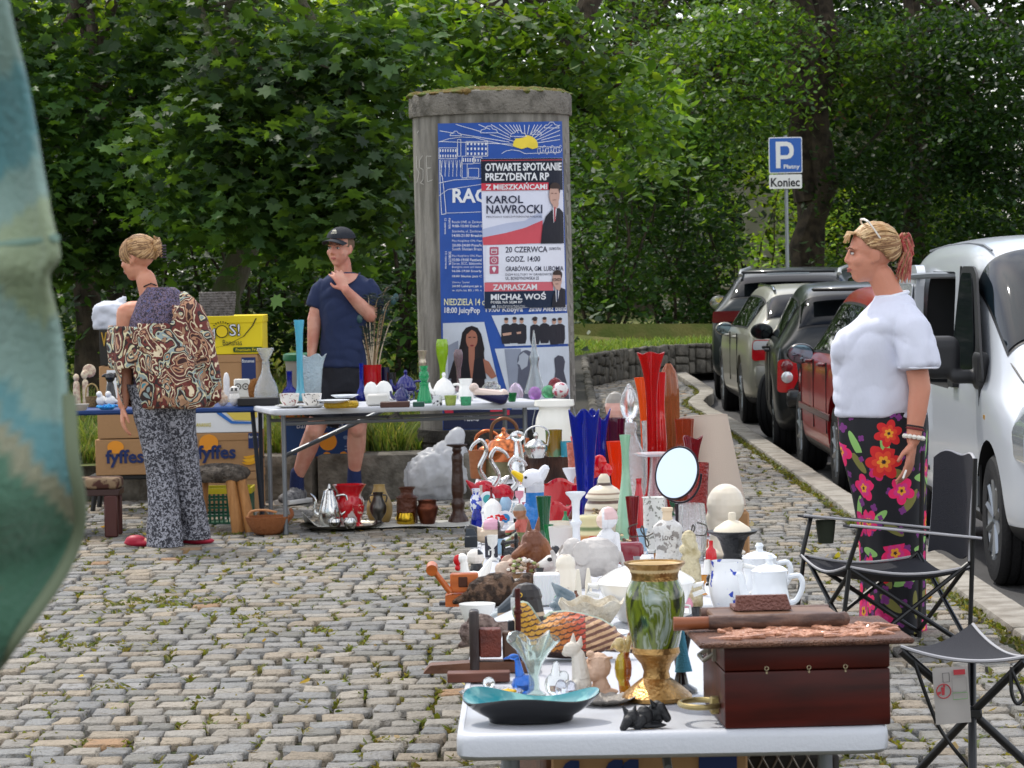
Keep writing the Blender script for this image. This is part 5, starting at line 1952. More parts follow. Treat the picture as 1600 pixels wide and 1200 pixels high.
 sec=[(.008,0,X(0,636)[1],.175,.165),(.008,0,X(0,660)[1],.182,.17),(.012,0,X(0,700)[1],.176,.172),(.03,0,X(0,760)[1],.152,.172),(.045,0,X(0,830)[1],.134,.168),(.05,0,X(0,900)[1],.128,.17),(.05,0,X(0,950)[1],.128,.175),(.052,0,X(0,983)[1],.13,.18)]
 tube_secs(ms,interp(sec,60),72,fold=lambda a,k:(.015+.04*k)*sin(6*a+2*k)+.012*sin(13*a+4*k))
 co=lambda Q:np.stack([np.arctan2(Q[:,1],Q[:,0]-.03)*.17+2,Q[:,2],Q[:,2]*0],1)
 build('trousers',ms,flower_print(),th,sharp=180,col=co)
 sh_=MB()
 for y in(-.085,.085):
  sh_.ell(V(1380,980,y),(.11,.042,.035),14)
 build('shoe',sh_,M('#1a1a1c',.6),th)
 d=(V(1404,740,-.25)-wr).normalized()
 br=MB()
 q=d.to_track_quat('Z','Y').to_matrix().to_4x4()
 for k in range(13):
  a=2*pi*k/13
  br.ell((.037*cos(a),.037*sin(a),.0),.0105,8)
 br.xf(Matrix.Translation(wr-d*.012)@q)
 build('bead_bracelet',br,M('#e9e4d8',.3,coat=.5),th)
 for o,h,m_ in((-.045,.034,'#7a1f28'),(-.055,.035,'#2b1c1e')):
  b2=MB()
  b2.torus((0,0,0),h,.0035,24,6)
  b2.xf(Matrix.Translation(wr+d*o)@q)
  build('cord_bracelet',b2,M(m_,.6),th)
 cg=MB()
 cg.tube([V(1400,727,-.285),V(1394,739,-.31)],.0042,n=8)
 build('cigarette',cg,M('#ece8e0',.7),th)
woman_white()
#  man in the cap, facing us
def man():
 base=(530,786)
 p0=G(*base)
 s=SCL(p0)
 th=thing('person','man in black cap, navy T-shirt and dark shorts with a hand at his collar','person',p0,rot=(0,ROLL,0))
 def V(px,py,y=0.0):
  return Vector(((px-base[0])/s,y,(base[1]-py)/s))
 mb=MB()
 mb.cap(V(541,580),V(541,500),.09,.1,14).cap(V(541,500),V(541,465),.1,.09,14)
 mb.cap(V(512,452),V(572,452),.045,.045,12)
 mb.cap(V(538,440),V(536,410,-.02),.06,.055,12)
 hipL,kneL,ankL=V(520,600,0),V(493,672,-.08),V(464,748,0)
 hipR,kneR,ankR=V(562,600,0),V(559,668,-.04),V(553,742,.05)
 for h,k,a in((hipL,kneL,ankL),(hipR,kneR,ankR)):
  mb.cap(h,k,.075,.062,12).cap(k,k.lerp(a,.35)+Vector((0,.02,0)),.06,.062,12).cap(k.lerp(a,.35)+Vector((0,.02,0)),a,.062,.036,12)
  mb.ell(k+Vector((0,-.03,0)),(.05,.04,.06),12)
  mb.cap(a,a+Vector((0,0,-.06)),.036,.04,10)
 mb.cap(V(502,452),V(492,498),.044,.043,12).cap(V(492,498),V(491,520,-.01),.046,.042,12).cap(V(491,520,-.01),V(488,556,-.04),.042,.029,12)
 hand(mb,V(488,556,-.04),(0,-.1,-1),(1,0,0),.18,.45,thumb=1)
 el_,wr=V(580,493,-.08),V(544,453,-.21)
 mb.cap(V(580,454),el_,.046,.046,12).cap(el_,el_.lerp(wr,.4),.046,.044,12).cap(el_.lerp(wr,.4),wr,.044,.03,12)
 hand(mb,wr,Vector((-.55,.25,1)),(-.3,1,0),.175,.55,thumb=1,spread=.4)
 f=Vector((-.52,-1,-.04))
 P,E_,r,f,up=head_shape(mb,V(533,389,-.04),f,(.03,0,1),1.0,1.2,.95)
 body=build('body',fuse(mb,.0062,4),M('#cf9a86',.5,sss=.12,var=(11,'#c07f6c')),th,sharp=180)
 face_parts(th,body,P,E_,1.0,'#6d5340','#b0665c')
 sk=MB()
 sk.ell(P(0,-.02,.03),(.079,.095,.084),18,E_)
 build('hair',sk,M('#6f5a48',.9,bump=(300,.4)),body)
 cp=MB()
 def dome(u,v):
  a=2*pi*u
  th_=v*1.35
  return P(.089*sin(th_)*sin(a),.104*sin(th_)*cos(a)-.012,.053+.084*cos(th_)-.004*(1 if v>.95 else 0))
 cp.sheet(dome,36,9,-.004)
 kp=build('cap',cp,M('#20242c',.85,bump=(150,.3)),body)
 bl=MB()
 bl.sheet(lambda u,v:P(.078*sin((u-.5)*2.5)*(1+.02*v),.078*cos((u-.5)*2.3)+.085*v*max(.0,cos((u-.5)*2.2))**.5,.066-.010*v-.03*(2*u-1)**2),18,8,.005)
 build('cap_peak',bl,M('#23272f',.85),kp)
 bt=MB()
 bt.ell(P(0,-.012,.134),.008,8)
 build('cap_button',bt,M('#20242c',.8),kp)
 bd=MB()
 def cf(x,y):
  a=x
  th_=1.28-y
  return P(.098*sin(th_)*sin(a),.113*sin(th_)*cos(a)-.012,.053+.092*cos(th_))
 bd.add([cf(-.18-.1*k%1,.0)for k in range(0)],[])
 text_on(bd,'OUTDOOR',-.26,.22,.52,.14,cf,.02)
 for k in range(5):
  x0=-.2+k*.09
  bd.add([cf(x0,.42),cf(x0+.1,.42),cf(x0+.13,.52+.08*(k%2)),cf(x0+.05,.6-.1*abs(k-2)/2)],[(0,1,2,3)])
 build('cap_emblem',bd,M('#c9c6b4',.8),kp,flatshade=True)
 mt=MB()
 z=lambda py:(base[1]-py)/s
 cx=lambda px:(px-base[0])/s
 secs=[(cx(541),0,z(573),.172,.142),(cx(541),0,z(560),.166,.135),(cx(541),0,z(520),.158,.13),(cx(541),0,z(485),.17,.135),(cx(541),0,z(460),.182,.128),(cx(541),0,z(445),.168,.108),(cx(540),0,z(435),.128,.088),(cx(539),0,z(427),.078,.072)]
 tube_secs(mt,interp(secs,40),44)
 mt.tube([V(511,444),V(502,454),V(496,468),V(493,480)],[.055,.058,.056,.056],n=18)
 mt.tube([V(572,444),V(580,455,-.01),V(585,468,-.03),V(585,480,-.05)],[.055,.06,.06,.062],n=18)
 ts=fuse(mt,.0085,5)
 wrinkle(ts,.007,7,9,.7)
 creases(ts,.013,(((.6,.2,.8),30),((-.6,.2,.8),30)),5)
 NAVY=M('#1d2a4c',.85,bump=(7,.9,(1,1,.45)))
 tee=build('t_shirt',ts,NAVY,th,sharp=180)
 nk=MB()
 nk.tube([V(517,429,-.02),V(524,437,-.075),V(534,445,-.115),V(541,447,-.12),V(550,442,-.105),V(560,433,-.06),V(563,427,-.01)],.007,n=6)
 build('collar',nk,M('#18233f',.85),tee)
 vn=MB()
 vn.sheet(lambda u,v:V(519+42*u,428+v*17*sin(pi*u)**.6,-.052-.074*v*sin(pi*u)-.028*sin(pi*u)),14,8,.004)
 build('bare_chest',vn,M('#cf9a86',.5,var=(11,'#c07f6c')),body)
 ms=MB()
 tube_secs(ms,interp([(cx(540),.0,z(560),.15,.12),(cx(540),0,z(580),.17,.135),(cx(540),0,z(612),.19,.15)],12),40)
 for(a,b)in((V(521,605),V(502,656,-.05)),(V(561,605),V(562,656,-.03))):
  ms.tube([a,a.lerp(b,.5),b],[.125,.122,.12],n=20)
 sh_=fuse(ms,.01,4)
 wrinkle(sh_,.007,7,4)
 creases(sh_,.012,(((.8,.2,.4),30),),3)
 build('shorts',sh_,M('#191b24',.85,bump=(8,.8,(1,1,.4))),th,sharp=180)
 for a,dx in((ankL,-.5),(ankR,.08)):
  so=MB()
  so.cap(a+Vector((0,0,.035)),a+Vector((0,0,-.075)),.044,.05,14)
  sc=fuse(so,.007,3)
  build('sock',sc,M('#1d2a55',.9,bump=(150,.4)),th)
  fo=MB()
  b=Vector((a.x,a.y,0))
  dr=Vector((dx,-1,0)).normalized()
  fo.cap(b+Vector((0,0,.055))-dr*.04,b+dr*.13+Vector((0,0,.042)),.048,.042,12)
  fo.ell(b+dr*.15+Vector((0,0,.036)),(.05,.06,.036),12)
  fo.cap(b+Vector((0,0,.07)),b+Vector((0,0,.1)),.05,.05,12)
  shb=build('shoe',fuse(fo,.008,4),M('#8b8b8d',.8,bump=(120,.6),var=(40,'#55565a')),th)
  sl=MB()
  sl.prism(rounded([(-.055,0),(.055,0),(.058,.03),(-.058,.03)],.008),-.1,.19)
  sl.xf(Matrix.Translation(b-dr*.0)@Matrix.Rotation(atan2(dr.x,-dr.y),4,'Z')@Matrix.Rotation(pi,4,'Z'))
  build('sole',sl,M('#d8d8d6',.6),shb)
man()
#  woman in the patterned blouse, back towards us
def woman_blouse():
 base=(252,853)
 p0=G(*base)
 s=SCL(p0)
 th=thing('person','woman in brown swirl patterned off-shoulder blouse seen from behind','person',p0,rot=(0,ROLL,0))
 def V(px,py,y=0.0):
  return Vector(((px-base[0])/s,y,(base[1]-py)/s))
 mb=MB()
 mb.cap(V(255,620),V(250,540),.1,.1,14).cap(V(250,540),V(248,495),.1,.1,14)
 mb.cap(V(207,489,.02),V(286,484,0),.066,.055,14)
 mb.cap(V(238,470),V(229,436,.02),.058,.055,12)
 for(h,k,a)in((V(242,640),V(252,740,.0),V(258,838,-.02)),(V(276,640),V(290,740,.05),V(301,828,.12))):
  mb.cap(h,k,.07,.055,12).cap(k,a,.05,.04,12)
  mb.cap(a+Vector((0,0,-.03)),a+Vector((-.09,-.02,-.03)),.04,.03,10)
 mb.cap(V(199,490,.02),V(195,565,.02),.058,.045,12).cap(V(195,565,.02),V(196,600,0),.046,.043,12).cap(V(196,600,0),V(194,632,-.02),.043,.03,12)
 hand(mb,V(194,634,-.02),(-.02,.02,-1),(1,.3,0),.175,.5,thumb=1)
 mb.cap(V(292,486),V(306,540,.06),.056,.045,12).cap(V(306,540,.06),V(296,590,.2),.045,.03,12)
 hand(mb,V(296,590,.2),(-.3,.9,-.3),(0,0,-1),.175,.4)
 f=Vector((-.93,.42,-.18))
 P,E_,r,f,up=head_shape(mb,V(216,405,.03),f,(.02,0,1),1.0)
 body=build('body',fuse(mb,.0062,4),M('#d3977c',.5,sss=.12,var=(11,'#c58468')),th,sharp=180)
 face_parts(th,body,P,E_,1.0)
 rng=random.Random(9)
 e0=lambda a:radians(float(np.interp(abs((degrees(a)+180)%360-180),[0,50,75,95,118,180],[38,26,2,-14,-30,-38])))
 hair_cap(th,P,e0,M('#8c6d4d',.7,bump=(90,.5)),body,1.01)
 gd,g2=[],[]
 for k in range(420):
  a=rng.uniform(-pi,pi)
  d0=azel(a,e0(a)+rng.uniform(0,.5))
  q=comb(P,d0,(rng.uniform(-.2,.2),-1,.15+rng.uniform(-.2,.25)),rng,r=.0038,lift=1.03,wave=.04)
  (gd if rng.random()<.55 else g2).append(q)
 for k in range(150):
  a=rng.uniform(.35,1.5)*rng.choice((-1,1))
  q=comb(P,azel(a*.4,1.2),azel(a,rng.uniform(-.75,-.35)),rng,r=.004,lift=1.05,wave=.04)
  (gd if rng.random()<.6 else g2).append(q)
 b0=P(0,-.118,.035)
 for k in range(80):
  t=rng.uniform(-.05,.05)
  ph=rng.uniform(0,2*pi)
  rr=.03-abs(t)*.25
  pts=[b0+P(rr*cos(ph+w),-.022+rr*.6*sin(ph+w),t+.01*w)-P(0,0,0)for w in(0,.7,1.4,2.1)]
  (gd if rng.random()<.55 else g2).append((pts,[.003,.0055,.0055,.002]))
 strand_cap(th,'hair',gd,M('#c9a579',.5,var=(30,'#b08756')),parent=body)
 strand_cap(th,'hair',g2,M('#96734f',.55,var=(30,'#7c5d40')),parent=body)
 cl=MB()
 b0=P(.02,-.135,.02)
 for k in range(5):
  cl.tube([b0+Vector((.0,-.01,.03-.015*k)),b0+Vector((.02,-.024,.028-.015*k)),b0+Vector((.035,-.01,.03-.016*k))],.005,n=6)
 build('hair_clip',cl,M('#3a2d3a',.3),body)
 mv=MB()
 z=lambda py:(base[1]-py)/s
 cx=lambda px:(px-base[0])/s
 tube_secs(mv,interp([(cx(256),0,z(625),.155,.14),(cx(252),0,z(560),.158,.14),(cx(250),0,z(510),.165,.138),(cx(252),0,z(485),.150,.125),(cx(254),0,z(468),.128,.105),(cx(254),0,z(456),.105,.09),(cx(252),0,z(449),.08,.078)],30),40)
 build('vest',mv,fleck_print('#2c2838','#8a7280',90,.5,.05,'#4c5480'),th,sharp=180)
 mt=MB()
 tube_secs(mt,interp([(cx(262),.0,z(634),.235,.2),(cx(256),0,z(612),.25,.21),(cx(250),0,z(570),.24,.205),(cx(246),0,z(530),.225,.195),(cx(244),0,z(500),.212,.18),(cx(243),0,z(484),.20,.16),(cx(244),0,z(477),.185,.145)],40),64,fold=lambda a,k:(.05*(1-k)+.01)*sin(7*a+3*k)+.02*(1-k)*sin(15*a))
 mt.tube([V(205,492,.02),V(197,520,.02),V(196,548,.0),V(197,574,0)],[.085,.09,.088,.085],n=18)
 mt.tube([V(278,466,0),V(296,490,0),V(306,540,.03),V(318,596,.05),V(330,628,.03)],[.05,.085,.1,.09,.06],n=18)
 ts=fuse(mt,.009,4)
 wrinkle(ts,.012,6,2,.5)
 creases(ts,.014,(((.8,.3,.25),34),((.5,.2,.7),26)),8)
 keep=[]
 zz=z(478)
 for fc in ts.f:
  q=[sum(ts.v[i][k]for i in fc)/len(fc)for k in range(3)]
  if q[2]>zz+.0 and q[0]<cx(276):
   continue
  if q[2]>z(504)and cx(222)<q[0]<cx(276):
   continue
  if q[2]>z(509)and q[0]<=cx(222):
   continue
  if q[2]<z(574)and cx(196)<q[0]<cx(214)+(z(574)-q[2])*.25 and q[1]<.05:
   continue
  keep.append(fc)
 ts.f,ts.m=keep,[0]*len(keep)
 bl=build('blouse',ts,swirl_print(),th,sharp=180)
 sm=bl.modifiers.new('s','SOLIDIFY')
 sm.thickness=.004
 nc=MB()
 nc.tube([V(222,452,.0),V(230,447,-.05),V(240,443,-.055),V(247,446,-.02)],.004,n=6)
 build('neck_cord',nc,M('#2a2226',.7),th)
 PT=fleck_print('#2a2b34','#9a9ba4',70,.52,.04)
 for secs in([(cx(238),0,z(600),.14,.15),(cx(240),0,z(640),.118,.14),(cx(246),0,z(690),.098,.112),(cx(252),0,z(740),.088,.095),(cx(257),-.01,z(790),.092,.098),(cx(258),-.02,z(830),.100,.108),(cx(258),-.02,z(853),.108,.118)],[(cx(272),0,z(600),.13,.15),(cx(276),.01,z(640),.11,.14),(cx(283),.03,z(690),.088,.108),(cx(291),.05,z(740),.078,.092),(cx(296),.08,z(790),.080,.095),(cx(300),.11,z(825),.084,.1),(cx(301),.12,z(845),.088,.108)]):
  ml=MB()
  tube_secs(ml,interp(secs,46),40,fold=lambda a,k:(.01+.03*k)*sin(5*a+3*k))
  wrinkle(ml,.006,9,5,.8)
  build('trouser_leg',ml,PT,th,sharp=180)
 for(q,r_)in((V(222,850,-.03),1),(V(305,843,.1),-.2)):
  b=Vector((q.x,q.y,0))
  fo=MB()
  fo.ell(b+Vector((0,0,.02)),(.1,.045,.022),14)
  fo.ell(b+Vector((-.03*r_,0,.035)),(.06,.044,.03),12)
  build('shoe',fuse(fo,.006,3),M('#a81f38',.5),th)
woman_blouse()
#  tables
ZT=.72
PLAST=M('#c6c9cf',.42,bump=(150,.08),var=(7,'#b4b7bd',.55,.8))
PLAST2=M('#cfd2d6',.45)
TLEG=M('#7c8084',.4,.6)
def folding_table(label,x0,y0,x1,y1,depth,m_top=PLAST,group=None,th_=.045,arch=True,z=ZT):
 """front edge from x0,y0 to x1,y1 (seen from the camera), depth going away"""
 w=hypot(x1-x0,y1-y0)
 t=thing('folding_table',label,'table',((x0+x1)/2,(y0+y1)/2,0),atan2(y1-y0,x1-x0),group)
 pl=rounded([(-w/2,0),(w/2,0),(w/2,depth),(-w/2,depth)],.05,6)
 mb=MB()
 n=len(pl)
 cx,cy=0,depth/2
 def ring(k,zz):
  out=[]
  for x,y in pl:
   dx,dy=x-cx,y-cy
   L_=hypot(dx,dy)
   out.append((x-dx/L_*k,y-dy/L_*k,zz))
  return out
 def low(r_):
  if not arch:
   return r_
  o=[]
  for x,y,zz in r_:
   u=abs(x)/(w/2)
   v=abs(y-depth/2)/(depth/2)
   lift=.013*(1-min(1,max(0,(u-.35)/.3)))if v>.9 else .013*(1-min(1,max(0,(v-.5)/.3)))
   o.append((x,y,zz+lift))
  return o
 rings=[low(ring(.012,z-th_)),low(ring(.0,z-th_+.008)),ring(0,z-.012),ring(.004,z-.003),ring(.012,z),ring(.03,z),ring(.034,z-.0025)]
 mb.loft(rings)
 build('tabletop',mb,m_top,t,sharp=50)
 for yy in(.22,depth-.22)if depth>1 else(.12,depth-.12):
  ends=(-w/2+.09,w/2-.09)
  for x in ends:
   l1=MB()
   l1.tube([(x,yy,z-th_+.02),(x,yy,0.0)],.0135,n=10)
   l1.tube([(x,yy,.0),(x,yy,.02)],.017,n=10)
   build('leg',l1,TLEG,t)
  for zz in((.2,)if arch else(z-.09,)):
   lg=MB()
   lg.tube([(ends[0],yy,zz),(ends[1],yy,zz)],.01,n=8)
   build('crossbar',lg,TLEG,t)
  br=MB()
  s_=1 if yy<depth/2 else-1
  br.tube([(0,yy,z-.1),(0,yy+s_*min(.45,depth*.4),z-.05)],.008,n=8)
  build('brace',br,TLEG,t)
 return t
GTAB='white folding tables in the long row'
ROWX=lambda y:-.105-.0073*(y-4.99)
names=['white folding table nearest us, carrying the wooden box and teal dish','white folding table under the elephant and the coffee pots','white folding table under the round mirror and red bowls','white folding table at the far end under the kettles']
for i,lb in enumerate(names):
 y=4.99+i*1.85
 folding_table(lb,ROWX(y),y+.005,ROWX(y)+.726,y,1.83,group=GTAB)
class At:
 """a spot named by photo pixel on a level; sizes at that spot are given in photo pixels"""
 def __init__(k,px,py,z=ZT,back=0.0):
  k.o=G(px,py,z)
  k.s=SCL(k.o)
  k.o.y+=back/k.s
 def m(k,v):
  return v/k.s
 def p(k,x,y,h):
  return Vector((x/k.s,y/k.s,h/k.s))
 def pr(k,prof):
  return[(max(r,.02)/k.s,h/k.s)for r,h in prof]
def pot(name,label,cat,px,py,prof,mat,z=ZT,t=1.3,op=True,group=None,n=28,fn=None,extra=None,rz=0.0,tilt=None,sharp=40):
 k=At(px,py,z,prof[0][0])
 P=k.pr(prof)
 g=None if fn is None else(lambda r,h,a:fn(r,h,a,k.s))
 mb=MB()
 mb.lathe(hollow(P,k.m(t))if op else P+[(.0003,P[-1][1])],n=n,fn=g)
 rot=tilt if tilt else(0,0,rz)
 if extra is None:
  return solo(name,label,cat,mb,mat,k.o,group=group,rot=rot,sharp=sharp)
 th=thing(name,label,cat,k.o,rz,group,rot=rot)
 build('body',mb,mat,th,sharp=sharp)
 extra(k,th)
 return th
def handle(k,th,pts,r,mat,y=0,nm='handle',flat=1.0):
 mb=MB()
 mb.tube([k.p(x,y,h)for x,h in pts],[k.m(q)for q in r]if hasattr(r,'__len__')else k.m(r),n=8,flat=flat)
 return build(nm,mb,mat,th)
def cap_on(k,th,prof,mat,nm='lid',n=24,c0=(0,0)):
 mb=MB()
 mb.lathe(k.pr(prof)+[(.0003,prof[-1][1]/k.s)],n=n,c=(c0[0]/k.s,c0[1]/k.s,0))
 return build(nm,mb,mat,th)
def smooth(pts,m=5):
 out=[]
 P=[Vector(p)for p in pts]
 for i in range(len(P)-1):
  p0,p1,p2,p3=P[max(i-1,0)],P[i],P[i+1],P[min(i+2,len(P)-1)]
  for j in range(m):
   f=j/m
   out.append(tuple(.5*((2*p1)+(p2-p0)*f+(2*p0-5*p1+4*p2-p3)*f*f+(3*p1-p0-3*p2+p3)*f**3)))
 out.append(tuple(P[-1]))
 return out
def fig(name,label,cat,px,py,shapes,mat,z=ZT,back=8,vox=1.0,sm=3,col=None,group=None,parts=(),rz=0.0):
 """a modelled figurine: ('e', centre, radii[, turn]) and ('c', from, to, r0, r1) in photo pixels, melted together"""
 k=At(px,py,z,back)
 mb=MB()
 for q in shapes:
  if q[0]=='e':
   mb.ell(q[1],q[2],12,Euler(q[3])if len(q)>3 else None)
  else:
   mb.cap(q[1],q[2],q[3],q[4],10)
 f=fuse(mb,vox,sm)
 cf=(lambda Q:col(Q*k.s))if col else None
 f.v=[(x/k.s,y/k.s,h/k.s)for x,y,h in f.v]
 if not parts:
  return solo(name,label,cat,f,mat,k.o,rz,group,col=cf,sharp=180)
 th=thing(name,label,cat,k.o,rz,group)
 build('body',f,mat,th,col=cf,sharp=180)
 for nm,shp,m_ in parts:
  mb=MB()
  for q in shp:
   if q[0]=='e':
    mb.ell([v/k.s for v in q[1]],[v/k.s for v in q[2]],12,Euler(q[3])if len(q)>3 else None)
   elif q[0]=='c':
    mb.cap([v/k.s for v in q[1]],[v/k.s for v in q[2]],q[3]/k.s,q[4]/k.s,8)
   elif q[0]=='t':
    mb.tube([[v/k.s for v in p]for p in q[1]],[v/k.s for v in q[2]],n=8)
   elif q[0]=='b':
    mb.box([v/k.s for v in q[1]],[v/k.s for v in q[2]],bev=q[3]/k.s,rot=Euler(q[4])if len(q)>4 else None)
  build(nm,mb,m_,th)
 return th
def zones(*rules,base='#ffffff'):
 """colour by place: rules are (test on arrays x, y, h -> bool, colour)"""
 def f(Q):
  out=np.tile(np.array(c(base)),(len(Q),1))
  for t,h in rules:
   out[t(Q[:,0],Q[:,1],Q[:,2])]=c(h)
  return out
 return f
PAINTED=M(rough=.35,attr=True,coat=.3)
MATTE=M(rough=.7,attr=True,bump=(200,.2))
WHITEC=china('#ecebe6')
WHITEG=china('#e4e8ec',.12)
CREAM=china('#e6dcc4',.3)
CLEAR=glass((.93,.96,.95),.92,.02)
CRYST=M((.95,.97,.97),.02,trans=.92,ior=1.5,bump=(110,.18))
BLUEG=glass(c('#1030b8'),.72)
REDG=glass(c('#d80f14'),.65)
DREDG=glass(c('#8f0a1c'),.55)
AMBER=glass(c('#c86a20'),.6)
GREENG=glass(c('#1f8a4c'),.5)
AQUA=glass(c('#52b8cc'),.6)
LIME=glass(c('#a8d020'),.35)
SILV=M('#c9c9c6',.18,1.0,bump=(60,.08))
PEWT=M('#8f8a80',.35,1.0,bump=(60,.2),var=(14,'#6b675e'))
COPP=M('#c9794f',.22,1.0,var=(12,'#a85c38'))
BRASS=M('#b08d3c',.28,1.0,var=(16,'#8a6a28'))
DWOOD=M('#4c150d',.42,spec=.3,var=(5,'#2b0d09',.35,.7,(1,8,8)))
MWOOD=M('#6e4630',.5,bump=(30,.25,(1,6,1)),var=(6,'#4e2f1f',.35,.7,(1,8,8)))
LWOOD=M('#c08a52',.55,bump=(30,.3,(4,4,1)),var=(8,'#a06e3c',.35,.7,(6,6,1)))
OWOOD=M('#c96a2c',.4,coat=.3,var=(8,'#a8521f',.35,.7,(1,8,8)))
BLACKC=china('#121316',.2)
MIRR=M('#e9eef2',.02,1.0)
def flute(nf,amp,h0=0,twist=0.0):
 return lambda r,h,a,s:(r*(1+amp*cos(nf*a+twist*h*s)*min(1,max(0,(h*s-h0)/20))),h)
def rim_wave(nf,amp,h0,h1):
 def f(r,h,a,s):
  t=min(1,max(0,(h*s-h0)/(h1-h0)))
  return r*(1+.12*t*cos(nf*a)),h+amp/s*t*cos(nf*a)
 return f
def teal_dish():
 k=At(829,1133,ZT,52)
 th=thing('dish','wavy rimmed dish, teal glaze inside and black outside','dish',k.o)
 def f(q,a,up):
  w=sin(3*a+.5)*7+sin(2*a+2.2)*4
  return(q*(1.0+.02*cos(3*a)),up+w*(q/108)**3)
 prof=[(66,0),(68,7),(84,16),(100,28),(109,38)]
 mb=MB()
 P=[]
 n=64
 rings=[]
 for r_,h in prof+[(107.5,39.5),(98,31),(80,19),(56,11),(20,8)]:
  rings.append([k.p(f(r_,2*pi*j/n,h)[0]*cos(2*pi*j/n),f(r_,2*pi*j/n,h)[0]*sin(2*pi*j/n)*.62,f(r_,2*pi*j/n,h)[1])for j in range(n)])
 a=MB()
 a.loft(rings[:6],cap=False)
 a.add(rings[0],[tuple(reversed(range(n)))])
 build('outer_shell',a,BLACKC,th,sharp=60)
 b=MB()
 b.loft(rings[5:],cap=False)
 b.add(rings[-1],[tuple(range(n))])
 build('glazed_inside',b,M('#1f7f86',.12,coat=.8,var=(26,'#6fb0ac',.5,.62)),th,sharp=60)
teal_dish()
def star_vase():
 k=At(835,1092,ZT,20)
 def fn(r,h,a):
  t=max(0,(h*k.s-40)/60)
  return r*(1+.55*t*abs(cos(2*a+.785))**2),h+(9*t*cos(4*a+pi))/k.s
 mb=MB()
 mb.lathe(hollow(k.pr([(18,0),(19,4),(9,12),(8,34),(13,55),(22,78),(30,94)]),k.m(2)),n=48,fn=fn)
 solo('glass_vase','clear greenish glass vase with four pointed square mouth','vase',mb,glass((.80,.90,.86),.9,.02),k.o)
star_vase()
fig('glass_bird','blue and clear glass bird beside the square mouthed glass vase','ornament',818,1090,[('e',(0,0,18),(19,14,17)),('c',(-4,0,26),(-9,0,60),9,4),('e',(-14,0,62),(9,6,5)),('c',(-18,0,62),(-30,0,59),3,1.2)],glass(c('#3a7fe0'),.7,.02),back=18)
fig('glass_bird','clear glass bird ornament with folded wings','ornament',868,1092,[('e',(0,0,20),(17,12,20)),('c',(0,0,30),(2,0,52),10,5),('e',(6,2,20),(14,8,24),(0,.5,0))],CLEAR,back=18)
fig('glass_paperweight','clear glass swirl paperweight next to the white cat','paperweight',886,1094,[('e',(-9,0,16),(10,9,16)),('e',(6,0,15),(10,9,15))],glass((.82,.84,.92),.9,.02),back=12)
pot('crystal_plate','small crystal plate with fluted rim left of the glass birds','plate',768,1098,[(26,0),(28,2),(44,8),(50,15)],CRYST,t=2,n=40,fn=lambda r,h,a,s:(r*(1+.04*cos(16*a)),h))
fig('glass_figurine','tiny clear glass ball figure on the crystal plate','ornament',764,1092,[('e',(0,0,22),(10,10,10)),('e',(0,0,8),(8,8,9))],CLEAR,back=20,z=ZT+.004)
fig('cloth_flower','small yellow flower on the crystal plate','flower',794,1090,[('e',(8*cos(a),6*sin(a),8),(6,5,3))for a in np.linspace(0,2*pi,7)]+[('e',(0,0,9),(4,4,4))],M('#e0b024',.7),back=14,z=ZT+.004)
fig('cat_figurine','tall white stone cat sitting with its head turned left','figurine',903,1092,[('e',(6,0,20),(17,15,22)),('c',(6,0,30),(2,0,66),15,11),('e',(-8,-3,76),(14,11,12)),('e',(-17,-5,71),(7,6,6)),('c',(-6,2,84),(-5,2,100),6,1.5),('c',(4,2,82),(7,2,95),6,1.5),('c',(0,-10,24),(-3,-12,2),7,6)],M('#ddd6cb',.75,bump=(120,.2),var=(20,'#cfc4b6')),back=16)
fig('bust_figurine','pale terracotta child head with combed hair, nearest bust','figurine',936,1090,[('e',(0,0,46),(21,20,23)),('e',(-9,-9,38),(14,12,15)),('c',(-21,-11,40),(-24,-12,37),3,3),('c',(2,0,28),(4,0,10),11,16),('e',(4,0,6),(28,18,7)),('e',(-12,-4,66),(7,7,6))]+[('c',(-14+5*i,-13,62-abs(i-3)),(-8+6*i,12,58),2.2,2.2)for i in range(6)],M('#d9b8a0',.8,bump=(140,.25),var=(14,'#c9a48a')),back=22)
pot('shell_dish','grey lace edged small dish under the child bust','dish',948,1102,[(24,0),(26,2),(38,5),(46,10)],M('#9a948c',.4,bump=(90,.5)),n=40,fn=lambda r,h,a,s:(r*(1+.05*cos(14*a)),h+.002*cos(14*a)))
fig('parrot_figurine','amber and yellow glass parrot standing by the green vase','figurine',973,1086,[('e',(0,0,40),(12,11,26)),('e',(-3,-2,78),(11,10,12)),('c',(-12,-3,78),(-17,-4,72),4,1.5),('c',(4,0,60),(14,3,92),8,5),('c',(2,0,20),(6,0,0),9,11),('e',(8,2,40),(8,8,22))],M(rough=.08,attr=True,trans=.45,coat=.5),back=12,col=zones((lambda x,y,h:h>92,'#8a4a1c'),(lambda x,y,h:(h<92)&(h>66),'#d8c084'),(lambda x,y,h:(h<=66)&(x>3),'#a8591a'),(lambda x,y,h:(h<=66)&(x<=3),'#c9b23a'),(lambda x,y,h:h<14,'#b87a1c')))
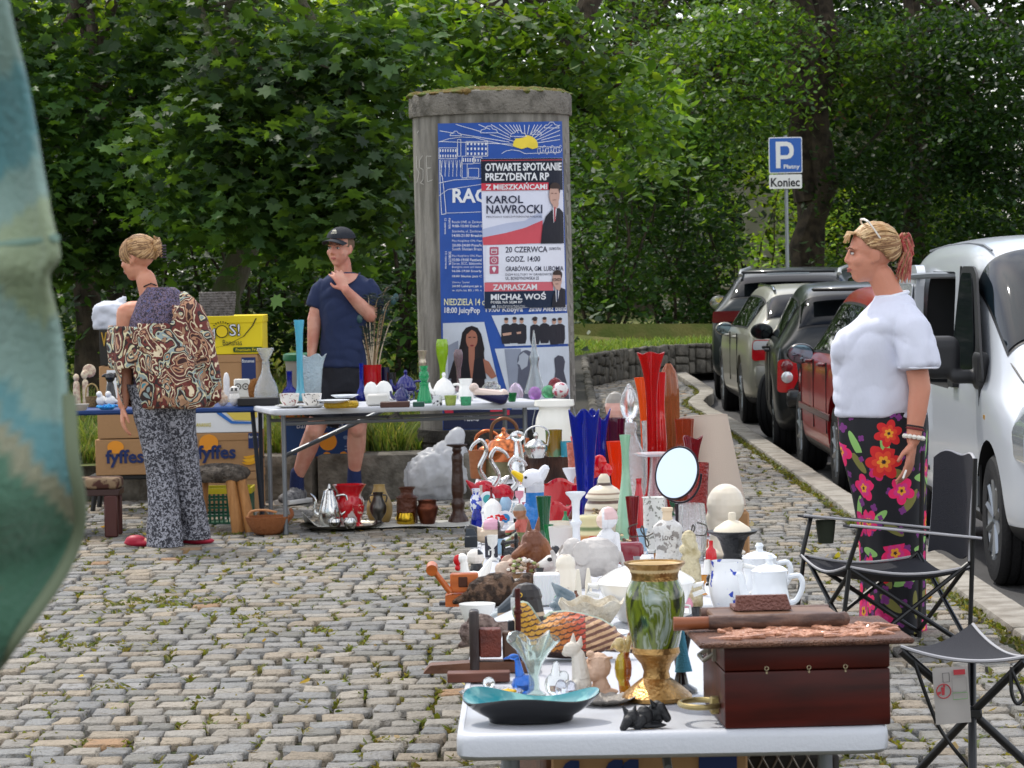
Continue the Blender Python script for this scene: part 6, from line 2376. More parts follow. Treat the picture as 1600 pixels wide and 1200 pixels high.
def marble_mat():
 m=bpy.data.materials.new('marble')
 m.use_nodes=True
 nt=m.node_tree
 N,L=nt.nodes.new,nt.links.new
 b=nt.nodes['Principled BSDF']
 b.inputs['Roughness'].default_value=.1
 b.inputs['Coat Weight'].default_value=.6
 tc=N('ShaderNodeTexCoord');mp=N('ShaderNodeMapping');mp.inputs['Scale'].default_value=(1,1,.45)
 n=N('ShaderNodeTexNoise');n.inputs['Scale'].default_value=16;n.inputs['Detail'].default_value=7;n.inputs['Distortion'].default_value=1.6
 r=N('ShaderNodeValToRGB');e=r.color_ramp
 e.elements[0].position,e.elements[0].color=.3,(*c('#10140c'),1)
 e.elements[1].position,e.elements[1].color=.72,(*c('#c3cbc6'),1)
 for p,h in((.4,'#2f3a12'),(.46,'#6d7c1c'),(.52,'#55621c'),(.55,'#a3ad9c'),(.575,'#5c6a20'),(.62,'#8f9c90')):
  e.elements.new(p).color=(*c(h),1)
 L(tc.outputs['Object'],mp.inputs[0]);L(mp.outputs[0],n.inputs['Vector']);L(n.outputs['Fac'],r.inputs[0]);L(r.outputs[0],b.inputs['Base Color'])
 return m
def marble_vase():
 prof=[(56,0),(56,6),(50,12),(38,22),(28,30),(22,34),(20,44),(24,56),(34,68),(38,74)]
 k=At(1029,1100,ZT,56)
 th=thing('vase','tall green marble vase with brass foot and rim','vase',k.o)
 mb=MB();mb.lathe(k.pr(prof)+[(k.m(36),k.m(84))],n=48)
 BR2=M('#b58f5a',.28,.9,bump=(160,.2),var=(60,'#94703f'))
 build('brass_foot',mb,BR2,th)
 mb=MB();mb.lathe([(k.m(r),k.m(h))for r,h in smooth([(36,82),(40,100),(45,130),(47,155),(45,172),(38,188),(37,190)],4)],n=48)
 build('marble_body',mb,marble_mat(),th)
 mb=MB();mb.lathe(hollow(k.pr([(37.5,187),(37,196),(40,206),(48,214),(49,217)]),k.m(3)),n=48)
 build('brass_rim',mb,BR2,th)
 mb=MB();mb.lathe(k.pr([(34,190),(40,205),(45,214),(38,213.5),(30,196),(.1,190)]),n=40)
 build('inner_lining',mb,M('#d8bd8c',.4),th)
marble_vase()
fig('dog_sculpture','row of small black stone dogs huddled on the table edge','sculpture',1010,1141,[('e',(-22,0,16),(14,12,14)),('c',(-28,-8,14),(-36,-14,4),9,6),('c',(-30,0,26),(-36,2,36),5,1.5),('c',(-18,2,26),(-16,4,36),5,1.5),('e',(-2,8,18),(14,13,18)),('c',(-6,-2,14),(-14,-8,5),9,7),('e',(18,20,22),(14,13,20)),('c',(14,12,34),(8,10,44),5,1.5),('c',(24,16,30),(34,12,14),9,7),('e',(0,8,4),(34,14,5))],M('#16171a',.5,bump=(80,.3)),back=16)
def wooden_box():
 a,b,d_=G(1133,1140,ZT),G(1392,1133,ZT),G(1104,1098,ZT)
 w=(b-a).length
 L_=(d_-a).length
 an=atan2(b.y-a.y,b.x-a.x)
 th=thing('wooden_box','large dark mahogany box with metal side handle','box',a,an)
 h=131/SCL(a)
 hl=h*.31
 mb=MB();mb.box((w/2,L_/2,(h-hl)/2),(w,L_,h-hl-.0015),bev=.003,seg=2)
 build('chest',mb,DWOOD,th)
 mb=MB();mb.box((w/2,L_/2,h-hl/2),(w,L_,hl-.0015),bev=.003,seg=2)
 build('lid',mb,DWOOD,th)
 for x in(.255,.51,.73):
  mb=MB();mb.torus((x*w,-.001,h-hl+.004),.0032,.0009,14,6,axis='y');mb.box((x*w,-.0008,h-hl-.003),(.003,.002,.004))
  build('catch',mb,M('#a89a7c',.4,.7),th)
 mb=MB()
 mb.tube([(-.004,L_*.38,h*.8),(-.02,L_*.38,h*.72),(-.02,L_*.62,h*.72),(-.004,L_*.62,h*.8)],.004,n=8)
 mb.box((-.003,L_*.38,h*.82),(.006,.016,.03));mb.box((-.003,L_*.62,h*.82),(.006,.016,.03))
 build('handle',mb,M('#a39c90',.35,.8),th)
 mb=MB()
 mb.torus((-.03,L_*.3,h*.22),.035,.005,26,8,sq=1.3);mb.box((-.004,L_*.3,h*.2),(.02,.02,.03),bev=.003)
 build('strap_ring',mb,M('#9a8a5c',.4,.6),th)
 p=thing('relief_picture','carved copper coloured wooden relief picture lying on the mahogany box','panel',a+Vector((0,0,h)),an)
 pw,pd=352/975,.33
 mb=MB()
 x0=w/2-pw/2-.005
 mb.box((x0+pw/2,pd/2-.035,.005),(pw,pd,.0095),bev=.003)
 build('board',mb,M('#6b4433',.5,bump=(260,1.0),var=(18,'#8c6048')),p)
 mb=MB()
 r=random.Random(4)
 for q in range(80):
  x,y=x0+pw*r.uniform(.14,.9),r.uniform(.0,.15)
  mb.tube(smooth([(x,y,.011),(x+r.uniform(-.03,.03),y+r.uniform(-.01,.02),.013),(x+r.uniform(-.06,.06),y+r.uniform(-.01,.03),.009)],4),[.0015+.003*sin(pi*i/8)for i in range(9)],n=6)
 build('relief',mb,M('#c98f70',.35,coat=.3,bump=(120,.5),var=(30,'#9c6648')),p)
 zt=h+.0105
 t=thing('serving_board','long dark bamboo rimmed board with handle lying on the carved panel','board',a+Vector((0,.13,zt)),an)
 S=SCL(a+Vector((0,.13,zt)))
 bx0,bx1=-70/S,200/S
 mb=MB()
 mb.tube([(bx0+.06,.0,.014),(bx1-.01,.0,.014),(bx1,.01,.014)],.0125,n=12,flat=1.0)
 mb.tube([(bx0+.06,.12,.014),(bx1-.01,.12,.014)],.0125,n=12)
 build('bamboo_rail',mb,M('#4a342c',.45,bump=(40,.3),var=(14,'#6e5346',.4,.6,(1,6,6))),t)
 mb=MB();mb.box(((bx0+.06+bx1)/2,.06,.018),(bx1-bx0-.08,.13,.012),bev=.003)
 build('board',mb,M('#7a5a44',.5,var=(10,'#5c4030')),t)
 mb=MB();mb.tube([(bx0,.0,.013),(bx0+.02,0,.013),(bx0+.07,.0,.014)],[.0125,.0115,.011],n=10)
 build('handle',mb,M('#8a4e2e',.45,var=(12,'#5e3420')),t)
 q=thing('letter_tray','small reddish carved tray standing behind the bamboo rimmed board','tray',a+Vector((75/S,.2,zt+.026)),an)
 mb=MB();mb.prism([(-.048,0),(.05,0),(.042,.026),(-.046,.026)],-.006,.006);mb.box((0,.03,.003),(.1,.06,.006))
 build('tray',mb,M('#8f6258',.5,bump=(200,.8)),q)
 return th
wooden_box()
def tassel():
 pot('vase','black footed vase with blue tassel behind the green marble vase','vase',1066,1084,[(26,0),(25,4),(12,12),(8,30),(12,60),(18,90),(10,110)],BLACKC,extra=lambda k,th:(lambda mb:build('tassel',mb,M('#3d7f96',.8,bump=(300,.5)),th))(MB().tube([k.p(-4,-14,130),k.p(-2,-16,100),k.p(2,-20,60),k.p(3,-22,34)],[k.m(3),k.m(7),k.m(9),k.m(14)],n=14)))
tassel()
def wood_model():
 k=At(772,1052,ZT,20)
 th=thing('wooden_model','dark wooden model with wheel, square block and upright post','model',k.o)
 mb=MB();mb.box(k.p(-30,0,50),k.p(16,34,96),bev=k.m(5),seg=3);build('disc_board',mb,M('#2e2220',.45,coat=.2),th)
 mb=MB();mb.box(k.p(-5,2,46),k.p(34,34,44),bev=k.m(2));build('block',mb,M('#6b2c1c',.5,bump=(160,.4),var=(30,'#4f1f14')),th)
 mb=MB();mb.box(k.p(28,8,40),k.p(28,28,46),bev=k.m(3));build('drum',mb,M('#4a3020',.5),th)
 mb=MB();mb.box(k.p(39,14,70),k.p(9,10,118),bev=k.m(1.5));mb.box(k.p(39,14,92),k.p(13,14,7),bev=k.m(2));build('post',mb,DWOOD,th)
 mb=MB();mb.box(k.p(28,16,40),k.p(11,12,76),bev=k.m(2));build('iron_fitting',mb,M('#26282b',.5,.5),th)
 mb=MB();mb.prism(rounded([(k.m(-112),0),(k.m(70),0),(k.m(70),k.m(15)),(k.m(-20),k.m(17)),(k.m(-100),k.m(13))],k.m(3)),k.m(-14),k.m(26));build('base_board',mb,MWOOD,th)
wood_model()
mb=MB();k=At(748,1066,ZT,10);mb.box(k.p(0,0,8),k.p(98,34,15),bev=k.m(1.5))
solo('wooden_board','small reddish brown board sticking out over the table corner','board',mb,M('#6a3c2c',.5,var=(8,'#4e2a1f',.35,.7,(1,8,8))),k.o)
def duck_shape(s=1.0,hx=-1):
 return[('e',(10*s,0,22*s),(46*s,24*s,22*s)),('e',(30*s,0,28*s),(36*s,19*s,17*s),(0,-.25,0)),('c',(50*s,0,26*s),(78*s,0,38*s),12*s,4*s),('c',(hx*22*s,0,30*s),(hx*30*s,0,56*s),15*s,12*s),('e',(hx*34*s,0,64*s),(18*s,14*s,15*s)),('c',(hx*48*s,0,60*s),(hx*70*s,0,50*s),7*s,5*s),('e',(hx*66*s,0,51*s),(9*s,7.5*s,3.5*s),(0,-.4*hx*-1,0))]
SCALEM=M(rough=.45,attr=True,coat=.25,bump=(55,.8))
def pheasant(x,y,h):
 return 0
def duck_cols(Q):
 x,y,h=Q[:,0],Q[:,1],Q[:,2]
 out=np.tile(np.array(c('#5a3a28')),(len(Q),1))
 v=(h+400-.25*x)/8
 fr=((x+400)/11+np.where(np.floor(v)%2==0,.5,0))%1-.5
 q=np.hypot(fr*1.05,1-v%1)
 edge=(q>.55)&(q<.82)
 wing=(h>16)&(x<36)
 t=np.clip((x+40)/70,0,1)[:,None]
 wc=np.array(c('#c9962c'))*(1-t)+np.array(c('#b8432a'))*t
 out[wing]=wc[wing]
 out[wing&edge]=c('#4a2a1c')
 tail=x>=36
 st=(np.floor((h-x*.3)/5)%2==0)
 out[tail]=c('#6b4230')
 out[tail&st]=c('#c8a078')
 out[(h>50)&(y>-2)]=c('#8b9a84')
 out[h<14]=c('#3a2018')
 return out
fig('decoy_duck','painted decoy duck with yellow and red scaled wing and brown tail','decoy',880,1034,[('e',(10,0,26),(72,40,26)),('e',(4,-14,40),(56,24,30)),('e',(30,6,52),(62,26,20),(0,.25,0)),('c',(60,0,34),(112,0,14),24,8),('c',(-44,4,40),(-62,6,76),20,17)],SCALEM,back=34,vox=.95,col=duck_cols)
def black_duck_cols(Q):
 x,y,h=Q[:,0],Q[:,1],Q[:,2]
 out=np.tile(np.array(c('#1d1715')),(len(Q),1))
 out[(x<-20)&(h>42)]=c('#39424a')
 out[(x<-9)&(x>-23)&(h>42)&(h<66)]=c('#bfc2bf')
 out[(h<42)]=c('#b9a184')
 out[(x>4)&(h<36)]=c('#2a201c')
 out[(x<-44)]=c('#aab2b5')
 return out
fig('decoy_duck','dark headed decoy duck with blue grey bill, white cheek patch and yellow eye','decoy',822,1000,[('e',(8,0,18),(34,24,22)),('c',(10,0,30),(6,0,60),22,20),('e',(2,0,66),(25,20,22)),('c',(-16,-4,60),(-44,-8,42),12,6),('e',(-46,-8,40),(12,9,5),(0,-.5,0))],M(rough=.4,attr=True,coat=.2),back=24,col=black_duck_cols,parts=(('eye',[('e',(-8,-19,70),(4,2,4))],M('#c9a03a',.1)),('pupil',[('e',(-8,-20.6,70),(2.2,1.4,2.2))],M('#0c0c0c',.1))))
BROWNB=M('#6b5240',.75,bump=(60,1.0),var=(45,'#33241a',.46,.56))
fig('decoy_duck','speckled brown hen decoy with orange red face','decoy',768,950,[('e',(0,0,24),(40,24,26)),('e',(10,0,36),(28,18,18)),('c',(-26,0,20),(-58,0,8),12,4),('c',(34,0,22),(56,-2,38),14,10),('e',(58,-4,42),(14,11,11))],BROWNB,back=24)
fig('decoy_duck','small speckled decoy duck half behind the dark wooden wheel model','decoy',752,1012,[('e',(0,0,22),(36,22,24)),('c',(-14,0,10),(-32,0,2),10,5),('c',(20,0,24),(40,0,30),14,9),('e',(0,-4,36),(24,15,16))],M('#86736a',.7,bump=(60,.8),var=(50,'#4c3a34',.45,.58)),back=20)
pot('bowl','white bowl half hidden behind the small speckled duck','bowl',746,975,[(18,0),(20,2),(26,18),(29,30)],WHITEC)
def tool():
 k=At(712,948,ZT,14)
 th=thing('wooden_toy','orange wooden toy with sloping round headed handle over the table edge','toy',k.o)
 mb=MB();mb.prism(rounded([(k.m(-16),0),(k.m(46),0),(k.m(46),k.m(20)),(k.m(-16),k.m(18))],k.m(2)),k.m(-16),k.m(16));build('base',mb,OWOOD,th)
 mb=MB();mb.box(k.p(14,2,36),k.p(44,22,30),bev=k.m(2));build('block',mb,OWOOD,th)
 mb=MB();mb.box(k.p(12,-9.5,38),k.p(14,3,16),bev=k.m(1));build('recess',mb,M('#4a2412',.7),th)
 mb=MB();mb.tube([k.p(-8,-8,22),k.p(-34,-10,58)],[k.m(5),k.m(4.5)],n=10);build('handle',mb,OWOOD,th)
 mb=MB();mb.tube([k.p(-36,-20,58),k.p(-36,2,62)],[k.m(9)]*2,n=18);build('round_head',mb,OWOOD,th)
 mb=MB();mb.box(k.p(0,4,4),k.p(36,20,6),bev=k.m(1));mb.xf(Matrix.Translation(k.p(-8,0,-6+6)));build('under_tray',mb,M('#3a3c42',.4),th)
tool()
fig('goose_figurine','white goose with raised tail and red comb at the table edge','figurine',738,926,[('e',(2,0,16),(24,15,17)),('c',(-12,0,24),(-13,0,46),9,7),('e',(-15,0,52),(9,8,9)),('c',(16,0,22),(30,0,50),11,3)],WHITEC,back=14,parts=(('comb',[('e',(-22,-2,50),(7,4,9)),('e',(-22,-2,38),(5,4,5))],M('#c3161c',.3)),))
fig('penguin_figurine','black and white round headed penguin figure behind the goose','figurine',745,905,[('e',(0,0,14),(11,10,15)),('e',(-2,0,34),(14,12,13))],PAINTED,back=12,col=zones((lambda x,y,h:h<24,'#15151a'),(lambda x,y,h:(h>38)&(x>2),'#15151a'),base='#e9e2d8'))
def conch():
 k=At(786,912,ZT,16)
 mb=MB()
 pts,rr=[],[]
 for i in range(40):
  a=i*.42
  g=1-i/42
  pts.append(k.p(6+18*(1-g)+12*g*cos(a)*.4,12*g*sin(a),18+12*g*cos(a)+8*(1-g)))
  rr.append(k.m(1.5+13*g))
 mb.tube(pts,rr,n=12)
 mb.ell(k.p(2,-10,22),[k.m(15),k.m(10),k.m(13)],14)
 solo('conch_shell','large pale conch shell with open pink mouth','shell',fuse(mb,k.m(1.2),3),M('#c9b4a2',.5,bump=(60,.4),var=(20,'#a88878')),k.o)
conch()
fig('seashell','brown and white spotted seashell among the trinkets','shell',774,928,[('e',(0,0,10),(22,12,12)),('c',(12,0,12),(26,0,18),8,2)],M('#d8cfc0',.4,coat=.3,var=(50,'#7d4a30',.48,.52)),back=12)
def posy(name,label,cat,px,py,w,h,cols,z=ZT,n=60,base='#7a5a38'):
 k=At(px,py,z,w*.5)
 th=thing(name,label,cat,k.o)
 mb=MB();mb.lathe(k.pr([(w*.3,0),(w*.38,h*.2),(w*.4,h*.38),(.1,h*.36)]),n=20);build('pot',mb,M(base,.7,bump=(80,.6)),th)
 r=random.Random(px)
 for cc in cols:
  mb=MB()
  for _ in range(n//len(cols)):
   a,q=r.uniform(0,2*pi),r.uniform(0,1)**.5
   mb.ell(k.p(w*.55*q*cos(a),w*.4*q*sin(a),h*(.45+.5*r.random()*(1.1-q*.7))),[k.m(w*.085),k.m(w*.085),k.m(w*.06)],6)
  build('blossom',mb,M(cc,.6),th)
posy('flower_basket','small basket of porcelain flowers in white and brown','flowers',818,918,44,50,('#d8d2c8','#6e4a3a','#8f9a5a','#b9a38c'))
posy('flower_basket','tiny posy of grey white shell flowers next to the wooden horse head','flowers',812,892,26,30,('#c8c4c0','#7a5c54','#e2dfda'),n=40)
pot('woven_basket','small shallow yellow basket with woven handle behind the ducks','basket',826,948,[(24,0),(28,4),(34,18)],M('#c9982e',.7,bump=(70,.9)),extra=lambda k,th:handle(k,th,[(-30,16),(-22,32),(0,38),(22,32),(30,16)],2.6,M('#a87820',.7)))
def ribbed():
 k=At(855,948,ZT,16)
 mb=MB();mb.box(k.p(0,0,26),k.p(42,26,52),bev=k.m(5),seg=3)
 for i in range(6):
  mb.tube([k.p(-16+6.4*i,-13,2),k.p(-16+6.4*i,-13,50)],k.m(3.2),n=8)
 solo('candle','thick square white candle with ribbed sides','candle',fuse(mb,k.m(1.3),2),M('#dedfe0',.5,sss=.1),k.o)
ribbed()
fig('fish_figurine','blue grey ceramic fish with raised tail fin','figurine',884,968,[('e',(0,0,20),(22,14,21)),('c',(-6,0,36),(-20,0,56),8,2),('c',(8,0,34),(-14,0,50),9,5),('e',(-18,-6,22),(8,7,6))],M('#5a6b74',.25,coat=.5,var=(24,'#8b979c')),back=14)
pot('salt_shaker','white salt shaker with domed top and brown flower print','shaker',885,934,[(22,0),(23,3),(20,20),(16,42),(15,46),(16,50),(14,60),(7,66)],M('#e4dccb',.25,coat=.4,var=(34,'#7a3322',.6,.64)),op=False)
pot('candle','tapering ivory candle beside the spotted salt shaker','candle',904,944,[(6,0),(5,30),(2.4,54)],M('#e6decb',.5),op=False)
pot('candle','pointed ivory candle in front of the elephant','candle',920,938,[(6,0),(5,28),(2,50)],M('#e6decb',.5),op=False)
pot('bowl','cream scallop edged bowl with shell pieces in it','bowl',925,985,[(22,0),(26,3),(44,28),(52,44)],M('#dcd5c4',.6,bump=(60,.8),var=(26,'#bcae94')),n=48,fn=lambda r,h,a,s:(r,h+(4/s)*cos(7*a)*min(1,max(0,h*s/44))**2))
fig('elephant_figurine','grey white stone elephant standing with its trunk curled to the left','figurine',928,918,[('e',(4,0,46),(40,26,32)),('e',(-32,-8,60),(16,15,18)),('e',(-18,-24,54),(15,3.5,20)),('c',(-42,-8,54),(-56,-10,34),9,6),('c',(-56,-10,34),(-64,-10,56),6,3.5),('c',(-20,-10,30),(-22,-10,3),12,11),('c',(-16,12,30),(-16,12,3),11,10),('c',(26,-10,30),(28,-10,3),13,11),('c',(26,12,30),(28,12,3),12,11),('c',(42,0,50),(50,0,26),5,3)],M('#c4bfba',.5,bump=(50,.3),var=(10,'#9a938e',.45,.65),coat=.15),back=22,vox=1.1,sm=2)
pot('tureen','large white lidded tureen behind the green marble vase','tureen',1012,975,[(40,0),(44,3),(64,30),(74,56),(76,62)],WHITEC,n=40,extra=lambda k,th:(cap_on(k,th,[(78,62),(74,68),(50,82),(20,92),(8,94),(9,100),(5,105)],WHITEC,n=40),handle(k,th,[(74,54),(90,58),(92,46),(74,40)],4,WHITEC),handle(k,th,[(-74,54),(-90,58),(-92,46),(-74,40)],4,WHITEC)))
for i,(lb,x,y,r_)in enumerate((('big square white plate lying in front of the tureen',1085,985,46),('white oval serving plate left under the marble vase',940,1000,48),('white plate standing beneath the delft jug',1096,966,44))):
 pot('plate',lb,'plate',x,y,[(r_*.6,0),(r_*.62,2),(r_*.9,6),(r_,9)],WHITEG,n=36)
pot('cup','plain white cup between the marble vase and the bone carving','cup',1052,972,[(10,0),(11,2),(16,14),(18,30)],WHITEC,extra=lambda k,th:handle(k,th,[(17,26),(27,24),(27,12),(15,8)],2,WHITEC))
def torso():
 k=At(1046,950,ZT,16)
 th=thing('bottle','bottle shaped as a torso in white T-shirt and jeans with wire arms','bottle',k.o)
 mb=MB()
 for r_ in([(17,0,0),(18,0,30),(20,0,62),(19,0,72)],):
  mb.loft([[k.p(x+a_*cos(2*pi*j/24),.68*a_*sin(2*pi*j/24),h)for j in range(24)]for a_,x,h in r_])
 build('jeans',mb,M('#5a6a74',.7,bump=(200,.3),var=(30,'#46545c')),th)
 mb=MB()
 mb.loft([[k.p(a_*cos(2*pi*j/28),.7*a_*sin(2*pi*j/28),h)for j in range(28)]for a_,h in smooth([(20,70),(20.5,74),(19,88),(21,108),(23.5,122),(20,130),(10,137),(8,138)],3)])
 build('shirt',mb,M('#d5d3d0',.6,bump=(60,.6),var=(70,'#8f8a86',.56,.6)),th)
 lt=MB();text_on(lt,'LOVE',-9,106,17,8,lambda x,y:k.p(x,-14.6-.6*cos(x/8),y),.03);build('lettering',lt,M('#6e6662',.7),th,flatshade=True)
 mb=MB();mb.lathe(k.pr([(8,136),(8.5,139),(7.5,141),(7.5,150),(9,151),(9,156),(.1,156)]),n=18);build('neck',mb,M('#dcc6a8',.5),th)
 for sd in(-1,1):
  mb=MB()
  mb.tube(smooth([k.p(sd*20,0,118),k.p(sd*34,-4,112),k.p(sd*42,-5,122),k.p(sd*39,-4,128),k.p(sd*36,-4,110),k.p(sd*34,-4,96),k.p(sd*30,-4,100),k.p(sd*38,-4,112),k.p(sd*58,-3,112),k.p(sd*61,-2,126),k.p(sd*46,-2,132)],5),k.m(1.1),n=6)
  build('wire_arm',mb,M('#4a4640',.4,.8),th)
torso()
fig('bone_carving','tall cream bone carving of figures in folded robes','carving',1083,955,[('c',(0,0,0),(-2,0,100),16,13),('e',(-4,0,112),(12,11,14)),('c',(-8,-6,20),(-10,-6,80),9,8),('c',(8,-6,10),(6,-5,70),9,8),('e',(6,-6,88),(9,8,9)),('e',(-12,-4,96),(8,7,8))],M('#cfc3a0',.5,bump=(45,1.0),var=(26,'#a8996f',.5,.62)),back=16)
def foam_head():
 k=At(1137,874,ZT,26)
 mb=MB()
 mb.ell(k.p(0,0,84),[k.m(30),k.m(34),k.m(33)],20)
 mb.ell(k.p(-6,8,60),[k.m(25),k.m(28),k.m(32)],18)
 mb.cap(k.p(-5,4,40),k.p(-6,2,10),k.m(19),k.m(24),18)
 mb.ell(k.p(-7,0,8),[k.m(38),k.m(30),k.m(9)],20)
 mb.cap(k.p(-26,12,62),k.p(-34,14,52),k.m(6),k.m(4),8)
 solo('mannequin_head','cream bald mannequin head seen from behind','mannequin head',fuse(mb,k.m(2),4),M('#ddd2be',.35,coat=.3,var=(3,'#b9a98c',.5,.66)),k.o)
foam_head()
pot('compote','black footed bowl with cream domed lid','bowl',1147,906,[(22,0),(23,4),(14,12),(18,26),(14,38),(20,58),(25,66),(38,72),(40,75)],M('#17181b',.4,bump=(60,.4)),n=32,op=False,extra=lambda k,th:(cap_on(k,th,[(30,75),(27,80),(12,90),(6,92),(6,102),(4.5,104)],M('#ddd2bc',.5))))
def delft():
 k=At(1139,956,ZT,24)
 th=thing('jug','white and blue floral jug with wide mouth','jug',k.o)
 mb=MB();mb.lathe(hollow(k.pr(smooth([(20,0),(22,4),(28,24),(29,44),(25,64),(26,78)],3)),k.m(1.6)),n=32)
 build('body',mb,M('#e6e8ea',.15,coat=.5,var=(38,'#1d3fae',.6,.63)),th)
 handle(k,th,[(25,70),(44,66),(44,30),(28,20)],[4,4.5,4,3],WHITEC)
delft()
fig('boot_figurine','small black ceramic boot leaning on the blue floral jug','figurine',1126,950,[('c',(-12,0,44),(0,0,18),9,13),('c',(-2,-2,14),(14,-4,9),12,9),('e',(14,-4,8),(10,9,8))]+[('c',(-20+5*i,-9,36-5*i),(-10+5*i,-11,40-6*i),2.5,2.5)for i in range(5)],M('#131417',.3,coat=.3),back=20)
def coffee_pot(lb,px,py,s=1.0,sp=True):
 def ex(k,th):
  cap_on(k,th,[(27*s,62*s),(28*s,65*s),(20*s,71*s),(6*s,75*s),(5*s,79*s),(7*s,83*s),(4*s,88*s)],WHITEG,n=30)
  handle(k,th,smooth([(27*s,54*s),(44*s,56*s),(49*s,40*s),(40*s,20*s),(29*s,16*s)],4),4.2*s,WHITEG)
  if sp:
   mb=MB();mb.tube(smooth([k.p(-26*s,-2,14*s),k.p(-38*s,-4,30*s),k.p(-44*s,-6,56*s),k.p(-50*s,-7,62*s)],4),[k.m((9-6.2*min(1,i/12))*s)for i in range(13)],n=12)
   build('spout',mb,WHITEG,th)
 pot('coffee_pot',lb,'coffee pot',px,py,smooth([(27*s,0),(29*s,3*s),(30*s,20*s),(26*s,44*s),(27*s,62*s)],3),WHITEG,n=32,extra=ex)
coffee_pot('white porcelain coffee pot with long spout nearest the wooden box',1206,962,1.05)
coffee_pot('white porcelain coffee pot with round knob lid behind the first',1190,938,1.0,False)
#  the row of tables further back
STRIPE=lambda bands,base:zones(*[((lambda a,b:(lambda x,y,h:(h>a)&(h<b)))(a,b),q)for a,b,q in bands],base=base)
def striped(name,label,cat,px,py,prof,bands,base,n=32,lid=None):
 k=At(px,py,ZT,prof[0][0])
 mb=MB()
 mb.lathe(k.pr(smooth(prof,6))+[(.0003,prof[-1][1]/k.s)],n=n)
 f=STRIPE(bands,base)
 return solo(name,label,cat,mb,PAINTED,k.o,col=lambda Q:f(Q*k.s))
def mirror():
 k=At(1060,880,ZT,18)
 th=thing('mirror','round tilting make-up mirror in a dark frame on a thin stand','mirror',k.o)
 mb=MB();mb.lathe(k.pr([(22,0),(22,3),(8,7),(3,9),(2.6,86),(3.5,92),(.1,93)]),n=24);build('stand',mb,M('#3b3438',.3,.7),th)
 R_=Euler((radians(-17),0,radians(-34))).to_matrix().to_4x4()
 T=Matrix.Translation(k.p(1,0,140))
 mb=MB();mb.torus((0,0,0),k.m(38),k.m(1.9),44,8,axis='y',sq=1.1);mb.xf(T@R_);fr=build('frame',mb,M('#2c262b',.3,.6),th)
 mb=MB();mb.lathe([(.0001,-k.m(1)),(k.m(37),-k.m(1)),(k.m(37),k.m(1)),(.0001,k.m(1))],n=44);mb.xf(T@R_@Matrix.Diagonal((1,1,1.1,1))@Matrix.Rotation(pi/2,4,'X'));build('mirror_glass',mb,M('#b4c2d2',.04,1.0),fr)
 mb=MB();mb.tube([k.p(44*cos(a),4,47*sin(a))for a in np.linspace(pi,2*pi,20)],k.m(1.8),n=8);mb.xf(T@Euler((0,0,radians(-40))).to_matrix().to_4x4());build('yoke',mb,M('#2c262b',.3,.6),th)
mirror()
def lampshade():
 k=At(1113,798,ZT,50)
 mb=MB()
 mb.lathe(k.pr([(57,0),(38,146),(37,146),(56,0)])+[(k.m(57),0)],n=56,close=False)
 for r_,h in((57,1),(38,145)):
  mb.torus((0,0,k.m(h)),k.m(r_-.6),k.m(1.2),56,6)
 o=solo('lampshade','large cream conical fabric lampshade behind the mannequin head','lampshade',mb,M('#d9cabb',.9,bump=(260,.15),tl=.35),k.o,rot=(radians(-6),radians(-3),0))
lampshade()
mb=MB();mb.box((.695,9.62,.355),(.1,.2,.71),bev=.006);solo('cardboard_box','narrow upright cardboard box beside the table row, propping the lampshade','box',mb,M('#a67f58',.85,bump=(30,.2)))
pot('vase','white cylinder vase pierced with small holes left of the round mirror','vase',1024,864,[(20,0),(20,3),(17,6),(17,84),(19,86)],M('#dfe0da',.4,bump=(60,.2),var=(95,'#8d8f86',.56,.6)),n=32)
pot('glass_jar','clear glass cone on a wavy white plate above the pierced vase','glass',1028,806,[(20,0),(18,4),(14,40),(11,66),(10,92)],glass((.95,.90,.92),.9,.02),extra=lambda k,th:cap_on(k,th,[(10,92),(30,93),(36,97),(28,96),(3,95)],WHITEG,'plate',36))
pot('decanter','clear cut glass decanter with pointed stopper','decanter',987,790,smooth([(24,0),(26,10),(25,50),(20,84),(14,100),(10,112),(12,122),(9,130)],2),CRYST,extra=lambda k,th:cap_on(k,th,smooth([(5,128),(7,134),(12,142),(15,158),(11,174),(2,190)],3),CRYST,'stopper'))
pot('glass_tumbler','straight clear crystal tumbler in front of the red vases','glass',1026,790,[(16,0),(18,4),(20,110),(21,132)],CRYST)
pot('glass_jar','clear ribbed glass jar under the round mirror','glass',1082,876,[(18,0),(22,10),(24,50),(20,88)],CRYST,fn=flute(14,.06))
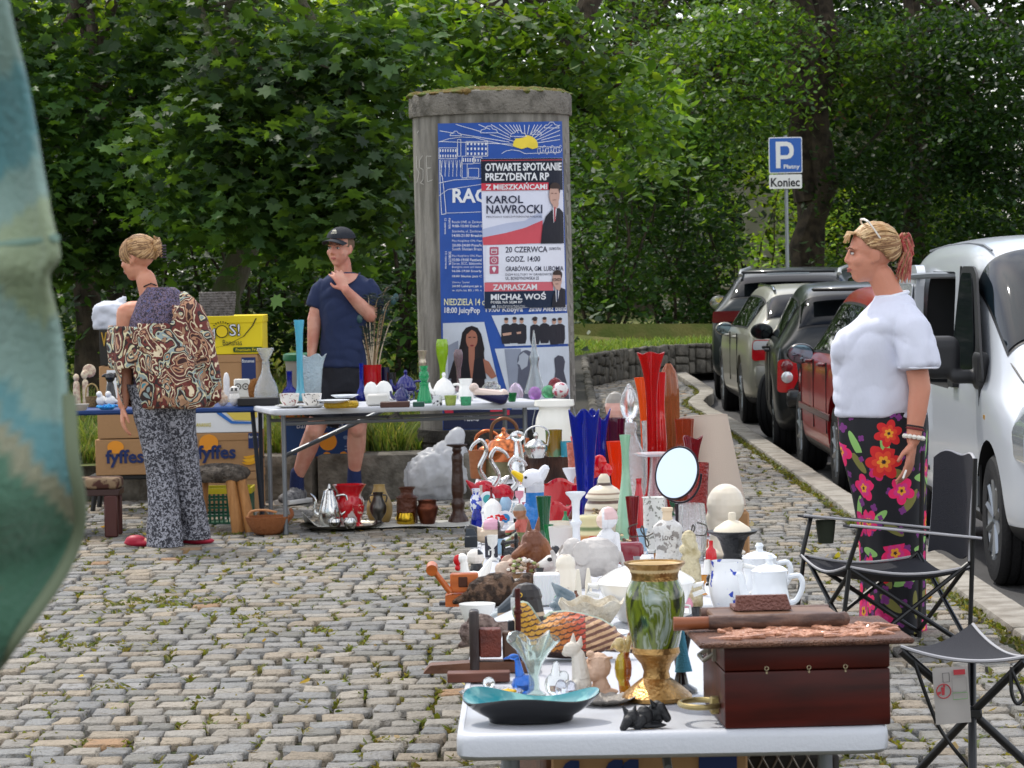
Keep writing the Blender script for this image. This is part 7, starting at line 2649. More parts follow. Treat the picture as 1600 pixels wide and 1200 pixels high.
VS=[('tall red glass vase with flared square mouth, tallest on the table',1022,800,[(20,0),(22,6),(10,40),(8,110),(9,180),(13,220),(20,248)],REDG,rim_wave(4,1.5,200,248)),('slender bright red curved glass vase next to the tallest red vase',1034,796,[(16,0),(18,5),(9,40),(11,100),(8,160),(11,214)],M('#d40f12',.08,trans=.25,coat=.6),None),('orange glass vase with flared mouth leaning behind the red vases',1010,780,[(12,0),(13,5),(6,40),(7,120),(10,160),(16,190)],glass(c('#f05a1c'),.35),None),('tall brown ribbed glass vase right of the red vases',1049,790,[(14,0),(16,6),(15,60),(15,150),(13,200),(4,222)],glass(c('#b86a3c'),.6),flute(9,.08)),('rusty amber glass vase in front of the cream lampshade',1072,800,[(15,0),(18,10),(17,60),(13,110),(15,145)],glass(c('#a8401c'),.55),flute(7,.06)),('dark red flared glass vase touching the lampshade',1084,812,[(12,0),(13,6),(8,50),(10,100),(16,128)],DREDG,rim_wave(3,3,90,128)),('red cut crystal vase behind the round mirror',1093,838,[(16,0),(17,6),(15,60),(18,114)],M('#b02418',.06,trans=.5,bump=(90,.9)),None),('tall cobalt blue glass vase with pointed wavy rim',916,822,[(18,0),(19,6),(13,40),(16,100),(21,160),(22,176)],BLUEG,rim_wave(4,6,120,176)),('smaller blue glass vase with a leaf shaped rim',938,806,[(14,0),(14,6),(9,50),(12,120),(18,158)],BLUEG,rim_wave(3,9,110,158)),('dark purple cut crystal vase between the blue vases and the decanter',960,800,[(18,0),(19,6),(17,60),(18,130),(20,146)],glass(c('#5a1838'),.5),flute(12,.05)),('orange fluted glass vase behind the striped jar',968,812,[(13,0),(14,5),(9,40),(12,80),(17,122)],glass(c('#ee3a10'),.35),flute(8,.07)),('pale green glass vase with a long twisted neck',980,848,[(16,0),(18,12),(14,50),(7,100),(6,140),(9,168)],M('#a9d8b8',.1,trans=.4,coat=.6),None),('slim red glass bud vase at the foot of the pale green vase',1000,848,[(10,0),(12,20),(9,60),(4,90),(5,100)],M('#c20d20',.1,trans=.25,coat=.6),None),('dark red flower shaped glass vase in front of the striped jar',990,868,[(11,0),(12,4),(6,30),(8,60),(11,92)],DREDG,None),('coral textured glass vase left of the cobalt vase',899,790,[(10,0),(11,4),(10,60),(12,98)],M('#e08068',.15,trans=.4,bump=(80,.8)),None),('dark green waisted glass vase beside the blue goose carafe',851,858,[(13,0),(14,4),(8,26),(9,50),(12,82)],M('#1c5c38',.1,trans=.3,coat=.5),None),]
for lb,px,py,pf,m_,fn in VS:
 pot('glass_vase',lb,'vase',px,py,smooth(pf,4),m_,fn=fn,t=1.6,n=40 if fn else 28)
pot('goblet','tiny dark green glass goblet below the waisted green vase','goblet',858,872,[(7,0),(7,2),(1.6,5),(1.6,20),(5,30),(8,52)],GREENG)
for lb,x,y,w,h in(('wide red glass bowl with wavy rim',876,806,36,52),('smaller red glass bowl in front of the wide red bowl',870,824,26,34)):
 pot('glass_bowl',lb,'bowl',x,y,[(w*.35,0),(w*.4,3),(w*.75,h*.5),(w,h)],M('#d0101a',.06,trans=.35,coat=.6),fn=rim_wave(4,4,h*.4,h),n=40)
fig('stopper_bottle','bottle with a red three lobed flower stopper','bottle',939,818,[('e',(0,0,24),(15,12,26)),('c',(0,0,40),(0,0,66),6,5)],CLEAR,back=14,parts=(('stopper',[('e',(-9,0,82),(11,6,12)),('e',(9,0,82),(11,6,12)),('e',(0,0,95),(11,6,12))],M('#d30d14',.12,coat=.5)),))
pot('glass_plate','round red glass plate leaning behind the striped jar','plate',927,810,[(6,0),(20,3),(27,7)],M('#cc1018',.08,trans=.3,coat=.5),tilt=(radians(78),0,0.3))
striped('ceramic_jar','cream lidded ceramic jar with brown stripes','jar',946,834,[(26,0),(32,14),(31,40),(26,52),(30,56),(22,68),(11,76),(9,86),(5,92)],((20,25,'#6b4a30'),(33,38,'#6b4a30'),(46,52,'#5a4030'),(60,64,'#7a5a40'),(74,78,'#4a3626')),'#d8ccb4')
posy('dried_flower_ball','brown ball of dried flowers beside the striped jar','flowers',930,842,36,50,('#8a7658','#6a5a44','#a8946c'),n=80)
pot('glass_dish','shallow orange dish under the dried flower ball','dish',934,850,[(16,0),(18,2),(32,12)],M('#d8783c',.2,trans=.2,coat=.4))
striped('majolica_jug','yellow and green majolica jug with swirls and a pale rim','jug',923,876,[(15,0),(20,12),(22,34),(18,54),(19,66),(17,70)],((0,20,'#b8a41c'),(20,24,'#6e7a2c'),(26,40,'#b87c3c'),(46,52,'#6b7a48')),'#d8cfa0')
pot('candlestick','tall white porcelain candlestick in front of the red bowls','candlestick',902,892,smooth([(22,0),(20,6),(10,18),(7,40),(6,66),(9,72),(9,76),(6,80),(7,108),(15,118),(16,122)],2),WHITEG)
pot('candlestick','white candlestick with wide drip pan behind the red bowls','candlestick',893,796,[(14,0),(12,6),(5,14),(5,46),(12,60),(13,64)],WHITEG)
pot('mug','cream mug with two gold bands under the red bowls','mug',873,846,[(17,0),(18,3),(18,30)],M('#e4dccb',.25,coat=.4,var=(9,'#b88a3a',.56,.6,(.1,.1,9))),extra=lambda k,th:handle(k,th,[(17,25),(26,22),(25,10),(16,6)],1.8,WHITEC))
pot('planter','white ceramic pot with a printed tan figure','planter',881,876,[(17,0),(18,3),(22,40),(23,52)],M('#d6d1cc',.4,coat=.2,var=(16,'#b08a5c',.62,.66)))
fig('boot_figurine','black and white ceramic shoe in front of the printed pot','figurine',884,884,[('c',(-14,0,12),(10,0,8),8,6),('e',(16,0,7),(10,7,6)),('c',(-14,0,14),(-16,0,24),8,8)],PAINTED,back=8,col=zones((lambda x,y,h:(x>4)&(h>6),'#e4e2de'),base='#1a1a20'))
fig('girl_figurine','white porcelain girl in a pink tinged bonnet','figurine',950,898,[('c',(0,0,0),(0,0,44),18,13),('e',(0,0,56),(15,12,16)),('e',(2,0,88),(16,15,18)),('e',(-6,-5,84),(11,11,13)),('c',(14,-4,60),(17,-6,34),6,5),('c',(-12,-6,58),(-10,-12,42),5,5),('e',(12,2,8),(14,10,8))],M(rough=.3,attr=True,coat=.4),back=16,col=zones((lambda x,y,h:(h>86)&(x>-4),'#d9b6b4'),(lambda x,y,h:(h>70)&(h<100)&(x<-8),'#e4c8b8'),base='#dfe0e2'))
posy('flower_figurine','brown and cream flower figure in a black banded pot','figurine',972,884,32,62,('#d9c79c','#c9a880','#5a3a2c'),n=44,base='#7a6238')
k=At(983,892,ZT,18);mb=MB();mb.box(k.p(0,0,22),k.p(48,34,44),bev=k.m(9),seg=3)
solo('trinket_box','glossy maroon rounded trinket box behind the elephant','box',mb,M('#7a1426',.2,coat=.5),k.o)
fig('goose_carafe','blue glass goose carafe with white head and yellow beak','carafe',836,842,[('e',(-2,0,30),(22,18,32)),('c',(0,0,48),(2,0,84),15,15)],M(rough=.08,attr=True,trans=.35,coat=.6,bump=(40,.4)),back=18,col=zones((lambda x,y,h:h>72,'#dfe0e6'),base='#1a7fd0'),parts=(('head',[('e',(-2,0,92),(19,15,17)),('c',(10,0,96),(18,0,108),9,7)],china('#dedfe6')),('beak',[('c',(-18,-2,94),(-32,-4,104),7,3.5)],M('#e8c21c',.3)),('eye',[('e',(-13,-13,96),(2.4,1.6,2.4))],BLACKC)))
def swan(lb,px,py,flip,s,h,red):
 k=At(px,py,ZT,14)
 th=thing('glass_swan',lb,'ornament',k.o)
 mb=MB();mb.ell(k.p(0,0,18*s),[k.m(19*s),k.m(13*s),k.m(17*s)],18);mb.cap(k.p(-flip*12,0,20),k.p(-flip*26*s,0,34*s),k.m(8),k.m(2))
 build('body',mb,glass(c('#c8102c'),.5)if red else SILV,th)
 mb=MB();mb.tube(smooth([k.p(flip*12*s,0,22),k.p(flip*24*s,-2,h*.5),k.p(flip*12*s,-2,h*.8),k.p(flip*20*s,-3,h),k.p(flip*34*s,-3,h*.93),k.p(flip*40*s,-3,h*.82)],5),[k.m(4.4-2.2*i/25)for i in range(26)],n=10)
 build('neck',mb,SILV,th)
swan('silver necked swan with round red glass body, leftmost of the swans',756,786,1,1.0,84,True)
swan('silver necked swan with red glass body beside the goose carafe',786,790,1,.95,74,True)
swan('small bright silver swan under the copper kettle',772,776,-1,.9,88,False)
pot('glass_bell','small red glass bell between the swans','bell',768,800,[(11,0),(10,4),(5,18),(2,24),(2,38)],DREDG,op=False)
GB2='small ornaments at the left table edge'
pot('ornament_jug','tiny blue and white patterned jug at the very table edge','jug',744,800,[(8,0),(10,8),(9,20),(5,28),(7,36)],M('#dfe4ec',.15,coat=.5,var=(60,'#1c3cb0',.5,.54)),group=GB2)
pot('ornament_jug','tiny solid cobalt jug below the blue patterned jug','jug',745,826,[(7,0),(9,8),(8,20),(5,30)],BLUEG,group=GB2)
for lb,x,y,h2 in(('round white dial with teal centre standing near the blue jugs',762,792,'#3fa0a0'),('round white dial with bright blue centre below the swans',790,822,'#1f7cb4')):
 k=At(x,y,ZT,4)
 th=thing('dial_plaque',lb,'plaque',k.o)
 mb=MB();mb.tube([k.p(0,3,12),k.p(0,-1,12)],k.m(12),n=24);build('plate',mb,WHITEG,th)
 mb=MB();mb.tube([k.p(0,-1,12),k.p(0,-2.5,12)],k.m(7),n=24);build('centre',mb,M(h2,.3),th)
pot('pewter_cup','small grey green pewter cup behind the dials','cup',775,800,[(9,0),(10,3),(12,20)],PEWT)
posy('rose_ornament','bright red porcelain roses in front of the dials','flowers',776,826,30,24,('#d4181c','#b81018'),n=24,base='#d8d4cc')
pot('white_bell','white ceramic house shaped bell above the red roses','bell',770,812,[(14,0),(14,20),(10,26),(3,32)],WHITEC,op=False)
def old_man_cols(Q):
 x,y,h=Q[:,0],Q[:,1],Q[:,2]
 out=np.tile(np.array(c('#5d6a34')),(len(Q),1))
 out[h>26]=c('#b8584a')
 out[(h>30)&(x<-10)]=c('#e0dcd4')
 out[h>46]=c('#a06c4e')
 out[h>60]=c('#8a8a84')
 return out
fig('old_man_figurine','seated old man figurine with grey cap, red shirt and green trousers','figurine',815,858,[('e',(4,0,14),(24,16,14)),('c',(6,0,20),(2,0,44),14,10),('e',(-2,-3,58),(11,10,13)),('c',(-4,-8,40),(-22,-10,26),5,4),('c',(-8,-6,16),(-30,-8,6),7,5)],PAINTED,back=14,col=old_man_cols)
fig('doll_figurine','lying doll figure in a pink shawl with a dark boot','figurine',764,850,[('e',(0,0,12),(26,14,13)),('c',(-14,0,16),(-30,-2,22),9,9),('e',(4,0,26),(15,12,14)),('c',(16,0,12),(34,0,16),7,5)],PAINTED,back=14,col=zones((lambda x,y,h:x<-18,'#2c2c2a'),(lambda x,y,h:(h>22)&(x>-8),'#d9a4b8'),(lambda x,y,h:(x>14),'#3a2a26'),base='#c8b49c'))
k=At(736,856,ZT,8)
th=thing('small_case','small dark grey metal case on the table edge','case',k.o)
mb=MB();mb.box(k.p(0,0,9),k.p(20,16,17),bev=k.m(1));build('case',mb,M('#33373c',.35,.4),th)
mb=MB();mb.prism([(k.m(-9),k.m(18)),(k.m(10),k.m(18)),(k.m(5),k.m(29)),(k.m(-7),k.m(29))],k.m(2),k.m(4));build('lid',mb,M('#4a5058',.3,.5),th)
k=At(768,872,ZT,8)
th=thing('patterned_tin','dark square tin with white key pattern','tin',k.o)
mb=MB();mb.box(k.p(0,0,17),k.p(20,18,33),bev=k.m(1));build('tin',mb,M('#1c1c2c',.35,coat=.3),th)
mb=MB()
for z0 in(5,20):
 for q in((-5,z0,2,9),(-5,z0+7,10,2),(3,z0+2,2,6)):
  mb.add([k.p(q[0],-9.3,q[1]),k.p(q[0]+q[2],-9.3,q[1]),k.p(q[0]+q[2],-9.3,q[1]+q[3]),k.p(q[0],-9.3,q[1]+q[3])],[(0,1,2,3)])
build('key_pattern',mb,WHITEC,th)
fig('carved_stand','small black carved stand with tall posts','stand',797,880,[('c',(-10,0,0),(-10,0,34),3.5,3),('c',(10,0,0),(10,0,44),3.5,3),('c',(-12,0,30),(12,0,34),3,3),('e',(0,0,16),(10,7,9)),('c',(-14,0,3),(14,0,3),4,4)],BLACKC,back=8)
fig('wolf_carving','brown carved wooden wolf head looking left','carving',836,912,[('c',(2,0,0),(0,0,50),15,17),('e',(-2,0,62),(20,16,22)),('c',(-10,-6,56),(-30,-10,44),12,7),('c',(4,4,76),(8,4,102),6,1.5),('c',(-8,2,78),(-8,2,98),6,1.5),('c',(12,0,60),(26,0,30),12,10)],M('#6b3c22',.45,coat=.2,bump=(40,.8,(1,1,.4)),var=(12,'#9c6236')),back=16)
def husky(Q):
 x,y,h=Q[:,0],Q[:,1],Q[:,2]
 out=np.tile(np.array(c('#d9d6d0')),(len(Q),1))
 out[(h<12)]=c('#8d8078')
 out[(x>8)&(h>30)]=c('#a09890')
 return out
fig('dog_head_figurine','white husky dog head with dark eye and open mouth','figurine',866,914,[('e',(8,0,26),(19,15,22)),('c',(-4,-4,34),(-26,-8,26),13,7),('c',(-2,-2,20),(-18,-6,12),8,5),('c',(10,4,44),(14,4,60),6,1.5),('c',(6,0,10),(6,0,0),20,24)],MATTE,back=16,col=husky,parts=(('eye',[('e',(-6,-15,40),(4.5,3,3.5))],BLACKC),('nose',[('e',(-32,-10,30),(3.5,3.5,3))],BLACKC),('collar',[('t',[(-6,-16,6),(10,-20,12),(24,-8,14)],[2.5,2.5,2.5])],M('#3a2a24',.6))))
pot('pink_bottle','tiny bright pink bottle between the husky head and elephant','bottle',882,918,[(6,0),(7,12),(3,24),(3,32)],M('#e0207c',.2,coat=.5),op=False)
k=At(856,772,ZT,36)
th=thing('wood_stump','dark round wooden stump carrying the amber tumbler','stump',k.o)
mb=MB();mb.lathe(k.pr([(36,0),(35,30),(36,58),(34,60),(.1,60)]),n=40,fn=lambda r,h,a:(r*(1+.03*sin(11*a)+.02*sin(23*a)),h));build('stump',mb,M('#4a2e20',.8,bump=(50,.9,(2,2,.3)),var=(16,'#2c1a14')),th)
zs_=ZT+60/k.s
pot('glass_tumbler','amber and green glass tumbler standing on the wooden stump','glass',866,714,[(11,0),(12,2),(13,38),(13.5,42)],M('#9a7a1c',.08,trans=.45,coat=.5,var=(22,'#6fa070',.5,.6)),z=zs_)
pot('glass_tumbler','aqua blue glass tumbler on the stump beside the amber one','glass',885,714,[(8,0),(8.5,2),(9,24)],AQUA,z=zs_)
pot('sugar_bowl','silver sugar bowl with arched handle on the stump','sugar bowl',838,716,[(12,0),(13,3),(19,14),(18,20)],SILV,z=zs_,extra=lambda k,th:(cap_on(k,th,[(18,20),(12,26),(3,30),(4,36),(2,40)],SILV),handle(k,th,smooth([(-18,18),(-15,42),(4,50),(20,40),(18,18)],4),1.3,SILV)))
def kettle(lb,px,py,s,m_,hm,z=ZT):
 def ex(k,th):
  cap_on(k,th,[(15*s,36*s),(14*s,39*s),(6*s,43*s),(3*s,47*s),(4*s,50*s),(2*s,53*s)],m_)
  handle(k,th,smooth([(-20*s,30*s),(-18*s,56*s),(-6*s,66*s),(8*s,66*s),(20*s,54*s),(20*s,30*s)],4),2.8*s,hm,flat=.6)
  mb=MB();mb.tube(smooth([k.p(24*s,0,14*s),k.p(34*s,-3,24*s),k.p(37*s,-4,36*s)],4),[k.m((6-.35*i)*s)for i in range(9)],n=10);build('spout',mb,m_,th)
 pot('kettle',lb,'kettle',px,py,smooth([(24*s,0),(27*s,6*s),(28*s,20*s),(22*s,32*s),(15*s,37*s)],3),m_,z=z,extra=ex)
k=At(786,748,ZT,30)
pot('pewter_pot','wide greenish pewter pot underneath the copper kettle','pot',786,748,[(30,0),(31,3),(30,28),(33,31)],M('#8f8a6c',.4,.7,bump=(60,.3),var=(16,'#6f6a4c')),t=2)
kettle('shiny copper kettle with dark bent handle on the pewter pot',788,722,1.0,COPP,M('#6b4a34',.3,.7),ZT+29/k.s)
kettle('copper kettle with big loop handle left of the pewter pot',762,738,.95,COPP,COPP)
pot('terracotta_pot','brown terracotta cup at the far left table corner','pot',748,748,[(12,0),(13,3),(15,40),(16,44)],M('#9a5f3a',.6,bump=(60,.3)))
fig('glass_bird','tall clear glass bird next to the copper kettles','ornament',812,760,[('e',(0,0,22),(13,11,24)),('c',(0,0,40),(-2,0,70),9,6),('e',(-2,0,78),(12,9,9)),('c',(-10,-2,78),(-20,-3,74),3,1)],CLEAR,back=12)
pot('enamel_can','large white enamel milk can at the far end of the row','can',868,716,smooth([(27,0),(30,4),(31,40),(29,62),(24,74),(25,80)],2),M('#dcdad0',.35,coat=.3,var=(4,'#cbc7b8')),extra=lambda k,th:(cap_on(k,th,[(30,80),(32,82),(31,90),(4,92)],M('#dedcd2',.35,coat=.3),n=36),handle(k,th,smooth([(-30,76),(-34,40),(0,30),(34,40),(30,76)],4),.8,TLEG)))
fig('gnome_bottle','brown ceramic hooded figure bottle left of the decanter','figurine',962,770,[('c',(0,0,0),(0,0,110),18,13),('e',(2,0,134),(17,15,24)),('e',(2,-6,128),(12,12,13))],PAINTED,back=16,col=zones((lambda x,y,h:(h>116)&(h<140)&(y<-4),'#c8988a'),(lambda x,y,h:(h>=140),'#8a857c'),base='#5a3826'))
pot('perfume_bottle','small black and white perfume bottle beside the enamel can','bottle',913,726,[(9,0),(11,4),(9,30),(4,38),(5,44)],M('#c9c6c2',.2,var=(60,'#2a2a2c',.52,.56)),op=False)
pot('flower_vase','tiny rose coloured flower cup left of the blue vase','vase',903,728,[(6,0),(7,2),(9,30),(11,46)],M('#d05058',.3,trans=.2))
r=random.Random(12)
FILL=[(806,812,'clear glass thimble'),(800,838,'tiny white cup'),(840,866,'small glass toothpick cup'),(905,906,'tiny cream vase'),(1005,890,'small pearl white jar'),(1018,908,'round clear glass bottle'),(1106,904,'small white lidded pot'),(1075,900,'small rose cup'),(848,888,'tiny dark bottle'),(958,944,'little white saucer'),(806,862,'brown clay cup'),(1100,862,'tiny amber flask')]
FM=[CLEAR,WHITEC,CRYST,CREAM,WHITEG,CLEAR,WHITEC,M('#b85a6c',.3),BLACKC,WHITEC,M('#6e4630',.6),AMBER]
for(x,y,lb),m_ in zip(FILL,FM):
 w,h=r.uniform(7,11),r.uniform(18,30)
 pot('trinket',lb+' standing among the larger pieces of the table row','trinket',x,y,smooth([(w*.8,0),(w,h*.3),(w*r.uniform(.5,1),h*.7),(w*r.uniform(.6,1.1),h)],3),m_,op=m_ is not BLACKC,n=20)
CN=(('white','#e6e4de'),('red','#c01820'),('brown','#6a4028'),('pale blue','#8fb0c8'),('cream','#d8ccae'),('green','#2f7a4a'),('pink','#d890a0'),('amber','#b87a24'),('grey','#8f8f90'),('black','#161618'))
KN=(('bottle',[(7,0),(8,6),(7,20),(3,26),(3,36)]),('cup',[(6,0),(7,3),(9,20)]),('egg shaped pot',[(5,0),(9,8),(9,16),(5,24)]),('flared vase',[(6,0),(8,8),(4,22),(8,38)]),('goblet',[(7,0),(6,2),(2,6),(2,18),(7,24),(8,36)]))
r=random.Random(21)
zone_=[(752,788),(790,800),(812,796),(800,780),(862,796),(884,830),(912,800),(930,880),(948,812),(1008,820),(1016,850),(1004,872),(1046,860),(1064,846),(1092,850),(1010,930),(998,912),(1112,884),(1060,920),(1100,930),(985,930),(862,866),(826,888),(844,922),(900,950),(874,952),(955,962),(790,888),(752,900),(756,940),(812,940),(838,962),(1074,958),(1090,990),(1060,1005),(1004,1016),(960,1016),(910,862),(930,900),(1028,880),(770,876),(780,866),(824,826),(806,850),(890,812),(1052,806),(1000,800),(845,800)]
for i,(x,y)in enumerate(zone_):
 (cn,ch),(kn,pf)=CN[(i*3)%10],KN[(i*7+i//10)%5]
 q=r.uniform(.7,1.15)
 gl=i%3==0 and cn not in('brown','black','grey')
 pot('trinket',f'small {cn} {"glass" if gl else "china"} {kn} among the goods, {("far", "middle", "near")[0 if y < 830 else 1 if y < 920 else 2]} part of the row','trinket',x,y,smooth([(a*q,b*q*r.uniform(.9,1.1))for a,b in pf],3),glass(c(ch),.6)if gl else china(ch,.25),t=.9,n=20)
folding_table('white folding table in front of the man, full of glass and china',-1.36,16.97,.19,17.40,.68,th_=.035,arch=False)
k0=thing('folding_table','dark blue topped table behind the woman in the patterned blouse','table',(-2.45,17.5,0),.0)
mb=MB();mb.box((0,.33,ZT-.02),(2.05,.66,.035),bev=.01);build('tabletop',mb,M('#1f3f78',.5),k0)
for x in(-.95,.93):
 for y in(.06,.6):
  mb=MB();mb.tube([(x,y,ZT-.03),(x+(.05 if y<.3 else 0),y,0)],.013,n=8);build('leg',mb,M('#2a2f38',.5,.4),k0)
k=At(600,648,.66)
mb=MB();a,b=G(446,712,.40),G(608,650,.66);b=Vector((b.x,a.y+.3,.68));mb.tube([a,b],.014,n=8)
o=build('brace',mb,M('#5c6064',.4,.6),None)
tbl=[q for q in bpy.data.objects if q.get('label','').startswith('white folding table in front of the man')][0]
bpy.context.view_layer.update()
o.data.transform(tbl.matrix_world.inverted());o.parent=tbl
S2=[('decanter','cut glass decanter with funnel stopper at the left end of the white table','decanter',415,630,[(18,0),(19,4),(18,24),(8,46),(6,60),(7,62),(5,66),(13,82),(13,86)],CRYST),('glass_bottle','squat cobalt blue bottle with straight neck beside the decanter','bottle',452,620,[(11,0),(13,4),(9,12),(4.5,18),(4.5,38),(5.5,40)],BLUEG),('glass_vase','very tall light blue glass stick vase','vase',469,626,[(9,0),(9,8),(6,20),(5,60),(6,100),(8.5,126)],M('#62c4dc',.1,trans=.35,coat=.6)),('glass_vase','wide frosted crystal vase with wavy rim right of the light blue vase','vase',488,622,[(12,0),(13,4),(15,30),(17,52),(21,66)],M('#d6e6ee',.15,trans=.5,bump=(60,.8))),('mustard_jar','small tan ribbed jar in front of the decanter','jar',414,622,[(10,0),(11,2),(11,14),(12,16)],M('#b8a868',.5)),('glass_vase','red glass vase holding the peacock feathers','vase',582,612,[(13,0),(14,3),(14,30),(15,42)],M('#c80f1c',.1,trans=.3,coat=.6)),('glass_vase','slim cobalt bottle with long neck before the red vase','vase',565,626,[(9,0),(10,6),(6,16),(3,26),(3.5,58)],BLUEG),('dark_tumbler','dark navy glass tumbler right of the red vase','glass',601,608,[(7,0),(8,2),(8,34)],M('#14143a',.1,coat=.5)),('dark_tumbler','black glass tumbler next to the navy tumbler','glass',612,612,[(6,0),(6.5,2),(7,30)],BLACKC),('glass_vase','lime green glass vase with tulip mouth','vase',692,614,[(8,0),(8,4),(4.5,20),(5,40),(9,60),(9.5,76),(8,84)],M('#9cc81c',.12,trans=.3,coat=.5)),('candlestick','pearly silver candlestick in front of the column','candlestick',661,612,[(8,0),(7,4),(3,10),(4,24),(3,34),(6,44),(5,52),(8,64)],M('#c8bca8',.25,.6)),('glass_vase','emerald glass thistle vase with a green ball neck','vase',663,630,[(12,0),(12,4),(7,26),(8,32),(5,33),(8,40),(7,48),(5,50),(7,58)],glass(c('#2fb070'),.5)),('goblet','clear stemmed goblet with dark wine coloured stem','goblet',717,612,[(9,0),(8,3),(3,10),(4,36),(5,40),(7,52),(7,60),(5,66)],glass(c('#b8a0a8'),.7)),('jug','white relief jug beside the white teapot','jug',728,626,[(10,0),(12,3),(11,16),(9,24),(11,34)],WHITEC),('glass_vase','clear tower shaped glass bottle with pointed dark top','bottle',836,616,[(17,0),(17,3),(9,30),(6,46),(8,56),(5,66),(3,84),(1,100)],glass((.75,.80,.82),.85,.02)),('paperweight','clear glass dome paperweight with pink flower','paperweight',806,622,[(11,0),(12,3),(11,12),(7,20),(1,24)],glass((.85,.72,.88),.7)),('paperweight','small lilac glass globe near the right end of the white table','paperweight',836,624,[(7,0),(10,5),(10,12),(6,18),(1,20)],glass(c('#c088d0'),.6)),('paperweight','green swirled glass ball left of the red and white globes','paperweight',857,622,[(6,0),(10,5),(10,12),(6,18),(1,20)],glass(c('#6fc890'),.6)),('glass_globe','white and red speckled glass globe at the right corner','globe',876,622,[(6,0),(12,6),(13,13),(9,22),(1,25)],M('#e2dcda',.15,coat=.6,var=(40,'#b8485a',.52,.6))),('glass_globe','deep red glass globe behind the speckled one','globe',868,616,[(6,0),(11,6),(12,13),(8,22),(1,26)],DREDG),('green_cup','tiny dark green cup between the paperweights','cup',800,628,[(5,0),(6,2),(8,14)],GREENG),('glass_cup','green cut glass cup at the front edge','glass',728,634,[(7,0),(8,2),(9,14)],glass(c('#70c8a0'),.7)),('glass_cup','yellow green striped glass cup at the front edge','glass',704,634,[(7,0),(8,2),(10,16)],glass(c('#c8d488'),.7)),('glass_cup','white and black patterned cup at the front edge','cup',683,634,[(7,0),(8,2),(8,16)],M('#dfe2e6',.2,var=(60,'#2a2c3c',.54,.58))),]
for nm,lb,ct_,px,py,pf,m_ in S2:
 solid=nm in('paperweight','glass_globe')
 pot(nm,lb,ct_,px,py,smooth(pf,3),m_,t=.9,op=not solid,n=22,fn=rim_wave(5,3,40,66)if 'wavy' in lb else None)
def teapot(lb,px,py,s,m_):
 def ex(k,th):
  cap_on(k,th,[(11*s,22*s),(10*s,25*s),(4*s,29*s),(2*s,31*s),(3*s,35*s),(1.5*s,38*s)],m_)
  handle(k,th,smooth([(13*s,20*s),(22*s,20*s),(23*s,9*s),(15*s,5*s)],4),1.8*s,m_)
  mb=MB();mb.tube(smooth([k.p(-13*s,0,8*s),k.p(-20*s,0,14*s),k.p(-22*s,0,24*s)],4),[k.m((4-.25*i)*s)for i in range(9)],n=8);build('spout',mb,m_,th)
 pot('teapot',lb,'teapot',px,py,smooth([(9*s,0),(10*s,2*s),(16*s,10*s),(14*s,18*s),(11*s,23*s)],3),m_,n=24,extra=ex)
teapot('white lidded teapot in front of the lime vase',694,624,1.1,WHITEC)
teapot('cobalt blue teapot with pointed lid',634,618,1.05,M('#14146a',.12,coat=.6))
teapot('low dark blue teapot lying beside the cobalt one',628,630,.8,M('#1a1a58',.12,coat=.6))
for lb,x in(('rose patterned cup on its saucer',452),('white cup with grey leaf print on its saucer',487)):
 pot('teacup',lb+' at the front of the white table','cup',x,637,[(7,0),(8,2),(14,10),(16,22)],M('#e2dfda',.2,coat=.4,var=(50,'#9c5a5a' if x<470 else '#3a3a3e',.6,.62)),t=.8,n=24,extra=lambda k,th:cap_on(k,th,[(10,-1),(22,3),(23,4),(10,1.5)],WHITEC,'saucer',30))
for i,(x,y,w)in enumerate(((520,630,26),(538,622,22))):
 for j in range(4):
  pot('plate',('stack of white plates left of the yellow tray' if i==0 else 'smaller white plates behind the yellow tray'),'plate',x,y,[(w*.6,0),(w,4),(w*1.0,4.6)],WHITEG,z=ZT+.011*j,t=.8,n=28,group='white plates stacked '+('left of' if i==0 else 'behind')+' the yellow tray')
def box_at(name,label,cat,px,py,w,h,d,m_,z=ZT,bev=1.0,rz=0):
 k=At(px,py,z,0)
 mb=MB();mb.box(k.p(0,d/2,h/2),k.p(w,d,h),bev=k.m(bev))
 return solo(name,label,cat,mb,m_,k.o,rz)
box_at('glass_tray','oblong amber yellow cut glass tray','tray',533,638,54,11,26,M('#d8b020',.1,trans=.3,bump=(50,.9)),bev=3)
box_at('wooden_case','flat dark brown wooden case at the table front','case',617,637,46,9,24,M('#4a2e24',.5,bump=(30,.2)))
box_at('tray','low black tray across the joint of the two tables','tray',403,634,64,12,30,M('#1c1c1e',.6))
box_at('butter_dish','white lidded butter dish','dish',590,634,36,18,22,M('#c9c8c2',.4),bev=3)
box_at('card_box','dark green flat box right of the brown case','box',654,636,18,8,16,M('#1f4a40',.5))
fig('napkin_holder','white wavy china napkin holder behind the brown case','holder',592,626,[('e',(-12,0,14),(12,5,16)),('e',(8,0,14),(14,5,17)),('c',(-18,0,3),(20,0,3),4,4)],WHITEC,back=6)
fig('boat_dish','dark blue boat shaped dish with pale flowers inside','dish',765,630,[('c',(-18,0,16),(18,0,8),8,12),('e',(-24,0,24),(8,6,8)),('e',(22,0,12),(9,9,10))],M(rough=.25,attr=True,coat=.4),back=10,col=zones((lambda x,y,h:(h>14)&(x>2),'#8a6ab8'),(lambda x,y,h:h>13,'#d8c4b8'),base='#20204c'))
fig('crystal_flower','white crystal flower ornament beside the boat dish','ornament',768,614,[('e',(8*cos(a),4*sin(a),8+5*sin(2*a)),(7,5,6))for a in np.linspace(0,2*pi,7)],CRYST,back=8)
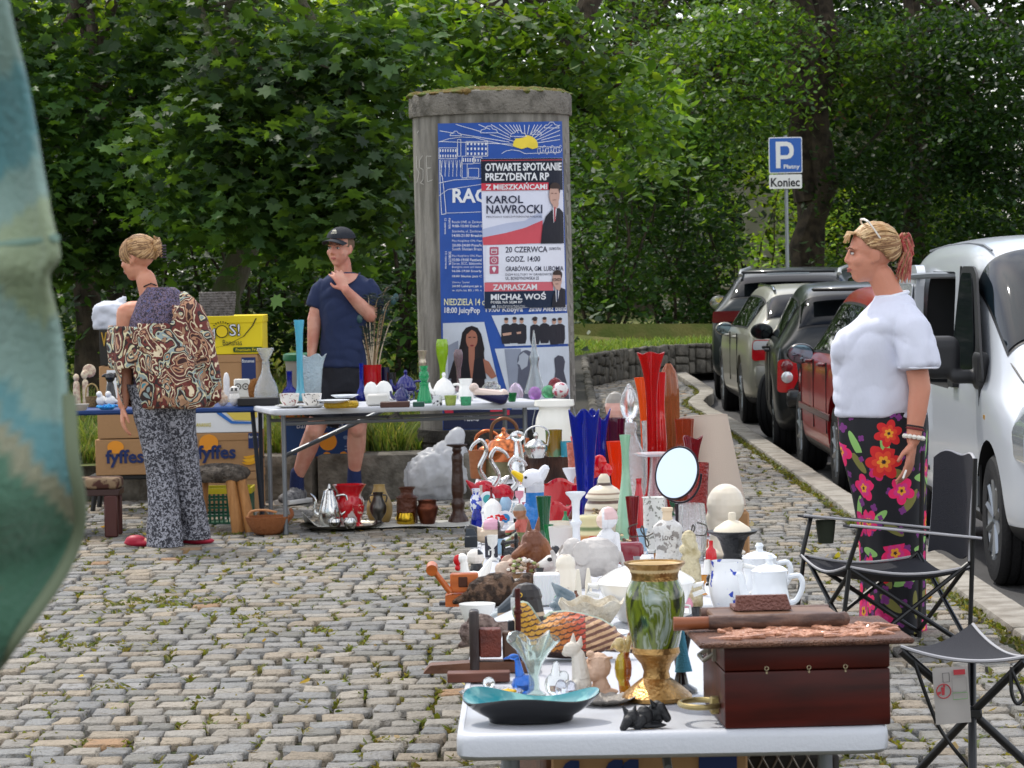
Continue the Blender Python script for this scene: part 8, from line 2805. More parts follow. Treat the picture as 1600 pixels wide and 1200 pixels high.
def feathers():
 k=At(582,612,ZT,13)
 th=thing('peacock_feathers','bunch of peacock feathers and dry stalks standing in the red vase','feathers',k.o)
 r=random.Random(3)
 st,bb,tan=MB(),MB(),MB()
 for i in range(19):
  tx,tz=r.uniform(-36,40),r.uniform(75,165)
  q=smooth([k.p(r.uniform(-8,8),r.uniform(-6,6),4),k.p(tx*.35,0,tz*.5),k.p(tx*.75,r.uniform(-8,8),tz*.9),k.p(tx*(1.2 if i%3 else 1.0),r.uniform(-10,10),tz*(1 if i%3 else .92))],5)
  (st if i%2 else tan).tube(q,[k.m(1.5-.07*j)for j in range(len(q))],n=5)
  if i%4==0:
   build('eye_spot',MB().ell(q[-1],[k.m(5),k.m(2),k.m(7)],8),M('#2a4a4c',.3),th)
  if 1:
   for j in range(5,len(q)):
    for sd in(-1,1):
     p0=Vector(q[j])
     L_=k.m(8+9*r.random())
     bb.tube([p0,p0+Vector((sd*L_*.6,r.uniform(-.01,.01),L_*.35)),p0+Vector((sd*L_,r.uniform(-.01,.01),L_*.3))],[k.m(.7),k.m(.5),k.m(.2)],n=4)
 build('stalk',st,M('#b8a890',.7),th);build('dry_stalk',tan,M('#8c7458',.8),th);build('barbs',bb,M('#2c3a30',.5),th)
feathers()
fig('couple_figurine','small porcelain dancing couple with a parasol','figurine',125,634,[('c',(-6,0,0),(-6,0,34),7,5),('e',(-6,0,44),(5,5,6)),('c',(8,0,0),(8,0,36),5,5),('e',(7,0,48),(6,5,7)),('e',(14,4,54),(11,3,11))],M('#d8c9a8',.4,coat=.3,var=(50,'#b08a78')),back=8)
fig('cat_vase','shiny black cat shaped vase','vase',172,628,[('c',(0,0,0),(0,0,26),10,6),('e',(0,0,38),(8,7,8)),('c',(-7,0,42),(-12,0,40),3,2),('c',(7,0,42),(12,0,40),3,2)],BLACKC,back=8)
for i,x in enumerate((158,172)):
 fig('dove_figurine','white dove figurine in the pair by the black cat vase','figurine',x,636,[('e',(0,0,10),(9,6,8)),('e',(-3,-2,20),(5,5,5)),('c',(4,0,10),(12,0,8),4,2)],WHITEC,back=6,group='white doves by the black cat vase')
posy('bead_heap','heap of bright blue beads at the table edge','beads',165,641,30,9,('#1f7fd0','#2a9ad8'),n=50,base='#1f6fb8')
pot('basket','small wicker basket with arched handle behind the doves','basket',143,636,[(8,0),(9,3),(11,16)],M('#8a7048',.8,bump=(80,1)),extra=lambda k,th:handle(k,th,smooth([(-10,14),(-8,30),(0,36),(8,30),(10,14)],3),1.2,M('#a08858',.8)))
pot('bowl','pale stone bowl behind the hanging cloth','bowl',120,642,[(12,0),(14,2),(18,10)],M('#b8b4ac',.6))
k=At(378,622,ZT,4)
th=thing('owl_plaque','white plaque with round owl face','plaque',k.o)
mb=MB();mb.box(k.p(0,0,15),k.p(25,4,30),bev=k.m(3));build('plaque',mb,M('#dcdad2',.4),th)
mb=MB()
for x in(-6,6):
 mb.torus(k.p(x,-2.3,18),k.m(4.5),k.m(.9),16,5,axis='y');mb.ell(k.p(x,-2.3,18),[k.m(1.6),k.m(.8),k.m(1.6)],8)
build('owl_eyes',mb,M('#5a5650',.5),th)
fig('plush_toy','brown squirrel tail shaped figurine right of the owl plaque','figurine',394,624,[('e',(0,0,14),(7,6,15)),('e',(4,0,24),(7,5,9))],M('#8c5a28',.8,bump=(80,.8)),back=6)
pot('candle','white pillar candle left of the owl plaque','candle',354,626,[(5,0),(5,34),(3,42),(.6,44)],M('#e0dcd8',.5),op=False)
fig('owl_figurine','white owl figurine with dark eyes before the plaque','figurine',366,634,[('e',(0,0,11),(9,8,12)),('e',(0,-1,24),(8,7,7))],PAINTED,back=7,col=zones((lambda x,y,h:(h>23)&(h<28)&(np.abs(np.abs(x)-3)<2.2)&(y<0),'#2a2a2a'),base='#dcd9d2'))
fig('cat_figurine','small brown and white cat figurine by the woman hand side of the owl','figurine',348,634,[('e',(0,0,9),(9,7,10)),('e',(-3,-2,20),(6,5,5))],M('#b89a80',.6,var=(30,'#e0d8cc')),back=7)
#  boxes, stools and goods on the ground
CARD=M('#a9825a',.85,bump=(40,.15))
def carton(label,px,py,z,w,h,d,m_,cat='box',rz=0.0,deco=None,name='banana_box',back=0):
 """cardboard carton: px, py = middle of its lower front edge at height z; sizes in photo pixels"""
 k=At(px,py,z,back)
 th=thing(name,label,cat,k.o,rz)
 mb=MB();mb.box(k.p(0,d/2,h/2),k.p(w,d,h-.4),bev=k.m(1));build('carton',mb,m_,th)
 mb=MB();mb.box(k.p(0,d/2,h-3),k.p(w+1.6,d+1.6,6),bev=k.m(.8));build('lid',mb,m_,th)
 if deco:
  deco(k,th,lambda x,y,o=.6:k.p(x,-1-o,y))
 return th
def print_on(th,nm,polys,f,m_,o=.6):
 mb=MB()
 for q in polys:
  mb.add([f(x,y,o)for x,y in q],[tuple(range(len(q)))])
 build(nm,mb,m_,th,flatshade=True)
def write(th,s,x,y,w,h,f,m_,o=1.0,bold=.02):
 mb=MB();text_on(mb,s,x,y,w,h,lambda a,b:f(a,b,o),bold);build('lettering',mb,m_,th,flatshade=True)
NAVY2,YEL,ORG,WHT=M('#1d2f60',.7),M('#e8cf1c',.7),M('#e8962a',.7),M('#e6e8ea',.7)
def bananas(th,f,x,y,s,o=1.0):
 for i in range(3):
  pts=[(x+s*cos(t)*(1-.12*i),y+s*.8*sin(t)+i*s*.3)for t in np.linspace(-2.4,-.4,9)]
  mb=MB();mb.add([f(px,py,o+.2*i)for px,py in pts]+[f(px+s*.1,py+s*.34*sin(pi*j/8)+s*.05,o+.2*i)for j,(px,py)in reversed(list(enumerate(pts)))],[tuple(range(18))])
  build('banana_print',mb,M('#f0b428' if i%2 else '#e0a01c',.7),th,flatshade=True)
def fy(k,th,f,navy=True):
 print_on(th,'sun_print',[oval(-26,46,15,13)],f,ORG)
 write(th,'fyffes',-44,14,60,28,f,NAVY2,1.2,.03)
 if navy:
  print_on(th,'navy_label',[[(36,36),(52,36),(52,60),(36,60)]],f,NAVY2)
  write(th,'Bananas',37,52,14,4,f,WHT,1.2,0)
 bananas(th,f,36,22,15,1.3)
zs=[.0,.246,.492,.738,.984]
def low(z):
 return(350,425+(HC-z)*248)
base_d=G(350,737,.246).y
def cb(i,label,m_,deco=None,w=104,dx=0,px=350):
 x=(px-800)/F*base_d
 k=At(px,0,0)if 0 else None
 th=thing('banana_box',label,'box',(x+dx,base_d,zs[i]))
 s=F/base_d
 class K:pass
 q=At.__new__(At);q.o,q.s=Vector((x,base_d,zs[i])),s
 h=.243*s
 mb=MB();mb.box(q.p(0,50,h/2-3),q.p(w,100,h-6),bev=.004);build('carton',mb,m_,th)
 mb=MB();mb.box(q.p(0,50,h-6),q.p(w+2,102,12),bev=.004);build('lid',mb,m_,th)
 if deco:
  deco(q,th,lambda a,b,o=.6:q.p(a,-1.2-o,b))
cb(0,'brown cardboard box at the bottom of the stack behind the fur stool',CARD)
cb(1,'brown fruit box lettered with bananas, second from the bottom behind the fur stool',CARD,fy)
def blue_white(k,th,f):
 print_on(th,'yellow_band',[[(-8,58),(-2,36),(14,20),(40,18),(51,24),(51,58)]],f,M('#e4cc5c',.7))
 print_on(th,'blue_flash',[[(30,58),(36,40),(51,34),(51,58)],[(-20,58),(-12,30),(10,14),(44,13),(44,16),(12,18),(-8,34),(-12,58)]],f,M('#2f6fc0',.7),.9)
 write(th,'BANANAS',-48,10,26,6,f,M('#c8b84a',.7))
cb(2,'white blue and yellow fruit box in the middle of the stack',WHT,blue_white)
def plain_label(k,th,f):
 print_on(th,'navy_label',[[(28,22),(50,22),(50,56),(28,56)]],f,NAVY2)
 write(th,'Bananas',29,48,19,5,f,WHT,1.0,0)
cb(3,'plain brown carton with navy label under the yellow box',CARD,plain_label)
def vamos(k,th,f):
 write(th,'VAM',-52,24,33,18,f,M('#2a2a16',.7),.6,.05);write(th,'VAM',-51,25,31,16,f,WHT,.9,.0)
 write(th,'S!',2,28,18,20,f,M('#2a2a16',.7),.6,.05);write(th,'S!',3,29,16,18,f,WHT,.9,.0)
 print_on(th,'round_fruit',[oval(-9,36,10,10)],f,M('#2a2a16',.7));print_on(th,'round_fruit',[oval(-9,36,8.6,8.6)],f,M('#f0d020',.7),.9)
 print_on(th,'rays',[[(-9+12*cos(a),37+12*sin(a)),(-9+16*cos(a-.08),37+15*sin(a-.08)),(-9+16*cos(a+.08),37+15*sin(a+.08))]for a in np.linspace(.6,2.5,8)],f,M('#2a2a16',.7))
 write(th,'Bananas',-8,14,30,9,f,M('#4a4a2a',.7),.6,0)
 print_on(th,'green_band',[rounded([(8,3),(54,3),(54,11),(8,11)],3)],f,M('#2c4a1c',.7));write(th,'Premium Fruit',12,4.5,38,5,f,YEL,1.0,0)
 mb=MB();q=[(-40,8),(-4,14),(24,28),(38,44),(44,56)]
 mb.add([f(x,y,.6)for x,y in q]+[f(x+2,y,.6)for x,y in reversed(q)],[tuple(range(10))]);build('curved_line',mb,M('#2a2a16',.7),th,flatshade=True)
cb(4,'bright yellow fruit box with cartoon lettering on top of the stack',YEL,vamos,108,.03)
pot('wicker_pot','grey woven basket pot sitting on the yellow box','basket',338,494,[(25+4*sin(h/38*1.9)+(.5 if h%4==0 else-.3),h)for h in range(0,40,2)],M('#77716b',.85,bump=(90,.9),var=(40,'#565049')),z=1.231,n=36)
k=At(352,832,0,0)
th=thing('stool','rustic wooden stool with grey sheepskin seat','stool',k.o)
mb=MB();mb.ell(k.p(-8,20,92),[k.m(46),k.m(32),k.m(13)],24);mb.box(k.p(-8,20,86),k.p(80,54,10),bev=k.m(4))
sk=fuse(mb,.012,2);wrinkle(sk,.012,30,1);build('sheepskin',sk,M('#6d655c',.95,bump=(90,1.0),var=(30,'#4a443e')),th)
for x,y,dx in((-40,4,-4),(10,0,10),(26,4,14),(-36,40,-6),(20,40,6)):
 mb=MB();mb.tube([k.p(x,y,82),k.p(x+dx,y-2,0)],[k.m(8),k.m(9.5)],n=12);build('leg',mb,LWOOD,th)
def crate(label,px,py,w,h,d,m_,rim,name='plastic_crate',z=0,lat=False):
 k=At(px,py,z)
 th=thing(name,label,'crate',k.o)
 mb=MB()
 n,r_=int(w/7),int(h/11)
 for y in(0,d):
  for i in range(n+1):
   mb.box(k.p(-w/2+w*i/n,y,h/2),k.p(2.4,2,h))
  for j in range(r_+1):
   mb.box(k.p(0,y-.3,h*j/r_),k.p(w,2.2,3.4))
 for x in(-w/2,w/2):
  mb.box(k.p(x,d/2,h/2),k.p(2,d-2.4,h))
 mb.box(k.p(0,d/2,1),k.p(w-3,d-3,2))
 build('basket',mb,m_,th)
 mb=MB();mb.box(k.p(0,-1,h+1),k.p(w+5,3,9));mb.box(k.p(0,d+1,h+1),k.p(w+5,3,9));mb.box(k.p(-w/2-1,d/2,h+1),k.p(3,d-2,9));mb.box(k.p(w/2+1,d/2,h+1),k.p(3,d-2,9));build('rim',mb,rim,th)
crate('green plastic crate with yellow rim under the sheepskin stool',350,818,84,50,60,M('#14543a',.5),M('#c9b81c',.5))
def left_stack():
 d=base_d+.1
 x=(192-800)/F*d
 st=thing('stool','low black wooden stool under the left stack of boxes','stool',(x,d,0))
 mb=MB();mb.box((0,.2,.215),(.46,.38,.03),bev=.006);build('seat',mb,M('#1c1b1a',.6),st)
 for a in(-.19,.19):
  for b in(.05,.35):
   mb=MB();mb.tube([(a,b,.2),(a*1.15,b,0)],.016,n=8);build('leg',mb,M('#1c1b1a',.6),st)
 s=F/d
 q=At.__new__(At);q.o,q.s=Vector((x,d,0)),s
 for i,(lb,m_,w)in enumerate((('brown fruit box with bold lettering on the black stool',CARD,92),('plain brown carton second in the left stack',CARD,88),('brown carton with a pale picture label behind the black cat vase',CARD,84),('black box with orange figure print under the white cloth bundle',M('#26241f',.7),86))):
  th=thing('banana_box',lb,'box',(x+.01*i,d,.23+.232*i))
  mb=MB();mb.box(q.p(0,40,28),q.p(w,80,56),bev=.004);build('carton',mb,m_,th)
  f=lambda a,b,o=.6:q.p(a,-.4-o,b)
  if i==0:
   print_on(th,'sun_print',[oval(-14,44,13,10)],f,ORG);write(th,'fyffes',-30,12,60,28,f,NAVY2,1.2,.03)
  if i==2:
   print_on(th,'picture_label',[[(-30,6),(10,6),(10,50),(-30,50)]],f,WHT);write(th,'BIO',-20,38,24,8,f,M('#3a3a3a',.7))
  if i==3:
   print_on(th,'orange_figure',[oval(-12,38,12,12),[(-24,6),(0,6),(-2,26),(-8,30),(-16,30),(-22,26)]],f,M('#c08a24',.7));write(th,'V',-40,30,9,22,f,M('#b08a2c',.7))
 mb=MB();mb.box(q.p(-22,30,20),q.p(46,44,40),bev=q.m(9),seg=3);mb.cap(q.p(-8,30,36),q.p(2,30,48),q.m(7),q.m(2))
 w_=fuse(mb,.011,2);wrinkle(w_,.016,7,6);wrinkle(w_,.007,17,3)
 w_.v=[(a,b,max(e,0))for a,b,e in w_.v]
 solo('cloth_bundle','crumpled white cloth bundle on the black box','cloth',w_,M('#cdd0d8',.8),(x,d,.23+.232*3+56/s),sharp=180)
left_stack()
k=At(160,840,0)
th=thing('bench','low bench with checked cushion and dark wooden legs','bench',k.o)
mb=MB();mb.box(k.p(-20,30,84),k.p(96,60,18),bev=k.m(6),seg=3);build('cushion',mb,M('#8a745a',.85,var=(12,'#4a2c24',.48,.54)),th)
mb=MB();mb.box(k.p(-20,30,70),k.p(96,60,10),bev=k.m(1));build('seat_board',mb,M('#3a2420',.5),th)
for x in(14,-52):
 for y in(4,56):
  mb=MB();mb.box(k.p(x,y,33),k.p(21,9,66),bev=k.m(2));build('leg',mb,M('#4a211c',.5,coat=.2),th)
def marta(k,th,f):
 print_on(th,'blue_panel',[[(-58,3),(60,3),(60,64),(-58,64)]],f,M('#1c3f72',.7))
 write(th,'Bananas „Marta“',-40,46,78,11,f,M('#c8d0dc',.7),1.0,0)
 print_on(th,'yellow_disc',[oval(8,26,14,14),oval(6,5,6,5),oval(32,5,6,5)],f,ORG,.9)
 print_on(th,'small_print',[[(34,12),(56,12),(56,14),(34,14)],[(34,17),(56,17),(56,19),(34,19)],oval(36,32,4,3)],f,M('#6f88a8',.7),.9)
carton('navy blue fruit box on the grass behind the man legs',505,716,.27,130,66,80,CARD,deco=marta)
carton('open orange printed fruit tray on top of the navy box',500,651,.545,128,10,70,M('#b86a2c',.8,var=(30,'#2f5a34',.5,.56)),name='fruit_tray')
pot('plastic_bin','grey plastic bin with a green lid behind the white table','bin',470,640,[(20,0),(21,3),(24,74),(25,76)],M('#9a9c9c',.5),z=.60,op=False,extra=lambda k,th:cap_on(k,th,[(27,76),(28,79),(27,86),(22,88)],M('#1f6b4c',.45),n=32))
k=At(600,826,0.004)
mb=MB();mb.sheet(lambda u,v:k.p(-128+262*u,v*70,1.5+2.5*sin(9*u)*sin(4*v+u*5)+26*max(0,.09-u)*11*(1-v)),40,14,-.002)
solo('plastic_sheet','white plastic sheet spread on the cobbles under the goods','sheet',mb,M('#c9c8c0',.5),k.o+Vector((0,0,.006)),sharp=180)
GZ=.012
pot('tray','round pewter tray under the silver teapot','tray',530,828,[(50,0),(52,1),(64,4),(66,6)],PEWT,z=GZ,t=1,n=40)
zt2=GZ+.012
pot('teapot','tall silver teapot on the pewter tray','teapot',515,822,smooth([(14,0),(17,8),(18,24),(12,44),(10,50)],3),SILV,z=zt2,extra=lambda k,th:(cap_on(k,th,[(11,50),(9,55),(3,58),(2,62),(1,65)],SILV),handle(k,th,smooth([(11,46),(26,46),(26,24),(17,16)],4),2,SILV),handle(k,th,smooth([(-16,16),(-24,22),(-22,40),(-30,50)],4),[4,3.8,3.6,3.4,3.2,3,2.8,2.6,2.4,2.2,2,1.8,1.6],SILV,nm='spout')))
pot('sugar_bowl','small silver sugar bowl in front of the teapot','bowl',523,826,[(7,0),(9,4),(11,10),(9,15),(3,18)],SILV,z=zt2,op=False)
pot('creamer','small silver creamer right of the sugar bowl','jug',547,826,[(7,0),(10,6),(10,12),(7,17)],SILV,z=zt2)
pot('glass_vase','red and white vase with wide flared red mouth on the ground','vase',546,820,smooth([(16,0),(20,12),(22,34),(18,46),(24,58),(27,62)],3),PAINTED if 0 else M('#c81622',.15,coat=.5,var=(7,'#d8c8c4',.52,.56)),z=zt2)
pot('goblet','small red goblet beside the red and white vase','goblet',560,824,[(9,0),(8,2),(2,8),(3,14),(8,22),(10,34)],M('#b81a24',.15,coat=.5,var=(40,'#d8b8a0',.56,.6)),z=zt2)
pot('bamboo_vase','pale wood vase with cut out shape behind the pewter vase','vase',593,818,smooth([(14,0),(20,14),(19,32),(12,46),(9,56),(9,60)],3),M('#b89a5c',.5,coat=.2),z=GZ)
pot('pewter_vase','dark pewter vase with two small handles','vase',591,822,smooth([(11,0),(10,3),(5,8),(12,20),(13,30),(8,42),(7,48),(9,52)],3),M('#5d5a56',.3,.9),z=GZ,extra=lambda k,th:[handle(k,th,smooth([(sd*7,48),(sd*14,46),(sd*12,36)],3),1.2,M('#5d5a56',.3,.9))for sd in(-1,1)])
pot('relief_vase','brown relief vase with a flared collar','vase',636,820,smooth([(15,0),(17,6),(16,38),(18,42),(11,46),(10,52),(14,58)],2),M('#5e3322',.45,coat=.2,bump=(40,1.0)),z=GZ)
pot('brass_pot','small shiny brass pot in front of the relief vase','pot',634,822,[(13,0),(15,4),(15,14),(13,20)],M('#b8962c',.2,1.0),z=GZ)
pot('copper_pot','dark copper planter pot left of the tall candlestick','pot',668,820,smooth([(10,0),(12,4),(17,24),(14,32),(15,38)],3),M('#6b3a28',.35,.8,var=(14,'#4a261a')),z=GZ)
pot('candlestick','tall dark turned wooden candlestick standing on the ground','candlestick',716,822,smooth([(17,0),(16,8),(11,18),(9,24),(11,34),(8,42),(9,48),(10,60),(8,92),(9,108),(6,114),(8,118),(7,122),(16,125),(16,127)],2),M('#3a2014',.35,coat=.3,bump=(40,.4)),z=0.0,op=False)
pot('candlestick','tall thin brass candlestick stand beside the table leg','candlestick',409,806,smooth([(9,0),(8,4),(4,10),(3,50),(6,54),(3,58),(3,88),(10,92),(3,94),(2,110)],2),M('#6b4a2c',.4,.7),z=0.0,op=False)
k=At(418,836,0,16)
th=thing('basket','wicker duck shaped basket on the cobbles','basket',k.o)
mb=MB();mb.lathe(hollow(k.pr([(18,0),(24,4),(32,18),(35,28)]),k.m(2)),n=40,fn=lambda r,h,a:(r*(1+.03*cos(20*a)),h));build('bowl',mb,M('#a8683c',.75,bump=(60,1.0,(1,1,4))),th)
handle(k,th,smooth([(-32,26),(-26,36),(-6,38),(14,34)],3),1.8,M('#c08a5c',.7));handle(k,th,smooth([(30,22),(38,30),(35,40)],3),[4,4,3.6,3.2,3,2.6,2.2],M('#8a5230',.7),nm='duck_head')
mb=MB();k=At(686,782,0,24)
mb.ell(k.p(0,10,34),[k.m(51),k.m(36),k.m(42)],24);mb.ell(k.p(14,10,58),[k.m(30),k.m(26),k.m(28)],20);mb.cap(k.p(20,8,78),k.p(30,8,100),k.m(12),k.m(7))
f_=fuse(mb,.011,3);wrinkle(f_,.022,5,3,.6);wrinkle(f_,.011,12,7,.6);wrinkle(f_,.004,30,2)
f_.v=[(a,b,max(e,0))for a,b,e in f_.v]
solo('plastic_bag','bulging white plastic bag standing by the column plinth','bag',f_,M('#e4e6ea',.35,tl=.45),k.o,sharp=180)
#  folding chair and tripod stool
BLK,FAB=M('#0f1012',.35),M('#24252c',.85,bump=(300,.3))
TRIM=M('#a8a8ac',.6)
def camp_chair():
 o=G(1392,1012)
 th=thing('camp_chair','black folding camp chair with grey piping and mesh cup holder','chair',o)
 f,s=Vector((-.968,-.25,0)),Vector((-.25,.968,0))
 P=lambda a,b,z:f*a+s*b+Vector((0,0,z))
 def rod(a,b,nm='frame_tube',r=.009,m_=BLK):
  build(nm,MB().tube([a,b],r,n=8),m_,th)
 for sd in(-1,1):
  rod(P(.24,sd*.25,.02),P(-.22,sd*.25,.34));rod(P(-.22,sd*.25,.02),P(.26,sd*.25,.34))
  rod(P(.27,sd*.25,.34),P(.22,sd*.27,.50));rod(P(-.22,sd*.25,.0),P(-.25,sd*.26,.74),'leg');rod(P(.26,sd*.25,.34),P(.31,sd*.25,.0),'leg')
  mb=MB();mb.sheet(lambda u,v:P(.27-.53*u,sd*.25+(v-.5)*.075,.505-.07*u+.01*sin(pi*u)),12,3,.008);build('armrest',mb,FAB,th)
  rod(P(.27,sd*.25-.038,.508),P(-.26,sd*.25-.038,.438),'piping',.005,TRIM)
 rod(P(.24,-.25,.03),P(.25,.25,.34));rod(P(.24,.25,.03),P(.25,-.25,.34));rod(P(-.22,-.25,.03),P(-.22,.25,.34));rod(P(-.22,.25,.03),P(-.22,-.25,.34))
 mb=MB();mb.sheet(lambda u,v:P(.27-.5*u,(v-.5)*.5,.345-.03*sin(pi*u)-.04*sin(pi*v)-.02*u),14,14,.006);build('seat',mb,FAB,th)
 e=[P(.272,(v-.5)*.5,.35-.04*sin(pi*v))for v in np.linspace(0,1,12)]+[P(.27-.5*u,.25,.35-.03*sin(pi*u)-.02*u)for u in np.linspace(.1,1,8)]
 build('piping',MB().tube(e,.005,n=6),TRIM,th)
 build('piping',MB().tube([P(.27-.5*u,-.25,.35-.03*sin(pi*u)-.02*u)for u in np.linspace(0,1,12)],.005,n=6),TRIM,th)
 bk=lambda u,v:P(-.225-.03*v-.05*sin(pi*u)*(1-.4*v),-.05+(u-.5)*.40*(1-.06*sin(pi*v)),.35+.4*v-.03*(2*u-1)**2*v+.012*sin(3*pi*u))
 mb=MB();mb.sheet(bk,16,14,.006);build('backrest',mb,FAB,th)
 build('piping',MB().tube([bk(0,v)for v in np.linspace(0,1,10)]+[bk(u,1)for u in np.linspace(.1,1,10)]+[bk(1,v)for v in np.linspace(.9,0,10)],.006,n=6),TRIM,th)
 mb=MB();mb.lathe(hollow([(.03,0),(.036,.05),(.04,.09)],.003),n=16,c=tuple(P(.16,.27,.39)));build('cup_holder',mb,M('#2a3024',.9),th)
camp_chair()
def tripod_stool():
 o=G(1520,1246)
 th=thing('tripod_stool','black folding tripod stool with a sagging three cornered seat','stool',o)
 s=SCL(o)
 Q=lambda px,py,y=0:Vector(((px-1520)/s,y,(1246-py)/s))
 tips=[Q(1412,1008,.02),Q(1598,1022,-.06),Q(1544,990,.26)]
 hub=Q(1526,1118,.06)
 for t in tips:
  e=hub+(hub-t)*((hub.z)/(t.z-hub.z))
  build('leg',MB().tube([t-Vector((0,0,.012)),hub.lerp(t,.02),e],.0125,n=10),BLK,th)
 build('hub',MB().box(hub,(.05,.05,.03),bev=.006),BLK,th)
 def tri(u,v):
  a=tips[0].lerp(tips[1],u)
  p=a.lerp(tips[2],v)
  w0,w1,w2=(1-u)*(1-v),u*(1-v),v
  return p-Vector((0,0,.05*(1-w0**2-w1**2-w2**2)))
 mb=MB();mb.sheet(lambda u,v:tri(u,v*.98),18,18,.006);build('seat',mb,FAB,th)
 build('piping',MB().tube([tri(u,0)for u in np.linspace(0,1,18)]+[tri(1,v)for v in np.linspace(.05,.98,12)],.005,n=6),TRIM,th)
 mb=MB();mb.tube(smooth([Q(1578,1038,-.06),Q(1576,1075,-.07),Q(1584,1094,-.07),Q(1594,1085,-.07),Q(1586,1064,-.07),Q(1578,1045,-.065)],4),.006,n=6);build('carry_strap',mb,BLK,th)
 mb=MB();mb.tube(smooth([Q(1432,1030,.02),Q(1462,1120,.0),Q(1485,1160,0),Q(1515,1198,.0)],4),.006,n=6);build('strap',mb,BLK,th)
 t=thing('plastic_pouch','clear plastic pouch with warning prints hanging from the tripod stool','pouch',o+Q(1488,1125,-.05),rot=(0,radians(-3),0))
 R=lambda x,y,q=0:Vector((x/s,-q/s,y/s))
 mb=MB();mb.sheet(lambda u,v:R(-28+55*u,88*v,2*sin(6*u)*(1-v)),10,8,.001);build('film',mb,M('#b8b4b0',.25,trans=.25),t)
 RD,GY=M('#a8323a',.6),M('#4a4a4c',.6)
 mb=MB();mb.torus(R(-13,52,4),11/s,.9/s,24,6,axis='y');build('warning_ring',mb,RD,t)
 mb=MB()
 for q in([(-16,46),(-12,46),(-11,58),(-17,58)],[(-22,46),(-17,49),(-18,52),(-23,51)],oval(-12,60,2,2,8)):
  mb.add([R(x,y,4)for x,y in q],[tuple(range(len(q)))])
 build('warning_figure',mb,RD,t,flatshade=True)
 mb=MB();mb.add([R(x,y,4)for x,y in[(4,76),(22,76),(22,84),(4,84)]],[(0,1,2,3)]);build('red_print',mb,RD,t,flatshade=True)
 for(x0,y0,x1,y1,m_)in((-13,66,-3,80,GY),(1,38,23,48,M('#6a9a5a',.6)),(1,50,23,72,M('#8a8684',.6))):
  mb=MB();mb.tube([R(x0,y0,4),R(x1,y0,4),R(x1,y1,4),R(x0,y1,4)],.6/s,n=5,closed=True,up=(0,1,0));build('print_frame',mb,m_,t)
tripod_stool()
#  under the nearest table
def under(label,x,y,w,d,h,m_,fn=None,name='banana_box',z=0):
 th=thing(name,label,'box',(x,y,z))
 mb=MB();mb.box((0,d/2,h/2),(w,d,h),bev=.004);build('carton',mb,m_,th)
 if fn:
  fn(th)
def uf(th):
 f=lambda x,y,o=.0:Vector((x,-.003-o,y))
 write(th,'fyffes',-.17,.13,.24,.12,f,NAVY2,.001,.03)
 print_on(th,'navy_label',[[(.09,.02),(.16,.02),(.16,.3),(.09,.3)]],f,NAVY2,.001)
 bananas(th,f,.12,.16,.05,.002)
under('lower brown carton under the nearest table',.22,5.5,.38,.5,.34,CARD)
under('brown fruit box with navy label on the lower carton under the nearest table',.24,5.5,.36,.48,.31,CARD,uf,z=.342)
mb=MB();mb.box((0,.2,.14),(.12,.4,.28),bev=.01);solo('picture_frames','stacked light wooden picture frames under the table corner','frames',mb,MWOOD,(.10,5.6,.33),.1)
mb=MB();mb.box((0,.2,.165),(.16,.4,.33),bev=.004);solo('box','small plain carton under the stacked wooden frames','box',mb,CARD,(.10,5.6,0),.1)
def lattice():
 th=thing('wire_basket','dark lattice sided basket under the right end of the nearest table','basket',(.50,5.6,0))
 mb=MB();mb.box((0,.2,.29),(.2,.4,.58),bev=.01);build('lining',mb,M('#2a2622',.9),th)
 mb=MB()
 for i in range(-8,16):
  for sd in(-1,1):
   a,b=Vector((-.1+i*.028,-.004,.2)),Vector((-.1+i*.028+sd*.2,-.004,.58))
   q=[p for t in np.linspace(0,1,12)for p in[a.lerp(b,t)]if abs(p.x)<=.1]
   if len(q)>1:
    mb.tube(q,.0018,n=4)
 build('lattice',mb,M('#8a8278',.5,.5),th)
lattice()
pot('bowl','blue and white china piece in the gap under the table','bowl',1150,1210,[(20,0),(30,10),(34,30)],M('#8fa8c8',.2,coat=.4,var=(20,'#d8dce0')),z=.40)
mb=MB();mb.box((0,.1,.2),(.12,.2,.4),bev=.01);solo('box','dark carton holding the blue china piece under the table','box',mb,M('#3a3634',.8),(G(1150,1210,.4).x,G(1150,1210,.4).y-.06,0))
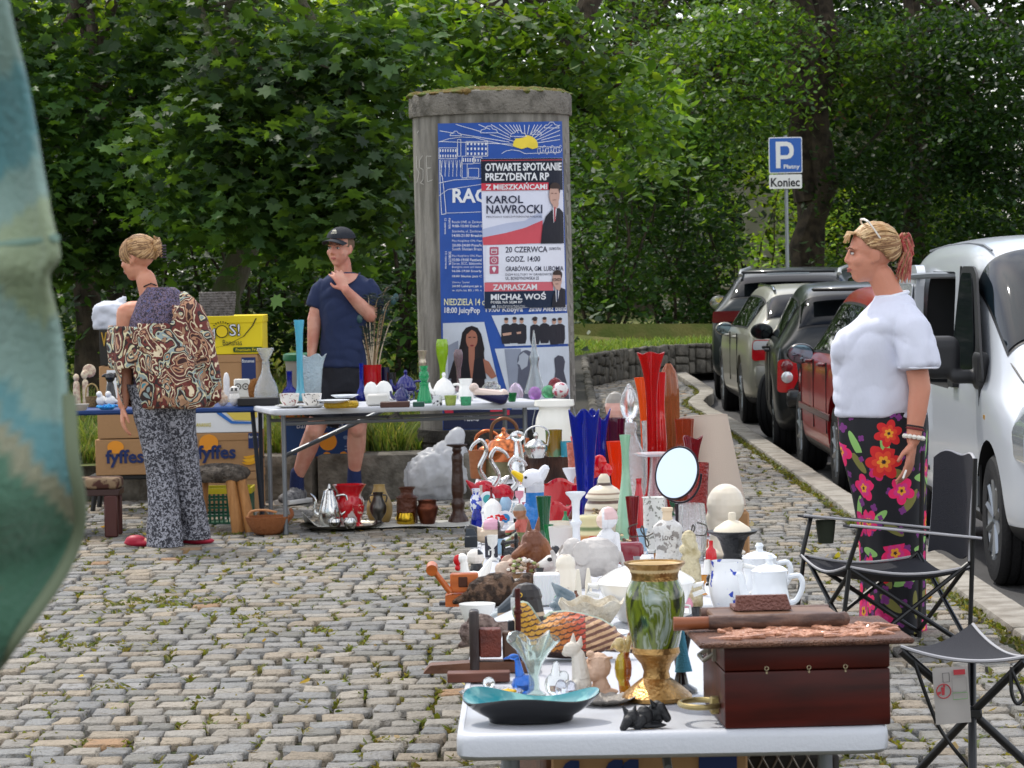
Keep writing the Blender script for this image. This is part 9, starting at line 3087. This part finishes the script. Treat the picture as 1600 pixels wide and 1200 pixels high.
#  cloth hanging close by on the left
def hanging_cloth():
 d=1.75
 s=F/d
 edge=[(0,-180),(18,0),(40,120),(62,250),(82,330),(100,400),(78,436),(92,520),(106,620),(116,700),(124,770),(118,830),(96,890),(60,950),(20,1005),(-8,1040),(-60,1090)]
 E_=smooth(edge,5)
 ys=[q[1]for q in E_]
 th=thing('hanging_cloth','blurred teal and green felted cloth hanging close at the picture edge','cloth',D(-150,400,d))
 o=D(-150,400,d)
 def fn(u,v):
  i=v*(len(E_)-1)
  a=E_[int(i)]
  b=E_[min(int(i)+1,len(E_)-1)]
  t=i-int(i)
  x,y=a[0]+(b[0]-a[0])*t,a[1]+(b[1]-a[1])*t
  p=D(x-620*(1-u),y+40*(1-u),d)
  p.y+=.05*sin(2.2*(1-u)*6+v*3)*(1-u)**.5+.05*(1-u)+.012*sin(v*23+u*4)
  return p-o
 mb=MB();mb.sheet(fn,40,80,.006)
 def col(Q):
  z=Q[:,2]+o.z
  x=Q[:,0]+o.x
  py=417-(z-HC)*s
  px=800+x*s
  out=np.tile(np.array(c('#92ada3')),(len(Q),1))
  n=np.array([mnoise.noise(Vector((a*14,b*9,1.0)))for a,b in zip(x,z)])
  out[n>.1]=c('#6a9a9d')
  out[n<-.22]=c('#9fae8e')
  lowr=(py-640)-(px-0)*1.15>40
  out[lowr]=c('#476f59')
  out[lowr&(n>.15)]=c('#567d67')
  out[(py>900)&(n>-.05)]=c('#76654f')
  b1=np.abs((py-640)-px*1.15-18)<26
  out[b1]=c('#98987f')
  return out
 build('cloth',mb,M(rough=.95,attr=True,sheen=.3,bump=(180,.4),tl=.15),th,col=col,sharp=180)
 mb=MB();mb.tube([Vector(fn(u,.285+.03*(1-u)))+Vector((0,-.006,0))for u in np.linspace(.45,1,20)],.0025,n=8);build('hem',mb,M('#7f9a8c',.95),th)
 mb=MB();mb.tube([Vector(fn(1,v))for v in np.linspace(.5,1,40)],.0045,n=8);build('edging',mb,M('#6f7a62',.95),th)
hanging_cloth()
th=thing('clothes_rail','thin metal clothes rail from which the teal cloth hangs','rail',(-.6,1.86,0))
build('rail',MB().tube([(-.35,0,1.74),(.3,0,1.74)],.012,n=10),TLEG,th)
build('post',MB().tube([(-.33,0,1.74),(-.33,0,0)],.012,n=10),TLEG,th)
for q in(-.35,.35):
 build('foot',MB().tube([(-.33,0,.02),(-.33,q,.015)],.012,n=8),TLEG,th)
